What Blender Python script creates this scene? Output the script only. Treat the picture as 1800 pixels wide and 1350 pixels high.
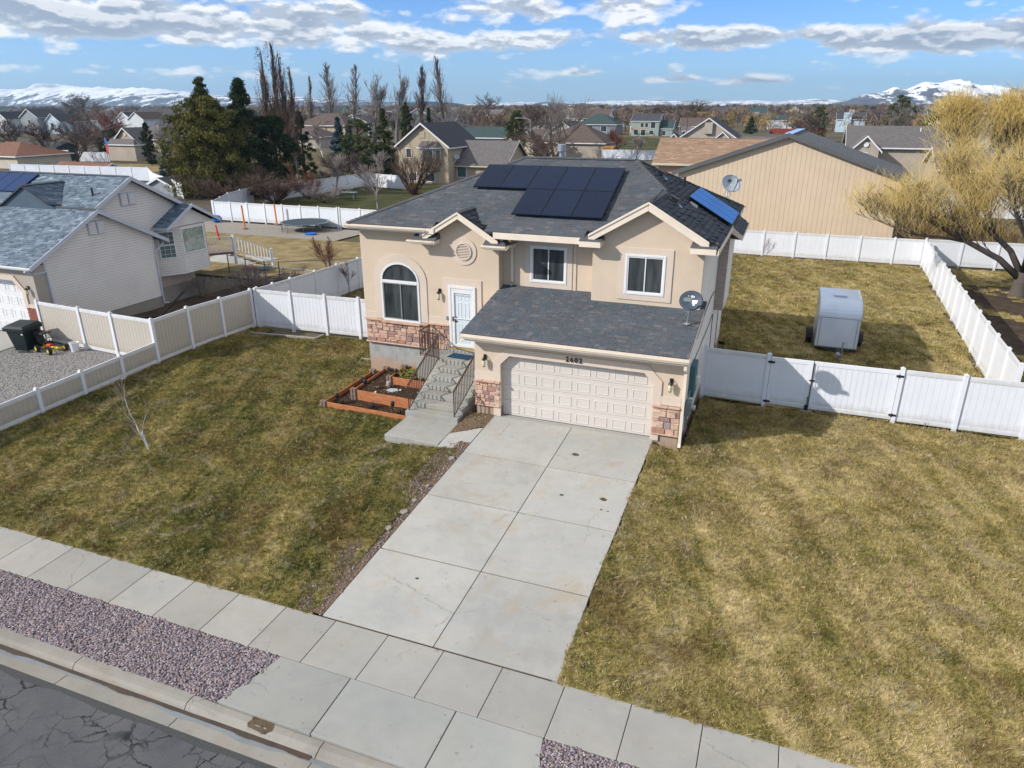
import bpy, math, random
import numpy as np
from mathutils import Vector, Matrix
PI = math.pi
random.seed(7)
for o in list(bpy.data.objects): bpy.data.objects.remove(o)
sc = bpy.context.scene
COL = sc.collection

# ------------------------------------------------------------------ camera
cam = bpy.data.cameras.new('camera')
cam.sensor_fit = 'HORIZONTAL'; cam.sensor_width = 36.0
cam.lens = 1250.5 / 1800 * 36.0
cam.clip_start = 0.5; cam.clip_end = 30000
cob = bpy.data.objects.new('camera', cam); COL.objects.link(cob)
_p, _y, _r = .3741, .366, -.002
_F = Vector((-math.sin(_y)*math.cos(_p), math.cos(_y)*math.cos(_p), -math.sin(_p)))
_R = Vector((math.cos(_y), math.sin(_y), 0)); _U = _R.cross(_F)
_R2 = _R*math.cos(_r) + _U*math.sin(_r); _U2 = -_R*math.sin(_r) + _U*math.cos(_r)
cob.matrix_world = Matrix(((_R2.x, _U2.x, -_F.x, 7.9787), (_R2.y, _U2.y, -_F.y, -19.8133), (_R2.z, _U2.z, -_F.z, 9.5163), (0, 0, 0, 1)))
sc.camera = cob

# ------------------------------------------------------------------ sun, sky, exposure
SUNV = Vector((4.18, 3.2, -3.12)).normalized()           # the way the light travels
sun = bpy.data.lights.new('sun', 'SUN'); sun.energy = 3.7; sun.angle = math.radians(.53); sun.color = (1, .95, .89)
sob = bpy.data.objects.new('sun', sun); COL.objects.link(sob)
sob.location = (-30, -20, 40); sob.rotation_euler = SUNV.to_track_quat('-Z', 'Y').to_euler()
world = bpy.data.worlds.new('World'); sc.world = world; world.use_nodes = True
sc.view_settings.view_transform = 'Standard'; sc.view_settings.look = 'None'
sc.view_settings.exposure = 0.42; sc.view_settings.gamma = 1.0; sc.view_settings.use_curve_mapping = False
SKY_STRENGTH = .15
sc.render.engine = 'CYCLES'
sc.cycles.use_denoising = True
try: sc.cycles.denoiser = 'OPENIMAGEDENOISE'
except Exception: pass
sc.cycles.max_bounces = 5; sc.cycles.diffuse_bounces = 3; sc.cycles.glossy_bounces = 3; sc.cycles.volume_bounces = 0
sc.cycles.transparent_max_bounces = 6

# ------------------------------------------------------------------ node helpers
class NT:
    def __init__(s, nt): s.t = nt; s.n = nt.nodes; s.l = nt.links
    def put(s, sock, v):
        if v is None: return
        if isinstance(v, bpy.types.NodeSocket): s.l.new(v, sock)
        elif isinstance(v, (tuple, list)) and sock.type == 'RGBA' and len(v) == 3: sock.default_value = (*v, 1)
        else: sock.default_value = v
    def math(s, op, a, b=None, c=None, clamp=False):
        n = s.n.new('ShaderNodeMath'); n.operation = op; n.use_clamp = clamp
        s.put(n.inputs[0], a)
        if b is not None: s.put(n.inputs[1], b)
        if c is not None: s.put(n.inputs[2], c)
        return n.outputs[0]
    def vec(s, x, y, z):
        n = s.n.new('ShaderNodeCombineXYZ')
        for i, v in enumerate((x, y, z)): s.put(n.inputs[i], v)
        return n.outputs[0]
    def sep(s, v):
        n = s.n.new('ShaderNodeSeparateXYZ'); s.put(n.inputs[0], v); return n.outputs
    def vmath(s, op, a, b=None):
        n = s.n.new('ShaderNodeVectorMath'); n.operation = op; s.put(n.inputs[0], a)
        if b is not None: s.put(n.inputs[1], b)
        return n.outputs[0]
    def noise(s, v, scale, detail=3, rough=.55, dist=0, col=False):
        n = s.n.new('ShaderNodeTexNoise'); s.put(n.inputs['Vector'], v)
        n.inputs['Scale'].default_value = scale; n.inputs['Detail'].default_value = detail
        n.inputs['Roughness'].default_value = rough; n.inputs['Distortion'].default_value = dist
        return n.outputs[1 if col else 0]
    def vor(s, v, scale, feature='F1', out='Distance', rand=1):
        n = s.n.new('ShaderNodeTexVoronoi'); n.feature = feature; s.put(n.inputs['Vector'], v)
        n.inputs['Scale'].default_value = scale; n.inputs['Randomness'].default_value = rand
        return n.outputs[out]
    def ramp(s, f, *stops):
        n = s.n.new('ShaderNodeValToRGB'); s.put(n.inputs[0], f); e = n.color_ramp.elements
        while len(e) < len(stops): e.new(.5)
        for el, (p, c) in zip(e, stops):
            el.position = p; el.color = (*c, 1) if isinstance(c, (tuple, list)) else (c, c, c, 1)
        return n.outputs[0]
    def mr(s, f, a, b, c=0, d=1):
        n = s.n.new('ShaderNodeMapRange'); n.clamp = True; s.put(n.inputs[0], f)
        for i, v in enumerate((a, b, c, d)): s.put(n.inputs[i+1], v)
        return n.outputs[0]
    def mix(s, f, a, b, mode='MIX'):
        n = s.n.new('ShaderNodeMix'); n.data_type = 'RGBA'; n.blend_type = mode; n.clamp_factor = True
        s.put(n.inputs[0], f); s.put(n.inputs[6], a); s.put(n.inputs[7], b); return n.outputs[2]
    def bump(s, h, strength=.3, dist=.02):
        n = s.n.new('ShaderNodeBump'); s.put(n.inputs['Height'], h)
        n.inputs['Strength'].default_value = strength; n.inputs['Distance'].default_value = dist
        return n.outputs[0]
    def pos(s): return s.n.new('ShaderNodeNewGeometry').outputs['Position']
    def obj(s): return s.n.new('ShaderNodeTexCoord').outputs['Object']
    def attr(s, name):
        n = s.n.new('ShaderNodeAttribute'); n.attribute_name = name; return n.outputs['Fac']
    def orand(s): return s.n.new('ShaderNodeObjectInfo').outputs['Random']
MATS = {}
def mat(name, col=(.5, .5, .5), rough=.8, fn=None, metal=0, spec=.35):
    m = bpy.data.materials.new(name); m.use_nodes = True; nt = NT(m.node_tree)
    b = m.node_tree.nodes['Principled BSDF']
    b.inputs['Base Color'].default_value = (*col, 1); b.inputs['Roughness'].default_value = rough
    b.inputs['Metallic'].default_value = metal; b.inputs['Specular IOR Level'].default_value = spec
    if fn:
        r = fn(nt, b)
        if r is not None:
            if isinstance(r, tuple):
                nt.put(b.inputs['Base Color'], r[0]); nt.put(b.inputs['Normal'], r[1])
            else: nt.put(b.inputs['Base Color'], r)
    MATS[name] = m; return m
def mul(c, k): return tuple(min(1, x*k) for x in c)
def simple(name, c, rough=.8, var=.12, scale=3, bscale=None, bs=.2, bd=.01, **k):
    def fn(nt, b):
        p = nt.pos(); f = nt.noise(p, scale, 4, .6)
        colr = nt.ramp(f, (.3, mul(c, 1-var)), (.7, mul(c, 1+var)))
        if bscale: return colr, nt.bump(nt.noise(p, bscale, 3), bs, bd)
        return colr
    return mat(name, c, rough, fn, **k)

# ------------------------------------------------------------------ world (sky with broken cumulus)
def build_world():
    nt = NT(world.node_tree); world.node_tree.nodes.clear()
    out = nt.n.new('ShaderNodeOutputWorld'); bg = nt.n.new('ShaderNodeBackground')
    sky = nt.n.new('ShaderNodeTexSky'); sky.sky_type = 'NISHITA'; sky.sun_disc = False
    d = -SUNV
    sky.sun_elevation = math.asin(d.z); sky.sun_rotation = math.atan2(d.x, d.y)
    sky.altitude = 1300; sky.air_density = 1.0; sky.dust_density = .6; sky.ozone_density = 1.6
    g = nt.n.new('ShaderNodeTexCoord').outputs['Generated']
    x, y, z = nt.sep(g)
    az = nt.math('ARCTAN2', x, y); el = nt.math('ARCSINE', z)          # radians; azimuth 0 = +Y
    # real cumulus banks: (azimuth deg, elevation deg, width deg, height deg, weight)
    banks = [(-50, 5.2, 17, 1.8, .44), (-36, 5.0, 9, 1.6, .38), (-46, 8.5, 10, 1.9, .37), (-34, 8.3, 5, 1.3, .26), (-22, 8.8, 13, .9, .33), (-20, 6.3, 6, 1.2, .33), (-13, 6.5, 4.5, 1.2, .36),
             (-26, 4.2, 6, 1.3, .30), (-17, 4.4, 9, 1.0, .26), (-5, 4.3, 12, .85, .36), (10, 3.9, 14, 1.0, .42), (22, 4.4, 9, 1.1, .36), (-15, 2.2, 3.5, .3, .2), (-4, 1.5, 3, .4, .28), (-9, 1.7, 2.4, .35, .26),
             (-45, 2.2, 10, .55, .22), (60, 9, 22, 4, .3), (110, 12, 26, 6, .26), (-95, 10, 24, 5, .32), (-140, 14, 30, 7, .26), (170, 16, 30, 8, .28), (30, 24, 30, 6, .2), (-60, 27, 30, 7, .22)]
    tot = None
    for a, e, w, h, k in banks:
        u = nt.math('DIVIDE', nt.math('SUBTRACT', az, math.radians(a)), math.radians(w))
        v = nt.math('DIVIDE', nt.math('SUBTRACT', el, math.radians(e)), math.radians(h))
        q = nt.math('ADD', nt.math('MULTIPLY', u, u), nt.math('MULTIPLY', v, v))
        f = nt.math('MULTIPLY', nt.math('EXPONENT', nt.math('MULTIPLY', q, -1.0)), k)
        tot = f if tot is None else nt.math('MAXIMUM', tot, f)
    tot = nt.math('MAXIMUM', tot, nt.mr(el, math.radians(9.5), math.radians(17), 0, .31))      # broken cloud added overhead, out of view, to whiten the fill in shade
    def cl(de):
        e2 = nt.math('ADD', el, de)
        p = nt.vec(nt.math('MULTIPLY', az, 14.5), nt.math('MULTIPLY', e2, 38.0), 3.7)
        n1 = nt.noise(p, 1.0, 7, .58, .25)
        p2 = nt.vec(nt.math('MULTIPLY', az, 4.5), nt.math('MULTIPLY', e2, 24.0), 9.1)
        n2 = nt.noise(p2, 1.0, 3, .5)
        vo = nt.vor(nt.vmath('ADD', p, nt.vmath('MULTIPLY', nt.noise(p, 2.0, 3, .6, 0, True), (.7, .7, .7))), 1.5); vo2 = nt.vor(p, 4.2)
        puff = nt.math('ADD', nt.math('MULTIPLY', nt.math('SUBTRACT', .42, vo), .20), nt.math('MULTIPLY', nt.math('SUBTRACT', .4, vo2), .07))
        return nt.math('ADD', puff, nt.math('ADD', nt.math('MULTIPLY', n1, .60), nt.math('MULTIPLY', n2, .40)))
    a0 = cl(0.0); a1 = cl(.006); a2 = cl(-.010)
    dens = nt.math('ADD', a0, nt.math('SUBTRACT', tot, .608))
    cover = nt.mr(dens, -.02, .11)
    lit = nt.mr(nt.math('SUBTRACT', a0, a1), -.035, .055)              # edges that face up catch the sun
    thick = nt.mr(dens, .04, .26)
    shade = nt.math('SUBTRACT', nt.math('ADD', .62, nt.math('MULTIPLY', lit, .55)), nt.math('MULTIPLY', thick, .38), clamp=True)
    ccol = nt.ramp(shade, (0, (1.5, 1.8, 2.35)), (.4, (2.2, 2.5, 2.95)), (.70, (3.8, 3.95, 4.2)), (.95, (5.6, 5.6, 5.55)))
    # thin veil near the horizon
    skyc = nt.mix(1.0, sky.outputs[0], (.29, .51, .86), 'MULTIPLY')
    veil = nt.mr(el, 0, math.radians(8), .55, 0)
    skyc = nt.mix(veil, skyc, (2.7, 3.5, 4.2))
    c = nt.mix(nt.math('MULTIPLY', cover, .93), skyc, ccol)
    nt.put(bg.inputs[0], c); bg.inputs[1].default_value = SKY_STRENGTH
    nt.l.new(bg.outputs[0], out.inputs[0])
build_world()

# ------------------------------------------------------------------ object helpers
ORG = {}
def tag(o, label=None, cat=None, group=None, kind=None):
    if label: o['label'] = label
    if cat: o['category'] = cat
    if group: o['group'] = group
    if kind: o['kind'] = kind
    return o
def thing(name, label, cat, loc=(0, 0, 0), rz=0, group=None):
    o = bpy.data.objects.new(name, None); COL.objects.link(o)
    o.empty_display_size = .2; o.location = loc; o.rotation_euler = (0, 0, rz); ORG[o] = Vector(loc)
    return tag(o, label, cat, group)
def link_mesh(me, name, parent, org):
    o = bpy.data.objects.new(name, me); COL.objects.link(o)
    if parent is not None:
        o.parent = parent; o.location = org - ORG[parent]
    else: o.location = org
    ORG[o] = org; return o
class MB:
    """collects faces in world coordinates; build() links them as ONE mesh object"""
    def __init__(s): s.v = []; s.f = []; s.t = []
    def add(s, vs, fs, tint=0.):
        b = len(s.v); s.v += [tuple(v) for v in vs]; s.f += [tuple(i+b for i in f) for f in fs]; s.t += [tint]*len(fs); return s
    def box(s, x0, x1, y0, y1, z0, z1, tint=0.):
        return s.add([(x0, y0, z0), (x1, y0, z0), (x1, y1, z0), (x0, y1, z0), (x0, y0, z1), (x1, y0, z1), (x1, y1, z1), (x0, y1, z1)],
                     [(0, 3, 2, 1), (4, 5, 6, 7), (0, 1, 5, 4), (1, 2, 6, 5), (2, 3, 7, 6), (3, 0, 4, 7)], tint)
    def bar(s, a, b, w, h, up=(0, 0, 1), tint=0.):
        a, b = Vector(a), Vector(b); d = (b-a).normalized(); up = Vector(up)
        sd = d.cross(up)
        if sd.length < 1e-4: sd = d.cross(Vector((0, 1, 0)))
        sd.normalize(); u2 = sd.cross(d)
        vs = []
        for p in (a, b):
            for i, j in ((-1, -1), (1, -1), (1, 1), (-1, 1)): vs.append(p + sd*(i*w/2) + u2*(j*h/2))
        return s.add(vs, [(0, 3, 2, 1), (4, 5, 6, 7), (0, 1, 5, 4), (1, 2, 6, 5), (2, 3, 7, 6), (3, 0, 4, 7)], tint)
    def slab(s, poly, off, tint=0.):
        n = len(poly); off = Vector(off); P = [Vector(p) for p in poly]
        vs = P + [p+off for p in P]
        nrm = Vector((0, 0, 0))
        for i in range(n): nrm += P[i].cross(P[(i+1) % n])
        a = tuple(range(n)); b = tuple(range(n, 2*n))
        fs = [a[::-1], b] if nrm.dot(off) > 0 else [a, b[::-1]]
        for i in range(n):
            j = (i+1) % n
            fs.append((i, j, j+n, i+n) if nrm.dot(off) > 0 else (j, i, i+n, j+n))
        return s.add(vs, fs, tint)
    def tube(s, pts, r, n=6, r1=None, cap=True, tint=0.):
        pts = [Vector(p) for p in pts]; m = len(pts); r1 = r if r1 is None else r1; vs = []; prev = None
        for k, p in enumerate(pts):
            d = (pts[min(k+1, m-1)] - pts[max(k-1, 0)]).normalized()
            a = d.cross(Vector((0, 0, 1))) if abs(d.z) < .95 else d.cross(Vector((1, 0, 0)))
            a.normalize()
            if prev is not None and a.dot(prev) < 0: a = -a
            prev = a; b = d.cross(a); rr = r + (r1-r)*k/max(1, m-1)
            for i in range(n):
                t = 2*PI*i/n; vs.append(p + a*(rr*math.cos(t)) + b*(rr*math.sin(t)))
        fs = []
        for k in range(m-1):
            for i in range(n):
                j = (i+1) % n; fs.append((k*n+i, k*n+j, (k+1)*n+j, (k+1)*n+i))
        if cap: fs += [tuple(range(n))[::-1], tuple(range((m-1)*n, m*n))]
        return s.add(vs, fs, tint)
    def lathe(s, prof, c, n=16, axis=(0, 0, 1), tint=0.):
        ax = Vector(axis).normalized(); a = ax.orthogonal().normalized(); b = ax.cross(a); c = Vector(c); vs = []; m = len(prof)
        for r, h in prof:
            for i in range(n):
                t = 2*PI*i/n; vs.append(c + ax*h + a*(r*math.cos(t)) + b*(r*math.sin(t)))
        fs = []
        for k in range(m-1):
            for i in range(n):
                j = (i+1) % n; fs.append((k*n+i, k*n+j, (k+1)*n+j, (k+1)*n+i))
        fs += [tuple(range(n))[::-1], tuple(range((m-1)*n, m*n))]
        return s.add(vs, fs, tint)
    def strip(s, A, B, off, closed=False):
        """solid ribbon between polylines A and B, extruded by off"""
        n = len(A)
        for i in range(n if closed else n-1):
            j = (i+1) % n; s.slab([A[i], A[j], B[j], B[i]], off)
        return s
    def build(s, name, m, parent=None, bevel=0, smooth=False, org=None):
        v = np.array(s.v, dtype=float)
        if org is None:
            lo = v.min(0); hi = v.max(0); org = Vector(((lo[0]+hi[0])/2, (lo[1]+hi[1])/2, lo[2]))
        org = Vector(org); me = bpy.data.meshes.new(name)
        me.from_pydata((v - np.array(org)).tolist(), [], s.f)
        if any(s.t):
            at = me.attributes.new('tint', 'FLOAT', 'FACE'); at.data.foreach_set('value', s.t)
        if isinstance(m, str): m = MATS[m]
        me.materials.append(m)
        if smooth: me.polygons.foreach_set('use_smooth', [True]*len(me.polygons))
        o = link_mesh(me, name, parent, org)
        if bevel:
            md = o.modifiers.new('bevel', 'BEVEL'); md.width = bevel; md.segments = 1; md.limit_method = 'ANGLE'; md.angle_limit = math.radians(50)
        return o
def part(name, m, parent, fn, **k):
    b = MB(); fn(b); return b.build(name, m, parent, **k)
def boxp(name, m, parent, *a, **k):
    return MB().box(*a).build(name, m, parent, **k)
def copy_tree(o, parent=None):
    c = o.copy(); COL.objects.link(c)
    if parent is not None: c.parent = parent
    ORG[c] = ORG.get(o, Vector())
    for ch in [x for x in o.children]: copy_tree(ch, c)
    return c
def np_mesh(name, V, F, m, parent=None, tint=None, org=None, smooth=False):
    """triangles from numpy arrays"""
    V = np.asarray(V, float); F = np.asarray(F, np.int32)
    if org is None:
        lo = V.min(0); hi = V.max(0); org = ((lo[0]+hi[0])/2, (lo[1]+hi[1])/2, lo[2])
    org = Vector(org); me = bpy.data.meshes.new(name); k = F.shape[1]
    me.vertices.add(len(V)); me.vertices.foreach_set('co', (V-np.array(org)).ravel())
    me.loops.add(F.size); me.loops.foreach_set('vertex_index', F.ravel())
    me.polygons.add(len(F)); me.polygons.foreach_set('loop_start', np.arange(0, F.size, k)); me.polygons.foreach_set('loop_total', np.full(len(F), k))
    if smooth: me.polygons.foreach_set('use_smooth', np.ones(len(F), bool))
    if tint is not None:
        at = me.attributes.new('tint', 'FLOAT', 'FACE'); at.data.foreach_set('value', np.asarray(tint, np.float32))
    me.update(calc_edges=True); me.validate()
    me.materials.append(MATS[m] if isinstance(m, str) else m)
    return link_mesh(me, name, parent, org)
def prof(pts, y):
    if y <= pts[0][0]: return pts[0][1]
    for (a, b), (c, d) in zip(pts, pts[1:]):
        if y <= c: return b + (d-b)*(y-a)/(c-a)
    return pts[-1][1]
def sm(a, b, x):
    t = min(1, max(0, (x-a)/(b-a))); return t*t*(3-2*t)
PL = [(-60, -1.0), (-14, -.78), (-9.8, -.62), (2, -.30), (8, -.5), (40, -1.2), (60, -1.3)]
PM = [(-60, -1.0), (-14, -.78), (-9.8, -.62), (0, 0.0), (5, -.2), (12, -.5), (40, -1.2), (60, -1.3)]
PR = [(-60, -1.0), (-14, -.78), (-9.8, -.62), (0, -.12), (5, -.25), (12, -.5), (40, -1.2), (60, -1.3)]
def gz(x, y):
    wl = sm(-4, -.4, x); wr = sm(5.1, 7, x)
    return (prof(PL, y)*(1-wl) + prof(PM, y)*wl)*(1-wr) + prof(PR, y)*wr
# ------------------------------------------------------------------ materials
def f_grass(straw=0.5, dark=0.0, blade=False):
    def fn(nt, b):
        p = nt.pos()
        n1 = nt.noise(p, .33, 5, .62, .6); n2 = nt.noise(p, 1.7, 4, .65); n3 = nt.noise(p, 14, 3, .7); n4 = nt.noise(p, 60, 2, .6)
        k_ = lambda n, w: nt.math('MULTIPLY', nt.math('SUBTRACT', n, .5), w)
        f = nt.math('ADD', nt.math('ADD', nt.math('ADD', k_(n1, .28), k_(n2, .28)), nt.math('ADD', k_(n3, .34), k_(n4, .26))), .5)
        xx, yy, zz = nt.sep(p); f = nt.math('ADD', f, k_(nt.noise(nt.vec(nt.math('MULTIPLY', nt.math('ADD', xx, nt.math('MULTIPLY', yy, .35)), 1.5), nt.math('MULTIPLY', yy, .16), 0), 1.0, 4, .6, .3), .26))
        x, y, z = nt.sep(p)
        g = nt.mr(x, 3.0, 8.0, -.022, straw)
        f = nt.math('ADD', f, nt.math('SUBTRACT', g, dark))
        c = nt.ramp(f, (.36, (.034, .041, .011)), (.43, (.078, .081, .021)), (.48, (.145, .130, .036)), (.53, (.238, .192, .062)), (.59, (.355, .283, .115)), (.68, (.52, .41, .225)))
        # bleached, greyish patches of dead grass and reddish-brown thatch
        w = nt.mr(nt.noise(p, .8, 5, .7, 1.2), .55, .68, 0, .6)
        c = nt.mix(w, c, (.33, .28, .19))
        br = nt.mr(nt.noise(nt.vmath('ADD', p, (31, 7, 0)), .55, 4, .65, .8), .52, .68, 0, .62)
        c = nt.mix(br, c, (.125, .078, .028))
        if blade: k = nt.mr(nt.orand(), 0, 1, .62, 1.5); c = nt.mix(1.0, c, nt.vec(k, k, k), 'MULTIPLY')
        return c
    return fn
mat('lawn', rough=.95, fn=f_grass(.05, .0), spec=.1)
mat('lawn_blade', rough=.85, fn=f_grass(.06, -.02, True), spec=.15)
mat('straw_blade', rough=.85, spec=.15, fn=lambda nt, b: nt.ramp(nt.orand(), (0, (.24, .19, .095)), (.5, (.38, .31, .175)), (1, (.52, .44, .29))))
mat('straw_lawn', rough=.95, spec=.1, fn=lambda nt, b: nt.ramp(nt.noise(nt.pos(), .9, 6, .7), (.3, (.13, .10, .045)), (.5, (.25, .19, .09)), (.7, (.34, .27, .14))))
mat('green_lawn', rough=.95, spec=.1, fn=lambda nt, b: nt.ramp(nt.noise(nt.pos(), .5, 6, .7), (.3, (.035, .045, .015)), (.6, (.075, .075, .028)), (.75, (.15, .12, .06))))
mat('dirt', rough=1, spec=.05, fn=lambda nt, b: (nt.ramp(nt.noise(nt.pos(), 1.3, 7, .7), (.3, (.045, .032, .024)), (.55, (.085, .063, .046)), (.75, (.15, .12, .085))), nt.bump(nt.noise(nt.pos(), 12, 4), .6, .04)))
mat('mulch', rough=1, spec=.05, fn=lambda nt, b: (nt.ramp(nt.noise(nt.pos(), 28, 4, .7), (.35, (.022, .014, .010)), (.55, (.065, .042, .030)), (.7, (.13, .095, .07))), nt.bump(nt.noise(nt.pos(), 40, 3), .8, .03)))
mat('far_land', rough=1, spec=.05, fn=lambda nt, b: nt.mix(nt.mr(nt.noise(nt.pos(), .012, 3, .6), .42, .58), nt.ramp(nt.noise(nt.pos(), .11, 7, .7), (.3, (.075, .068, .04)), (.5, (.13, .11, .065)), (.7, (.20, .165, .10))), nt.ramp(nt.noise(nt.pos(), .2, 6, .7), (.3, (.06, .055, .045)), (.7, (.16, .14, .11)))))
def f_conc(c, blotch=.25, warm=.15):
    def fn(nt, b):
        p = nt.pos(); r = nt.orand()
        n1 = nt.noise(p, .55, 5, .62, .4); n2 = nt.noise(p, 3.2, 5, .7); n3 = nt.noise(p, 70, 2, .7)
        f = nt.math('ADD', nt.math('MULTIPLY', n1, .55), nt.math('ADD', nt.math('MULTIPLY', n2, .28), nt.math('MULTIPLY', n3, .17)))
        col = nt.ramp(f, (.33, mul(c, 1-blotch)), (.5, c), (.68, mul(c, 1+blotch*.5)))
        w = nt.mr(nt.noise(nt.vmath('ADD', p, (9, 3, 1)), .9, 5, .7, .8), .52, .74, 0, warm*2)
        col = nt.mix(w, col, (c[0]*.93, c[1]*.80, c[2]*.64))
        st = nt.mr(nt.noise(nt.vmath('ADD', p, (2, 13, 1)), 1.4, 6, .75, .3), .60, .74, 0, .42)
        col = nt.mix(st, col, mul(c, .62))
        pb = nt.mr(nt.noise(nt.vmath('ADD', p, (5, 1, 7)), .38, 6, .72, .6), .46, .62, 0, .45); col = nt.mix(pb, col, (c[0]*.80, c[1]*.86, c[2]*.92))
        tone = nt.mr(r, 0, 1, .89, 1.06)
        col = nt.mix(1.0, col, nt.vec(tone, tone, tone), 'MULTIPLY')
        hl = nt.vor(nt.vmath('ADD', p, nt.vmath('MULTIPLY', nt.noise(p, 3, 4, .7, 0, True), (.4, .4, .4))), .33, 'DISTANCE_TO_EDGE'); hl = nt.math('MULTIPLY', nt.mr(hl, .001, .004, 1, 0), nt.mr(nt.noise(p, .5, 2), .52, .6)); col = nt.mix(nt.math('MULTIPLY', hl, .55), col, mul(c, .35))
        fl = nt.mr(nt.noise(p, 9, 2, .5), .70, .74, 0, .5); col = nt.mix(fl, col, mul(c, .45))
        return col, nt.bump(nt.noise(p, 90, 3, .7), .25, .006)
    return fn
mat('driveway_concrete', rough=.85, fn=f_conc((.42, .405, .37), .24, .45), spec=.25)
mat('sidewalk_concrete', rough=.85, fn=f_conc((.36, .342, .308), .16, .15), spec=.25)
mat('apron_concrete', rough=.85, fn=f_conc((.34, .336, .308), .16, .12), spec=.25)
mat('curb_concrete', rough=.85, fn=f_conc((.30, .28, .245), .26, .3), spec=.25)
def f_step(nt, b):
    p = nt.pos(); col, bm = f_conc((.36, .35, .315), .3, .5)(nt, b); return col, bm
mat('step_concrete', rough=.9, fn=f_step, spec=.2)
def f_found(nt, b):
    p = nt.pos(); x, y, z = nt.sep(p); c = (.36, .36, .345)
    n = nt.noise(p, 2.2, 5, .7); col = nt.ramp(n, (.3, mul(c, .72)), (.55, c), (.75, mul(c, 1.2)))
    hz = nt.math('ADD', z, nt.math('MULTIPLY', nt.noise(p, 1.6, 4), .55))          # rusty splash stain with its own ragged edge
    st = nt.mr(hz, .80, .42, 0, .74); col = nt.mix(st, col, (.42, .27, .165))
    dr = nt.mr(nt.noise(nt.vec(nt.math('MULTIPLY', x, 5), 0, nt.math('MULTIPLY', z, .8)), 1.0, 4, .6), .56, .7, 0, .5)
    return nt.mix(dr, col, (.17, .18, .17)), nt.bump(nt.noise(p, 30, 3), .2, .01)
mat('foundation', rough=.9, fn=f_found, spec=.2)
def f_stucco(c):
    def fn(nt, b):
        p = nt.pos(); x, y, z = nt.sep(p)
        n = nt.noise(p, .8, 6, .65); col = nt.ramp(n, (.3, mul(c, .92)), (.7, mul(c, 1.05)))
        dr = nt.mr(nt.noise(nt.vec(nt.math('MULTIPLY', x, 7), nt.math('MULTIPLY', y, 7), nt.math('MULTIPLY', z, .7)), 1.0, 4, .6), .60, .76, 0, .28)
        col = nt.mix(dr, col, (c[0]*.82, c[1]*.72, c[2]*.60))
        return col, nt.bump(nt.noise(p, 45, 4, .7), .5, .008)
    return fn
mat('stucco', rough=.95, fn=f_stucco((.62, .505, .385)), spec=.1)
mat('stucco_trim', rough=.95, fn=f_stucco((.64, .535, .44)), spec=.1)
mat('neighbour_stucco', rough=.95, fn=f_stucco((.40, .35, .30)), spec=.1)
simple('cream_metal', (.76, .66, .54), .45, .06, 2)
def f_vinyl(c, d):
    def fn(nt, b):
        p = nt.pos(); z = nt.sep(nt.obj())[2]; col = nt.ramp(nt.noise(p, 1.2, 4, .6), (.3, mul(c, .96)), (.7, mul(c, 1.03)))
        h = nt.math('ADD', z, nt.math('MULTIPLY', nt.noise(p, 3.5, 4, .7), -.42)); s = nt.mr(h, -.20, .02, .38, 0)     # mud splashed on the foot of each board
        g = nt.mr(nt.noise(nt.vmath('MULTIPLY', p, (5, 5, .8)), 1.0, 4, .6), .62, .80, 0, .06)
        return nt.mix(g, nt.mix(s, col, d), (.45, .44, .38))
    return fn
mat('white_vinyl', rough=.38, fn=f_vinyl((.74, .76, .80), (.36, .31, .22)))
simple('white_vinyl_far', (.70, .73, .78), .5, .06, .4)
mat('tan_vinyl', rough=.45, fn=f_vinyl((.50, .455, .39), (.26, .22, .16)))
simple('white_paint', (.72, .72, .72), .4, .04, 3)
simple('door_white', (.62, .68, .72), .35, .04, 2)
simple('garage_door_paint', (.60, .55, .495), .5, .03, 1.2)
simple('siding_cream', (.80, .74, .66), .6, .06, 1.5)
simple('siding_shade_brown', (.38, .31, .26), .6, .06, 3)  # siding tone darkened for shade; also the backing seen through plank gaps
simple('neighbour_siding', (.70, .66, .61), .6, .06, 1.0)
simple('neighbour_trim', (.50, .52, .57), .5, .04, 1.0)
mat('window_glass', (.022, .028, .032), .06, fn=lambda nt, b: nt.ramp(nt.noise(nt.vmath('MULTIPLY', nt.pos(), (3.5, 3.5, .5)), 1.2, 3), (.35, (.022, .028, .032)), (.7, (.075, .085, .088))), spec=.6)
mat('window_screen', (.03, .034, .038), .35, spec=.4)
mat('bright_glass', (.30, .33, .28), .08, fn=lambda nt, b: nt.ramp(nt.noise(nt.pos(), 4, 5, .7), (.4, (.38, .43, .36)), (.62, (.20, .24, .19))), spec=.6)
mat('teal_glass', (.05, .12, .13), .08, spec=.6)
mat('navy_cell', (.006, .03, .11), .35, spec=.2)
simple('aluminium', (.45, .46, .46), .35, .05, 5, metal=.6)
simple('black_metal', (.02, .02, .022), .45, .2, 8)
simple('rail_iron', (.055, .032, .026), .6, .3, 14)
simple('weathered_wood', (.40, .27, .10), .8, .2, 9)
def f_cedar(nt, b):
    p = nt.pos(); x, y, z = nt.sep(p)
    g = nt.noise(nt.vec(nt.math('MULTIPLY', x, 2.5), nt.math('MULTIPLY', y, 2.5), nt.math('MULTIPLY', z, 30)), 1.5, 5, .7)
    return nt.ramp(g, (.3, (.26, .085, .030)), (.55, (.46, .175, .070)), (.75, (.58, .26, .12)))
mat('cedar', rough=.75, fn=f_cedar)
simple('block_brown', (.22, .16, .125), .95, .25, 12, 60, .4)
mat('navy_mat', (.012, .055, .12), .95)
mat('solar_cell', (.006, .012, .035), .30, fn=lambda nt, b: nt.ramp(nt.orand(), (0, (.005, .010, .028)), (1, (.008, .016, .044))), spec=.12)
mat('solar_line', (.03, .05, .09), .5, spec=.2)
mat('solar_frame', (.012, .016, .03), .35, metal=.5)
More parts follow.
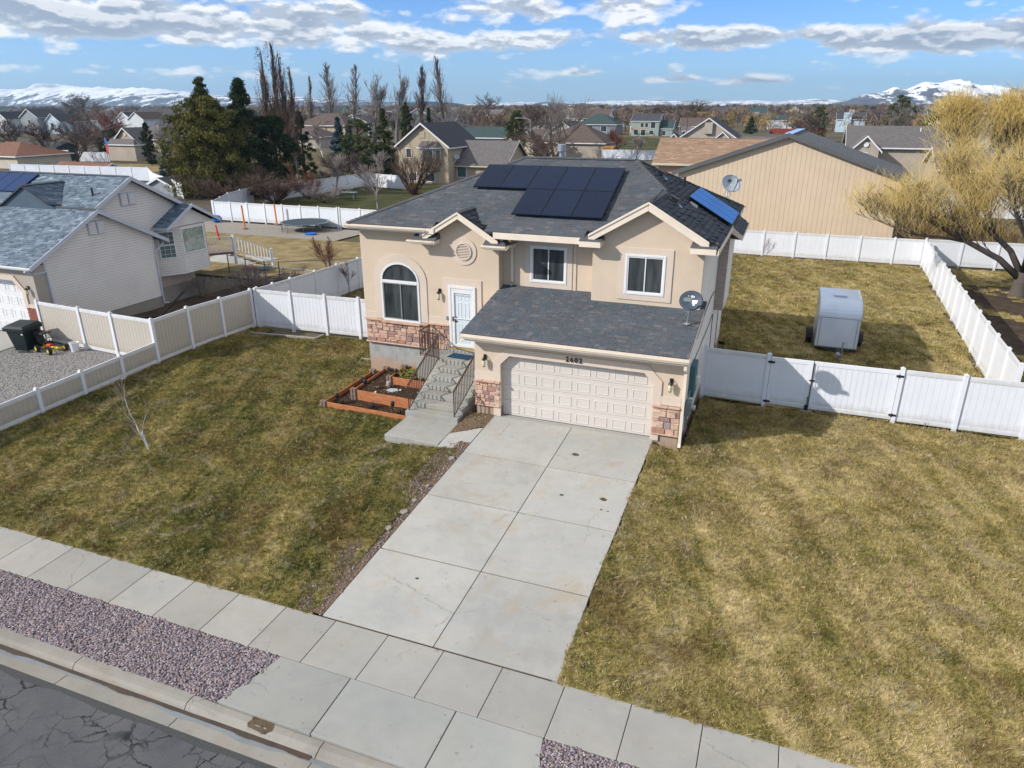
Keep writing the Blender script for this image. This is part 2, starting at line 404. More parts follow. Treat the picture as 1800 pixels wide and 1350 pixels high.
mat('blue_cell', (.006, .15, .50), .35, spec=.12)  # even blue base colour, low gloss
def f_roof(a, bcol, c, sp=.10):
    def fn(nt, b):
        t = nt.attr('tint'); p = nt.pos()
        col = nt.ramp(t, (.0, a), (.33, bcol), (.62, c), (.86, mul(a, 1.18)), (.97, mul(bcol, 1.25)))
        n = nt.mr(nt.noise(p, 60, 3, .7), .3, .7, .72, 1.25); l = nt.mr(nt.noise(p, .7, 5, .7), .3, .7, .86, 1.14)
        k = nt.math('MULTIPLY', n, l)
        return nt.mix(1.0, col, nt.vec(k, k, k), 'MULTIPLY'), nt.bump(nt.noise(p, 90, 2), .3, .006)
    return fn
mat('shingle_dark', rough=.95, fn=f_roof((.082, .093, .107), (.106, .104, .110), (.075, .090, .105)), spec=.12)
mat('shingle_neighbour', rough=.9, fn=f_roof((.078, .112, .145), (.19, .235, .28), (.122, .158, .20)), spec=.25)
mat('shingle_brown', rough=.95, fn=f_roof((.27, .18, .122), (.315, .215, .15), (.235, .155, .108)), spec=.1)
def f_farroof(c):
    def fn(nt, b):
        p = nt.pos(); x, y, z = nt.sep(p)
        br = nt.noise(nt.vec(nt.math('MULTIPLY', x, 2.2), nt.math('MULTIPLY', y, 2.2), nt.math('MULTIPLY', z, 9)), 1.0, 4, .75)
        return nt.ramp(br, (.3, mul(c, .7)), (.7, mul(c, 1.35)))
    return fn
for nm, c in dict(roof_charcoal=(.060, .062, .070), roof_grey=(.13, .12, .118), roof_brown=(.105, .078, .068), roof_green=(.045, .07, .07), roof_red=(.19, .095, .066), roof_metal=(.115, .12, .125)).items():
    mat(nm, rough=.85, fn=f_farroof(c), spec=.2)
for nm, c in dict(wall_tan=(.42, .35, .25), wall_beige=(.40, .35, .29), wall_grey=(.27, .29, .31), wall_sage=(.27, .32, .29), wall_white=(.58, .60, .62), wall_blue=(.20, .235, .27), wall_brown=(.22, .17, .135), wall_cream=(.52, .46, .36), wall_paleblue=(.45, .55, .62)).items():
    simple(nm, c, .9, .1, .6)
simple('metal_siding', (.60, .475, .34), .45, .04, .6)
simple('metal_cap', (.30, .45, .70), .3, .05, 1)
simple('slate_fascia', (.105, .105, .11), .5, .08, 1)
simple('trailer_paint', (.66, .73, .82), .28, .05, 1.4, spec=.5)
simple('trailer_side', (.60, .62, .66), .3, .05, 3, metal=.35)
simple('rubber', (.018, .018, .02), .8, .2, 10)
simple('galvanised', (.38, .42, .44), .4, .15, 8, metal=.7)
simple('dish_dark', (.05, .07, .10), .6, .06, 3)
simple('dish_light', (.42, .46, .50), .4, .06, 3)
simple('meter_green', (.05, .14, .15), .5, .1, 5)
simple('meter_grey', (.20, .24, .24), .5, .1, 5)
simple('brick_red', (.26, .09, .06), .9, .2, 9)
simple('bin_green', (.008, .018, .019), .45, .1, 4)
simple('yellow_plastic', (.65, .50, .02), .5, .1, 5)
simple('red_plastic', (.60, .03, .03), .5, .1, 5)
simple('blue_plastic', (.02, .14, .55), .5, .1, 5)
simple('orange_pole', (.65, .22, .03), .6, .1, 5)
simple('steel_tube', (.12, .16, .19), .4, .1, 5, metal=.6)
simple('tramp_mat', (.035, .055, .07), .8, .1, 2)
simple('lamp_glass', (.62, .56, .38), .15, .2, 9)
simple('ochre_wood', (.42, .22, .06), .8, .15, 2)
simple('red_fence', (.22, .04, .03), .9, .15, 1)
for nm, c in dict(stone_peach=(.55, .36, .26), stone_tan=(.55, .39, .285), stone_rust=(.40, .215, .16), stone_plum=(.31, .20, .18), stone_grey=(.36, .30, .28), stone_pink=(.52, .33, .26)).items():
    simple(nm, c, .95, .22, 9, 30, .6, .02)
simple('mortar', (.46, .33, .25), .95, .15, 9)
# asphalt with cracks
def f_asph(nt, b):
    p = nt.pos()
    w = nt.vmath('ADD', p, nt.vmath('MULTIPLY', nt.noise(p, 2.6, 5, .7, 0, True), (.34, .34, 0)))
    e = nt.vor(w, 2.3, 'DISTANCE_TO_EDGE'); e2 = nt.vor(w, .95, 'DISTANCE_TO_EDGE')
    gap = nt.noise(p, .8, 4, .6)
    cr = nt.math('MULTIPLY', nt.mr(e, .006, .030, 1, 0), nt.mr(gap, .44, .60)); cr2 = nt.mr(e2, .007, .017, 1, 0)
    cr2 = nt.math('MULTIPLY', cr2, nt.mr(nt.noise(nt.vmath('ADD', p, (3, 9, 0)), .5, 4, .6), .40, .52)); cr = nt.math('MAXIMUM', cr, cr2)
    base = nt.ramp(nt.noise(p, .7, 6, .7), (.3, (.072, .076, .085)), (.7, (.125, .122, .122)))
    sp = nt.mr(nt.noise(p, 120, 2, .8), .35, .7, .7, 1.45)
    base = nt.mix(1.0, base, nt.vec(sp, sp, sp), 'MULTIPLY')
    return nt.mix(nt.math('MULTIPLY', cr, .9), base, (.012, .014, .018)), nt.bump(nt.math('SUBTRACT', nt.noise(p, 110, 2), nt.math('MULTIPLY', cr, .8)), .4, .012)
mat('asphalt', rough=.9, fn=f_asph, spec=.25)
mat('soil_litter', rough=1, spec=.05, fn=lambda nt, b: (nt.ramp(nt.noise(nt.pos(), 22, 5, .75), (.32, (.045, .030, .020)), (.5, (.15, .105, .07)), (.68, (.32, .25, .18))), nt.bump(nt.noise(nt.pos(), 40, 3), .8, .02)))
mat('yard_gravel', rough=1, spec=.05, fn=lambda nt, b: nt.ramp(nt.noise(nt.pos(), 9, 6, .8), (.32, (.16, .14, .12)), (.5, (.29, .26, .225)), (.68, (.42, .385, .34))))
mat('asphalt_seam', rough=.9, fn=lambda nt, b: nt.ramp(nt.noise(nt.pos(), 90, 2, .8), (.3, (.035, .037, .040)), (.7, (.09, .088, .085))))
def f_mud(nt, b): return nt.ramp(nt.noise(nt.pos(), 3, 5, .7), (.3, (.040, .028, .020)), (.7, (.085, .058, .038)))
mat('wet_mud', rough=.22, fn=f_mud, spec=.5)
mat('damp_concrete', rough=.3, fn=f_conc((.22, .235, .245), .35, .1), spec=.5)
mat('oil_stain', rough=.6, fn=lambda nt, b: nt.ramp(nt.noise(nt.pos(), 9, 3), (.3, (.05, .035, .02)), (.7, (.14, .10, .06))))
def f_peb(cols):
    def fn(nt, b):
        return nt.ramp(nt.math('FRACT', nt.math('ADD', nt.orand(), nt.math('MULTIPLY', nt.noise(nt.pos(), 14, 2), 2.0))), *[(i/len(cols), c) for i, c in enumerate(cols)])
    return fn
mat('river_pebble', rough=.75, fn=f_peb([(.07, .05, .07), (.28, .22, .21), (.12, .11, .17), (.46, .38, .30), (.19, .09, .09), (.08, .09, .15), (.54, .49, .47), (.28, .17, .165), (.16, .16, .21)]), spec=.3)
mat('pebble_bed', rough=1, fn=lambda nt, b: nt.ramp(nt.noise(nt.pos(), 45, 3, .7), (.3, (.05, .042, .048)), (.7, (.22, .18, .18))))
mat('grey_gravel', rough=.9, fn=f_peb([(.20, .19, .19), (.36, .34, .33), (.15, .14, .15), (.44, .42, .40), (.28, .25, .23), (.24, .25, .27)]), spec=.2)
mat('grey_bed', rough=1, fn=lambda nt, b: nt.ramp(nt.noise(nt.pos(), 22, 5, .8), (.3, (.10, .095, .09)), (.5, (.24, .225, .21)), (.7, (.36, .34, .325))))
def f_tint(a, bcol, rough_n=None):
    def fn(nt, b): return nt.ramp(nt.attr('tint'), (0, a), (1, bcol))
    return fn
for nm, a, c in (('bark_grey', (.10, .085, .075), (.20, .175, .155)), ('bark_brown', (.055, .038, .030), (.13, .09, .07)), ('twig_brown', (.085, .058, .045), (.17, .12, .095)), ('twig_grey', (.13, .115, .105), (.25, .225, .205)),
                 ('twig_purple', (.07, .048, .046), (.15, .112, .108)), ('twig_red', (.13, .055, .045), (.22, .11, .08)), ('twig_willow', (.52, .37, .11), (.80, .62, .25)), ('twig_pale', (.20, .17, .16), (.34, .29, .27)),
                 ('poplar_leaf', (.10, .055, .035), (.20, .14, .10)), ('needle_dark', (.018, .034, .018), (.065, .088, .040)), ('needle_olive', (.045, .058, .020), (.21, .185, .050)), ('needle_mid', (.035, .052, .02), (.10, .12, .04)),
                 ('needle_blue', (.035, .065, .070), (.10, .16, .175)), ('shrub_orange', (.16, .05, .02), (.30, .11, .04)), ('far_brown', (.10, .070, .055), (.24, .18, .145)), ('far_ochre', (.20, .14, .06), (.34, .24, .11)), ('far_green', (.018, .028, .016), (.05, .065, .03)),
                 ('leaf_dry', (.20, .09, .04), (.46, .26, .15)), ('bed_leaf', (.05, .09, .03), (.34, .25, .06)), ('white_bark', (.38, .36, .33), (.60, .57, .53))):
    mat(nm, rough=.9, fn=f_tint(a, c), spec=.12)
# ------------------------------------------------------------------ ground
def gridvals(lo, hi, dlo, dhi, step, grow=1.35):
    v = list(np.arange(dlo, dhi+1e-6, step)); s = step; x = dhi
    while x < hi: s *= grow; x = min(hi, x+s); v.append(x)
    s = step; x = dlo
    while x > lo: s *= grow; x = max(lo, x-s); v.insert(0, x)
    return np.array(v)
def grid_sheet(name, m, xs, ys, zf, keep=None, label=None, kind='structure'):
    X, Y = np.meshgrid(xs, ys); nx = len(xs)
    V = np.stack([X.ravel(), Y.ravel(), np.array([zf(x, y) for x, y in zip(X.ravel(), Y.ravel())])], 1)
    i, j = np.meshgrid(np.arange(nx-1), np.arange(len(ys)-1)); a = (j*nx+i).ravel()
    F = np.stack([a, a+1, a+1+nx, a+nx], 1)
    if keep:
        c = V[F].mean(1); k = np.array([keep(x, y) for x, y, _ in c]); F = F[k]
        u, inv = np.unique(F, return_inverse=True); V = V[u]; F = inv.reshape(F.shape)
    o = np_mesh(name, V, F, m, smooth=True)
    return tag(o, label, kind=kind)
SX = [(-24, -15.2)]
def zground(x, y):
    z = gz(x, y) - (.09 if -9.6 < y < 60 else .03)
    if y < -9.7: z = (-.70+.05*(y+11.04) if y < -11.0 else -.70) if y > -12.4 else -1.1
    r = math.hypot(x, y)
    if r > 900: z -= 0
    if -7.2 < x < 5.7 and -.8 < y < 12.2: z = min(z, -.55)
    return z
grid_sheet('ground', 'far_land', gridvals(-9000, 9000, -60, 40, .5), gridvals(-400, 9000, -14, 44, .5), zground, label='flat tan land with dead grass reaching the horizon')
rng = random.Random(3)
def inrect(x, y, rs): return any(a < x < b and c < y < d for a, b, c, d in rs)
HOUSE = (-6.6, 5.8, -.02, 12.2)
def wob(t, a=.12, k=1.7): return a*(math.sin(t*k)+.6*math.sin(t*k*2.7+1)+.4*math.sin(t*k*6.1+2))
def keepA(x, y):
    if x > -.37 + wob(y, .10) and y < -1.9: return False
    if y > -2.4 and x > -3.06: return False
    if inrect(x, y, [(-6.40, -2.9, -.6, 3.2), (-6.7, 6, 2.7, 12.3), (-14.2, -11.5, 5.85, 6.9)]): return False
    return True
step = .15
lawnA = grid_sheet('lawn', 'lawn', np.arange(-15.45, -.3, step), np.arange(-9.80, 6.55, step), lambda x, y: gz(x, y)+.02*wob(x+y*.7, 1, .9)*sm(-9.8, -9.3, y)+.004, keepA, 'front lawn of mottled dormant grass left of the driveway')
def keepB(x, y):
    if x < 5.85 and y > -.35: return False
    return True
lawnB = grid_sheet('lawn', 'lawn', np.concatenate([np.arange(5.0, 16, step), np.arange(16, 34, .5)]), np.arange(-9.80, 4.55, step), lambda x, y: (max(gz(x, y), .0632*y+.022) if x < 5.06 else gz(x, y)+.02*wob(x*.8+y, 1, 1.1)*sm(5.0, 5.6, x)*sm(-9.8, -9.3, y)+.004), keepB, 'wide straw coloured lawn right of the driveway')
for v in lawnB.data.vertices:                                        # grass creeps a little over the slab edge
    if v.co.x+ORG[lawnB].x < 5.01: v.co.x += .02+wob(v.co.y, .022, 2.3)+wob(v.co.y, .012, 11)
def keepC(x, y):
    if x < 6.0 and y < 12.3: return False
    return x < 15.6 + (y-5)*.0455
lawnC = grid_sheet('lawn', 'lawn', np.arange(-15.3, 17.2, .35), np.arange(4.62, 36.8, .4), lambda x, y: gz(x, y)+.02*wob(x+y, 1, .8), lambda x, y: keepC(x, y) and (x > 5.9 or y > 12.3 or x < -6.7 and y > 6.7), 'back lawn of patchy yellow grass behind the house')
lawnD = grid_sheet('lawn', 'lawn', np.arange(15.9, 44, .5), np.arange(4.6, 37, .5), gz, lambda x, y: x > 15.8+(y-5)*.0455 and not (17.5 < x+.3*wob(y, 1, .5) < 24.5 and 14 < y < 31 and wob(x*y*.02, 1, 2) > -.9), 'neighbouring lawn beyond the right hand fence')
grid_sheet('dirt_patch', 'dirt', np.arange(16.5, 27, .5), np.arange(10, 33, .5), lambda x, y: gz(x, y)-.012, lambda x, y: x > 15.9+(y-5)*.0455, 'bare brown earth under the willow')
grid_sheet('dry_lawn', 'straw_lawn', np.arange(-45, -15.5, 1.0), np.arange(15.5, 30.8, .6), lambda x, y: gz(x, y)-.005, lambda x, y: y < 30.6, 'dry straw coloured lawn in the neighbour\'s back yard')
grid_sheet('gravel_yard', 'yard_gravel', np.arange(-46, -26, 1.0), np.arange(30.2, 36.8, .6), lambda x, y: gz(x, y)+.004, None, 'grey gravel play area by the trampoline')
grid_sheet('garden_soil', 'dirt', np.arange(-22.6, -15.45, .3), np.arange(1.2, 18, .3), lambda x, y: gz(x, y)+.01*wob(x*2+y, 1, 3), lambda x, y: y > 1.3, 'dark bare soil beside the neighbouring house')
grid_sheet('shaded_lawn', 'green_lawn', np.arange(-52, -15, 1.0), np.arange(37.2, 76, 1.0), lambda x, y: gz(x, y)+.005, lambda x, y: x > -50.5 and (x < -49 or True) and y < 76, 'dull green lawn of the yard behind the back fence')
grid_sheet('field', 'green_lawn', np.arange(-70, 60, 4.0), np.arange(139, 250, 4.0), lambda x, y: -1.27, lambda x, y: wob(x*.1+y*.07, 1, 1.3) > -.5, 'open grassy field in front of the far houses')
grid_sheet('dead_lawn', 'straw_lawn', np.arange(-140, -95, 2.0), np.arange(78, 93, 1.5), lambda x, y: -1.27, None, 'straw coloured front lawn around the flagpole')

# driveway: eight cast slabs with joints between them
drive = thing('driveway', 'grey concrete driveway of eight slabs leading to the garage', None, (2.4, -4.9, -.3)); drive['kind'] = 'structure'
ys = [-9.77, -7.34, -4.89, -2.53, -.04]; gap = .009
def dz(y): return .0632*y + .012
def slab_poly(name, m, parent, poly, zf, th=.12, bevel=.006):
    top = [Vector((x, y, zf(x, y))) for x, y in poly]; b = MB(); b.slab([t-Vector((0, 0, th)) for t in top], (0, 0, th))
    return b.build(name, m, parent, bevel=bevel)
for k in range(4):
    y0, y1 = ys[k]+.020, ys[k+1]-.020
    for x0, x1 in ((-.22+gap, 2.425-gap), (2.425+gap, 5.0-gap)):
        xa = x1+ (.05 if x1 > 4 and k == 0 else 0)
        slab_poly('slab', 'driveway_concrete', drive, [(x0, y0), (xa, y0), (x1, y1), (x0, y1)], lambda x, y: dz(y))
slab_poly('slab', 'driveway_concrete', drive, [(-1.12, -2.42), (-.24, -2.42), (-.24, -.9), (-1.12, -1.6)], lambda x, y: dz(y)-.01)
slab_poly('threshold', 'apron_concrete', drive, [(-.02, -.03), (4.9, -.03), (4.9, .26), (-.02, .26)], lambda x, y: .002+.01*(y+.03), th=.1)
grid_sheet('joint_bed', 'dirt', np.arange(-.3, 5.0, .4), np.arange(-9.8, -.01, .6), lambda x, y: dz(y)-.03, lambda x, y: True, 'dark packed soil showing in the driveway joints')
# sidewalk
walk = thing('sidewalk', 'pavement of square concrete slabs along the street', None, (0, -10.4, -.66)); walk['kind'] = 'structure'
wz = lambda x, y: -.617 + .025*(y+9.78)
x = -15.05
jo = [-18.8+1.262*k for k in range(34)]
jo = [j + .02 for j in jo]
for a, b in zip(jo, jo[1:]):
    slab_poly('slab', 'sidewalk_concrete', walk, [(a+gap*.8, -11.03), (b-gap*.8, -11.03), (b-gap*.8, -9.795), (a+gap*.8, -9.795)], wz, th=.1)
MB().box(-19, 24, -11.02, -9.8, -.76, -.685).build('slab_bed', 'dirt', walk)
# apron between sidewalk and street
apron = thing('driveway_apron', 'concrete apron slabs between the pavement and the street', None, (2.3, -11.7, -.7)); apron['kind'] = 'structure'
az_ = lambda x, y: -.650 + .062*(y+11.04)
def poly_sl(p, name='slab', m='apron_concrete', th=.1): slab_poly(name, m, apron, p, az_, th)
flare = [(-.30, -11.045), (-.42, -11.5), (-.60, -12.0), (-.74, -12.34)]
poly_sl([(-.74, -12.34), (1.305, -12.34), (1.305, -11.045), (-.30, -11.045), (-.42, -11.5), (-.60, -12.0)])
poly_sl([(1.325, -12.34), (3.51, -12.34), (3.52, -11.045), (1.325, -11.045)])
poly_sl([(3.53, -12.34), (5.75, -12.34), (5.45, -11.9), (5.24, -11.4), (5.18, -11.045), (3.54, -11.045)])
# gravel strips
def strip_keep(x, y):
    lim = -.30 - (-11.045-y)*.34 + .03
    r = 5.14 + max(0, (-11.3-y))*.55
    return (x < lim or x > r)
strip = grid_sheet('gravel_strip', 'pebble_bed', np.arange(-12, 14, .12), np.arange(-12.36, -11.02, .12), lambda x, y: -.672+.05*(y+11.04)+.012*wob(x*3+y, 1, 2.3), strip_keep, 'bed of purple and grey river pebbles between pavement and curb')
# curb and gutter
curb = thing('curb', 'concrete curb and gutter with wet leaves along the street edge', None, (0, -12.6, -.85)); curb['kind'] = 'structure'
cj = [-20, -13.2, -10.12, -7.05, -4.07, -1.24, 1.61, 4.62, 7.6, 10.6, 16, 24]
def drop(x):                                                            # curb is lowered across the driveway
    return 1 - sm(-1.3, -.4, x)*(1-sm(5.4, 6.6, x))
for a, b in zip(cj, cj[1:]):
    m = MB(); n = max(2, int((b-a)/.35)); A = []
    for k in range(n+1):
        xx = a+.008+(b-a-.016)*k/n; h = drop(xx)
        zt = -.738+.0*h; zf_ = -.752 if h > .5 else -.752
        top = -.735 - .055*(1-h)
        A.append([(xx, -12.355, -1.0), (xx, -12.355, top+.0), (xx, -12.49, top-.003), (xx, -12.56, top-.012-.02*(1-h)), (xx, -12.615, -.80-.04*(1-h)), (xx, -12.645, -.875), (xx, -13.03, -.852), (xx, -13.03, -1.0)])
    vs = [p for r in A for p in r]; fs = []
    for k in range(n):
        for i in range(7): fs.append((k*8+i, (k+1)*8+i, (k+1)*8+i+1, k*8+i+1))
    m.add(vs, fs); m.build('curb_section', 'curb_concrete', curb)
road = grid_sheet('street', 'asphalt', gridvals(-300, 300, -14, 10, .5), np.array([-24, -20, -17, -15, -14, -13.5, -13.03]), lambda x, y: -.856 + .018*(-13.03-y)*(1 if y > -18 else -1)+ (0 if y > -18 else .18), None, 'cracked grey asphalt street')
m = MB(); xs = np.arange(-14, 9, .3)
for a, b in zip(xs, xs[1:]):
    m.add([(a, -13.035, -.850), (b, -13.035, -.850), (b, -13.16+wob(b, .02, 3), -.850), (a, -13.16+wob(a, .02, 3), -.850)], [(0, 3, 2, 1)])
tag(m.build('asphalt_patch', 'asphalt_seam'), 'narrow band of darker patched asphalt along the gutter', kind='structure')
m = MB(); xs = np.arange(-14, 1.6, .06)
for a, b in zip(xs, xs[1:]):
    def e(x): return -12.645-.058-.05*max(0, math.sin(x*1.9)*.5+math.sin(x*4.3+1)*.35+math.sin(x*11)*.12+math.sin(x*29)*.06)
    m.add([(a, -12.628, -.850), (b, -12.628, -.850), (b, e(b), -.861), (a, e(a), -.861)], [(0, 3, 2, 1)])
tag(m.build('gutter_mud', 'wet_mud'), 'strip of wet brown silt lying in the gutter', kind='structure')
m = MB(); xs = np.arange(-14, 2.2, .08)
for a, b in zip(xs, xs[1:]):
    def e(x): return -12.74-.13*max(0, math.sin(x*1.3+2)*.6+math.sin(x*3.1)*.35+math.sin(x*9)*.1)
    m.add([(a, -12.66, -.866), (b, -12.66, -.866), (b, e(b), -.864), (a, e(a), -.864)], [(0, 3, 2, 1)])
tag(m.build('gutter_dampness', 'damp_concrete'), 'damp grey tide marks on the gutter pan', kind='structure')
# stains
def blob(x, y, r, zf, m='oil_stain', sx=1.0, seed=0, label='small brown oil stain on the driveway'):
    rg = random.Random(seed); n = 18; b = MB(); pts = []
    for i in range(n):
        t = 2*PI*i/n; q = r*(.75+.35*rg.random()); px, py = x+q*sx*math.cos(t), y+q*math.sin(t); pts.append((px, py, zf(px, py)))
    b.add([(x, y, zf(x, y))]+pts, [(0, 1+i, 1+(i+1) % n) for i in range(n)])
    return tag(b.build('stain', m), label, kind='structure')
D = lambda x, y: dz(y)+.004
for i, (x, y, r) in enumerate(((3.0, -1.62, .085), (3.25, -3.78, .05), (4.35, -3.62, .08), (4.42, -4.1, .03), (4.6, -4.12, .025), (1.15, -8.05, .035))): blob(x, y, r, D, seed=i, sx=1.3)
blob(.35, -12.42, .20, lambda x, y: -.7865 if y > -12.5 else -.802, sx=1.3, seed=30, label='brown puddle stain on the lowered curb')
# neighbour's paving
grid_sheet('gravel_pad', 'grey_bed', np.arange(-23.0, -15.6, .3), np.arange(-9.8, 1.1, .3), lambda x, y: gz(x, y)+.0+.01*wob(x*2+y*3, 1, 2), lambda x, y: x > -23, 'light grey gravel parking pad beyond the low fence')
slab_poly('neighbour_driveway', 'driveway_concrete', None, [(-33, -9.7), (-23.05, -9.7), (-23.05, 1.4), (-33, 1.4)], lambda x, y: gz(x, y)+.03)
tag(bpy.data.objects['neighbour_driveway'], 'concrete driveway in front of the neighbouring garage', kind='structure')
slab_poly('patio_slab', 'driveway_concrete', None, [(-30.4, 19.2), (-26.4, 19.2), (-26.0, 21.9), (-31.5, 22.3)], lambda x, y: gz(x, y)+.03)
tag(bpy.data.objects['patio_slab'], 'pale concrete path beside the neighbour\'s deck stairs', kind='structure')
slab_poly('garden_path', 'driveway_concrete', None, [(-26.3, 19.3), (-17.0, 18.95), (-17.0, 19.1), (-26.3, 19.5)], lambda x, y: gz(x, y)+.03)
tag(bpy.data.objects['garden_path'], 'narrow concrete edging across the dry lawn', kind='structure')
# gravel filled edge beside the driveway
edge = grid_sheet('gravel_edge', 'soil_litter', np.arange(-.95, -.15, .08), np.arange(-9.75, -1.9, .12), lambda x, y: gz(x, y)+.005, lambda x, y: x < -.235, 'strip of soil and pebbles along the left side of the driveway')
corner_bed = grid_sheet('gravel_corner', 'soil_litter', np.arange(-1.15, -.1, .1), np.arange(-1.7, .1, .1), lambda x, y: gz(x, y)+.012, lambda x, y: (y > -.9 or x < -.24 and y > -1.6+(x+1.12)*.8), 'mulched corner between the steps and the garage')
corner2 = grid_sheet('garden_soil', 'mulch', np.arange(-6.46, -2.9, .1), np.arange(-.66, 2.8, .1), lambda x, y: gz(x, y)+.004+.01*wob(x*4+y*3, 1, 2), None, 'dark mulch filling the cedar planter beds')
slabs = [(-.38, -3.0, .10), (-.40, -5.85, .11), (-.38, -5.3, .07), (-.42, -6.6, .09), (-.38, -4.55, .06)]
for i, (x, y, r) in enumerate(slabs):
    rg = random.Random(i+40); pts = [(x+r*(.8+.4*rg.random())*math.cos(t), y+r*(.8+.4*rg.random())*math.sin(t)) for t in np.arange(0, 2*PI, PI/3)]
    b = MB(); b.slab([(a, c, gz(a, c)) for a, c in pts], (0, 0, .045))
    tag(b.build('flat_stone', 'curb_concrete'), ('flat pale stone in the soil strip by the top driveway joint', 'largest flat stone in the soil strip halfway down the driveway', 'small flat stone just above the largest one beside the driveway', 'lowest flat stone in the soil strip beside the driveway', 'flat pinkish stone alone at the middle driveway joint')[i], 'stone', 'flat stones along the driveway edge')
# lawn edging near the fence
edg = thing('lawn_edging', 'low grey concrete edging around a bare patch by the white fence', 'edging', (-13, 5.7, -.42))
for a, b in (((-14.8, 5.5), (-13.5, 5.66)), ((-13.5, 5.66), (-12.4, 5.77)), ((-12.4, 5.77), (-11.45, 5.86)), ((-11.45, 5.86), (-11.45, 6.5)), ((-7.9, 4.05), (-6.75, 4.15))):
    MB().bar((a[0], a[1], gz(*a)+.04), (b[0], b[1], gz(*b)+.04), .11, .10).build('edging_block', 'curb_concrete', edg, bevel=.01)

# ------------------------------------------------------------------ scatter (geometry nodes instances)
def src_collection(name, objs):
    c = bpy.data.collections.new(name)
    for o in objs:
        for k in list(o.users_collection): k.objects.unlink(o)
        c.objects.link(o)
    return c
def scatter(name, base, col, density, smin, smax, label, seed=0, align=False, tilt=.3, kind='stuff', dens_noise=None, zoff=0):
    o = bpy.data.objects.new(name, base.data); COL.objects.link(o); o.location = ORG[base] + Vector((0, 0, zoff))
    tag(o, label, kind=kind)
    ng = bpy.data.node_groups.new(name+'_nodes', 'GeometryNodeTree')
    ng.interface.new_socket('Geometry', in_out='INPUT', socket_type='NodeSocketGeometry'); ng.interface.new_socket('Geometry', in_out='OUTPUT', socket_type='NodeSocketGeometry')
    N = ng.nodes; Lk = ng.links; gi = N.new('NodeGroupInput'); go = N.new('NodeGroupOutput')
    dp = N.new('GeometryNodeDistributePointsOnFaces'); dp.inputs['Density'].default_value = density; dp.inputs['Seed'].default_value = seed
    Lk.new(gi.outputs[0], dp.inputs['Mesh'])
    if dens_noise:
        nz = N.new('ShaderNodeTexNoise'); nz.inputs['Scale'].default_value = dens_noise[0]; nz.inputs['Detail'].default_value = 4
        mr_ = N.new('ShaderNodeMapRange'); Lk.new(nz.outputs[0], mr_.inputs[0])
        for i, v in enumerate(dens_noise[1:]): mr_.inputs[i+1].default_value = v
        Lk.new(mr_.outputs[0], dp.inputs['Density'])
    ci = N.new('GeometryNodeCollectionInfo'); ci.inputs['Collection'].default_value = col; ci.inputs['Separate Children'].default_value = True; ci.inputs['Reset Children'].default_value = True
    ip = N.new('GeometryNodeInstanceOnPoints'); ip.inputs['Pick Instance'].default_value = True
    Lk.new(dp.outputs['Points'], ip.inputs['Points']); Lk.new(ci.outputs[0], ip.inputs['Instance'])
    ri = N.new('FunctionNodeRandomValue'); ri.data_type = 'INT'; ri.inputs[4].default_value = 0; ri.inputs[5].default_value = len(col.objects)-1; ri.inputs['Seed'].default_value = seed+5
    Lk.new(ri.outputs[2], ip.inputs['Instance Index'])
    rr = N.new('FunctionNodeRandomValue'); rr.data_type = 'FLOAT_VECTOR'
    rr.inputs[0].default_value = (-tilt, -tilt, 0); rr.inputs[1].default_value = (tilt, tilt, 2*PI); rr.inputs['Seed'].default_value = seed+1
    Lk.new(rr.outputs[0], ip.inputs['Rotation'])
    rs = N.new('FunctionNodeRandomValue'); rs.data_type = 'FLOAT'; rs.inputs[2].default_value = smin; rs.inputs[3].default_value = smax; rs.inputs['Seed'].default_value = seed+2
    Lk.new(rs.outputs[1], ip.inputs['Scale']); Lk.new(ip.outputs[0], go.inputs[0])
    md = o.modifiers.new('scatter', 'NODES'); md.node_group = ng
    return o
def tuft(seed, n=14, r=.055, h=.05, w=.007, m='lawn_blade'):
    rg = random.Random(seed); b = MB()
    for i in range(n):
        t = rg.random()*2*PI; q = r*math.sqrt(rg.random()); x, y = q*math.cos(t), q*math.sin(t); a = rg.random()*PI
        hh = h*(.5+.8*rg.random()); ln = rg.random()*2*PI; L = hh*(.3+.9*rg.random()); ww = w*(.6+.8*rg.random())
        dx, dy = math.cos(a)*ww/2, math.sin(a)*ww/2; ex, ey = L*math.cos(ln), L*math.sin(ln)
        b.add([(x-dx, y-dy, -.01), (x+dx, y+dy, -.01), (x+ex*.4+dx*.7, y+ey*.4+dy*.7, hh*.7), (x+ex*.4-dx*.7, y+ey*.4-dy*.7, hh*.7), (x+ex, y+ey, hh)], [(0, 1, 2, 3), (3, 2, 4)])
    return b.build('grass_tuft', m, org=(0, 0, 0))
gc = src_collection('tufts', [tuft(i) for i in range(5)])
gcs = src_collection('tufts_straw', [tuft(i+40, 7, .07, .06, .009, 'straw_blade') for i in range(4)])
gc2 = src_collection('tufts_coarse', [tuft(i+20, 16, .14, .075, .018) for i in range(4)])
scatter('grass', lawnA, gc, 150, .6, 1.35, 'short dormant grass blades covering the left front lawn', 1, tilt=.35, dens_noise=(.9, .3, .65, 90, 230))
scatter('grass', lawnB, gc, 140, .7, 1.5, 'straw and green grass blades covering the right front lawn', 2, tilt=.35, dens_noise=(.9, .3, .65, 80, 210))
scatter('straw', lawnA, gcs, 20, .6, 1.4, 'bleached straw blades lying in the left front lawn', 6, tilt=.7, dens_noise=(1.1, .42, .62, 2, 60))
scatter('straw', lawnB, gcs, 22, .6, 1.5, 'bleached straw blades lying in the right front lawn', 7, tilt=.7, dens_noise=(1.0, .4, .6, 6, 70))
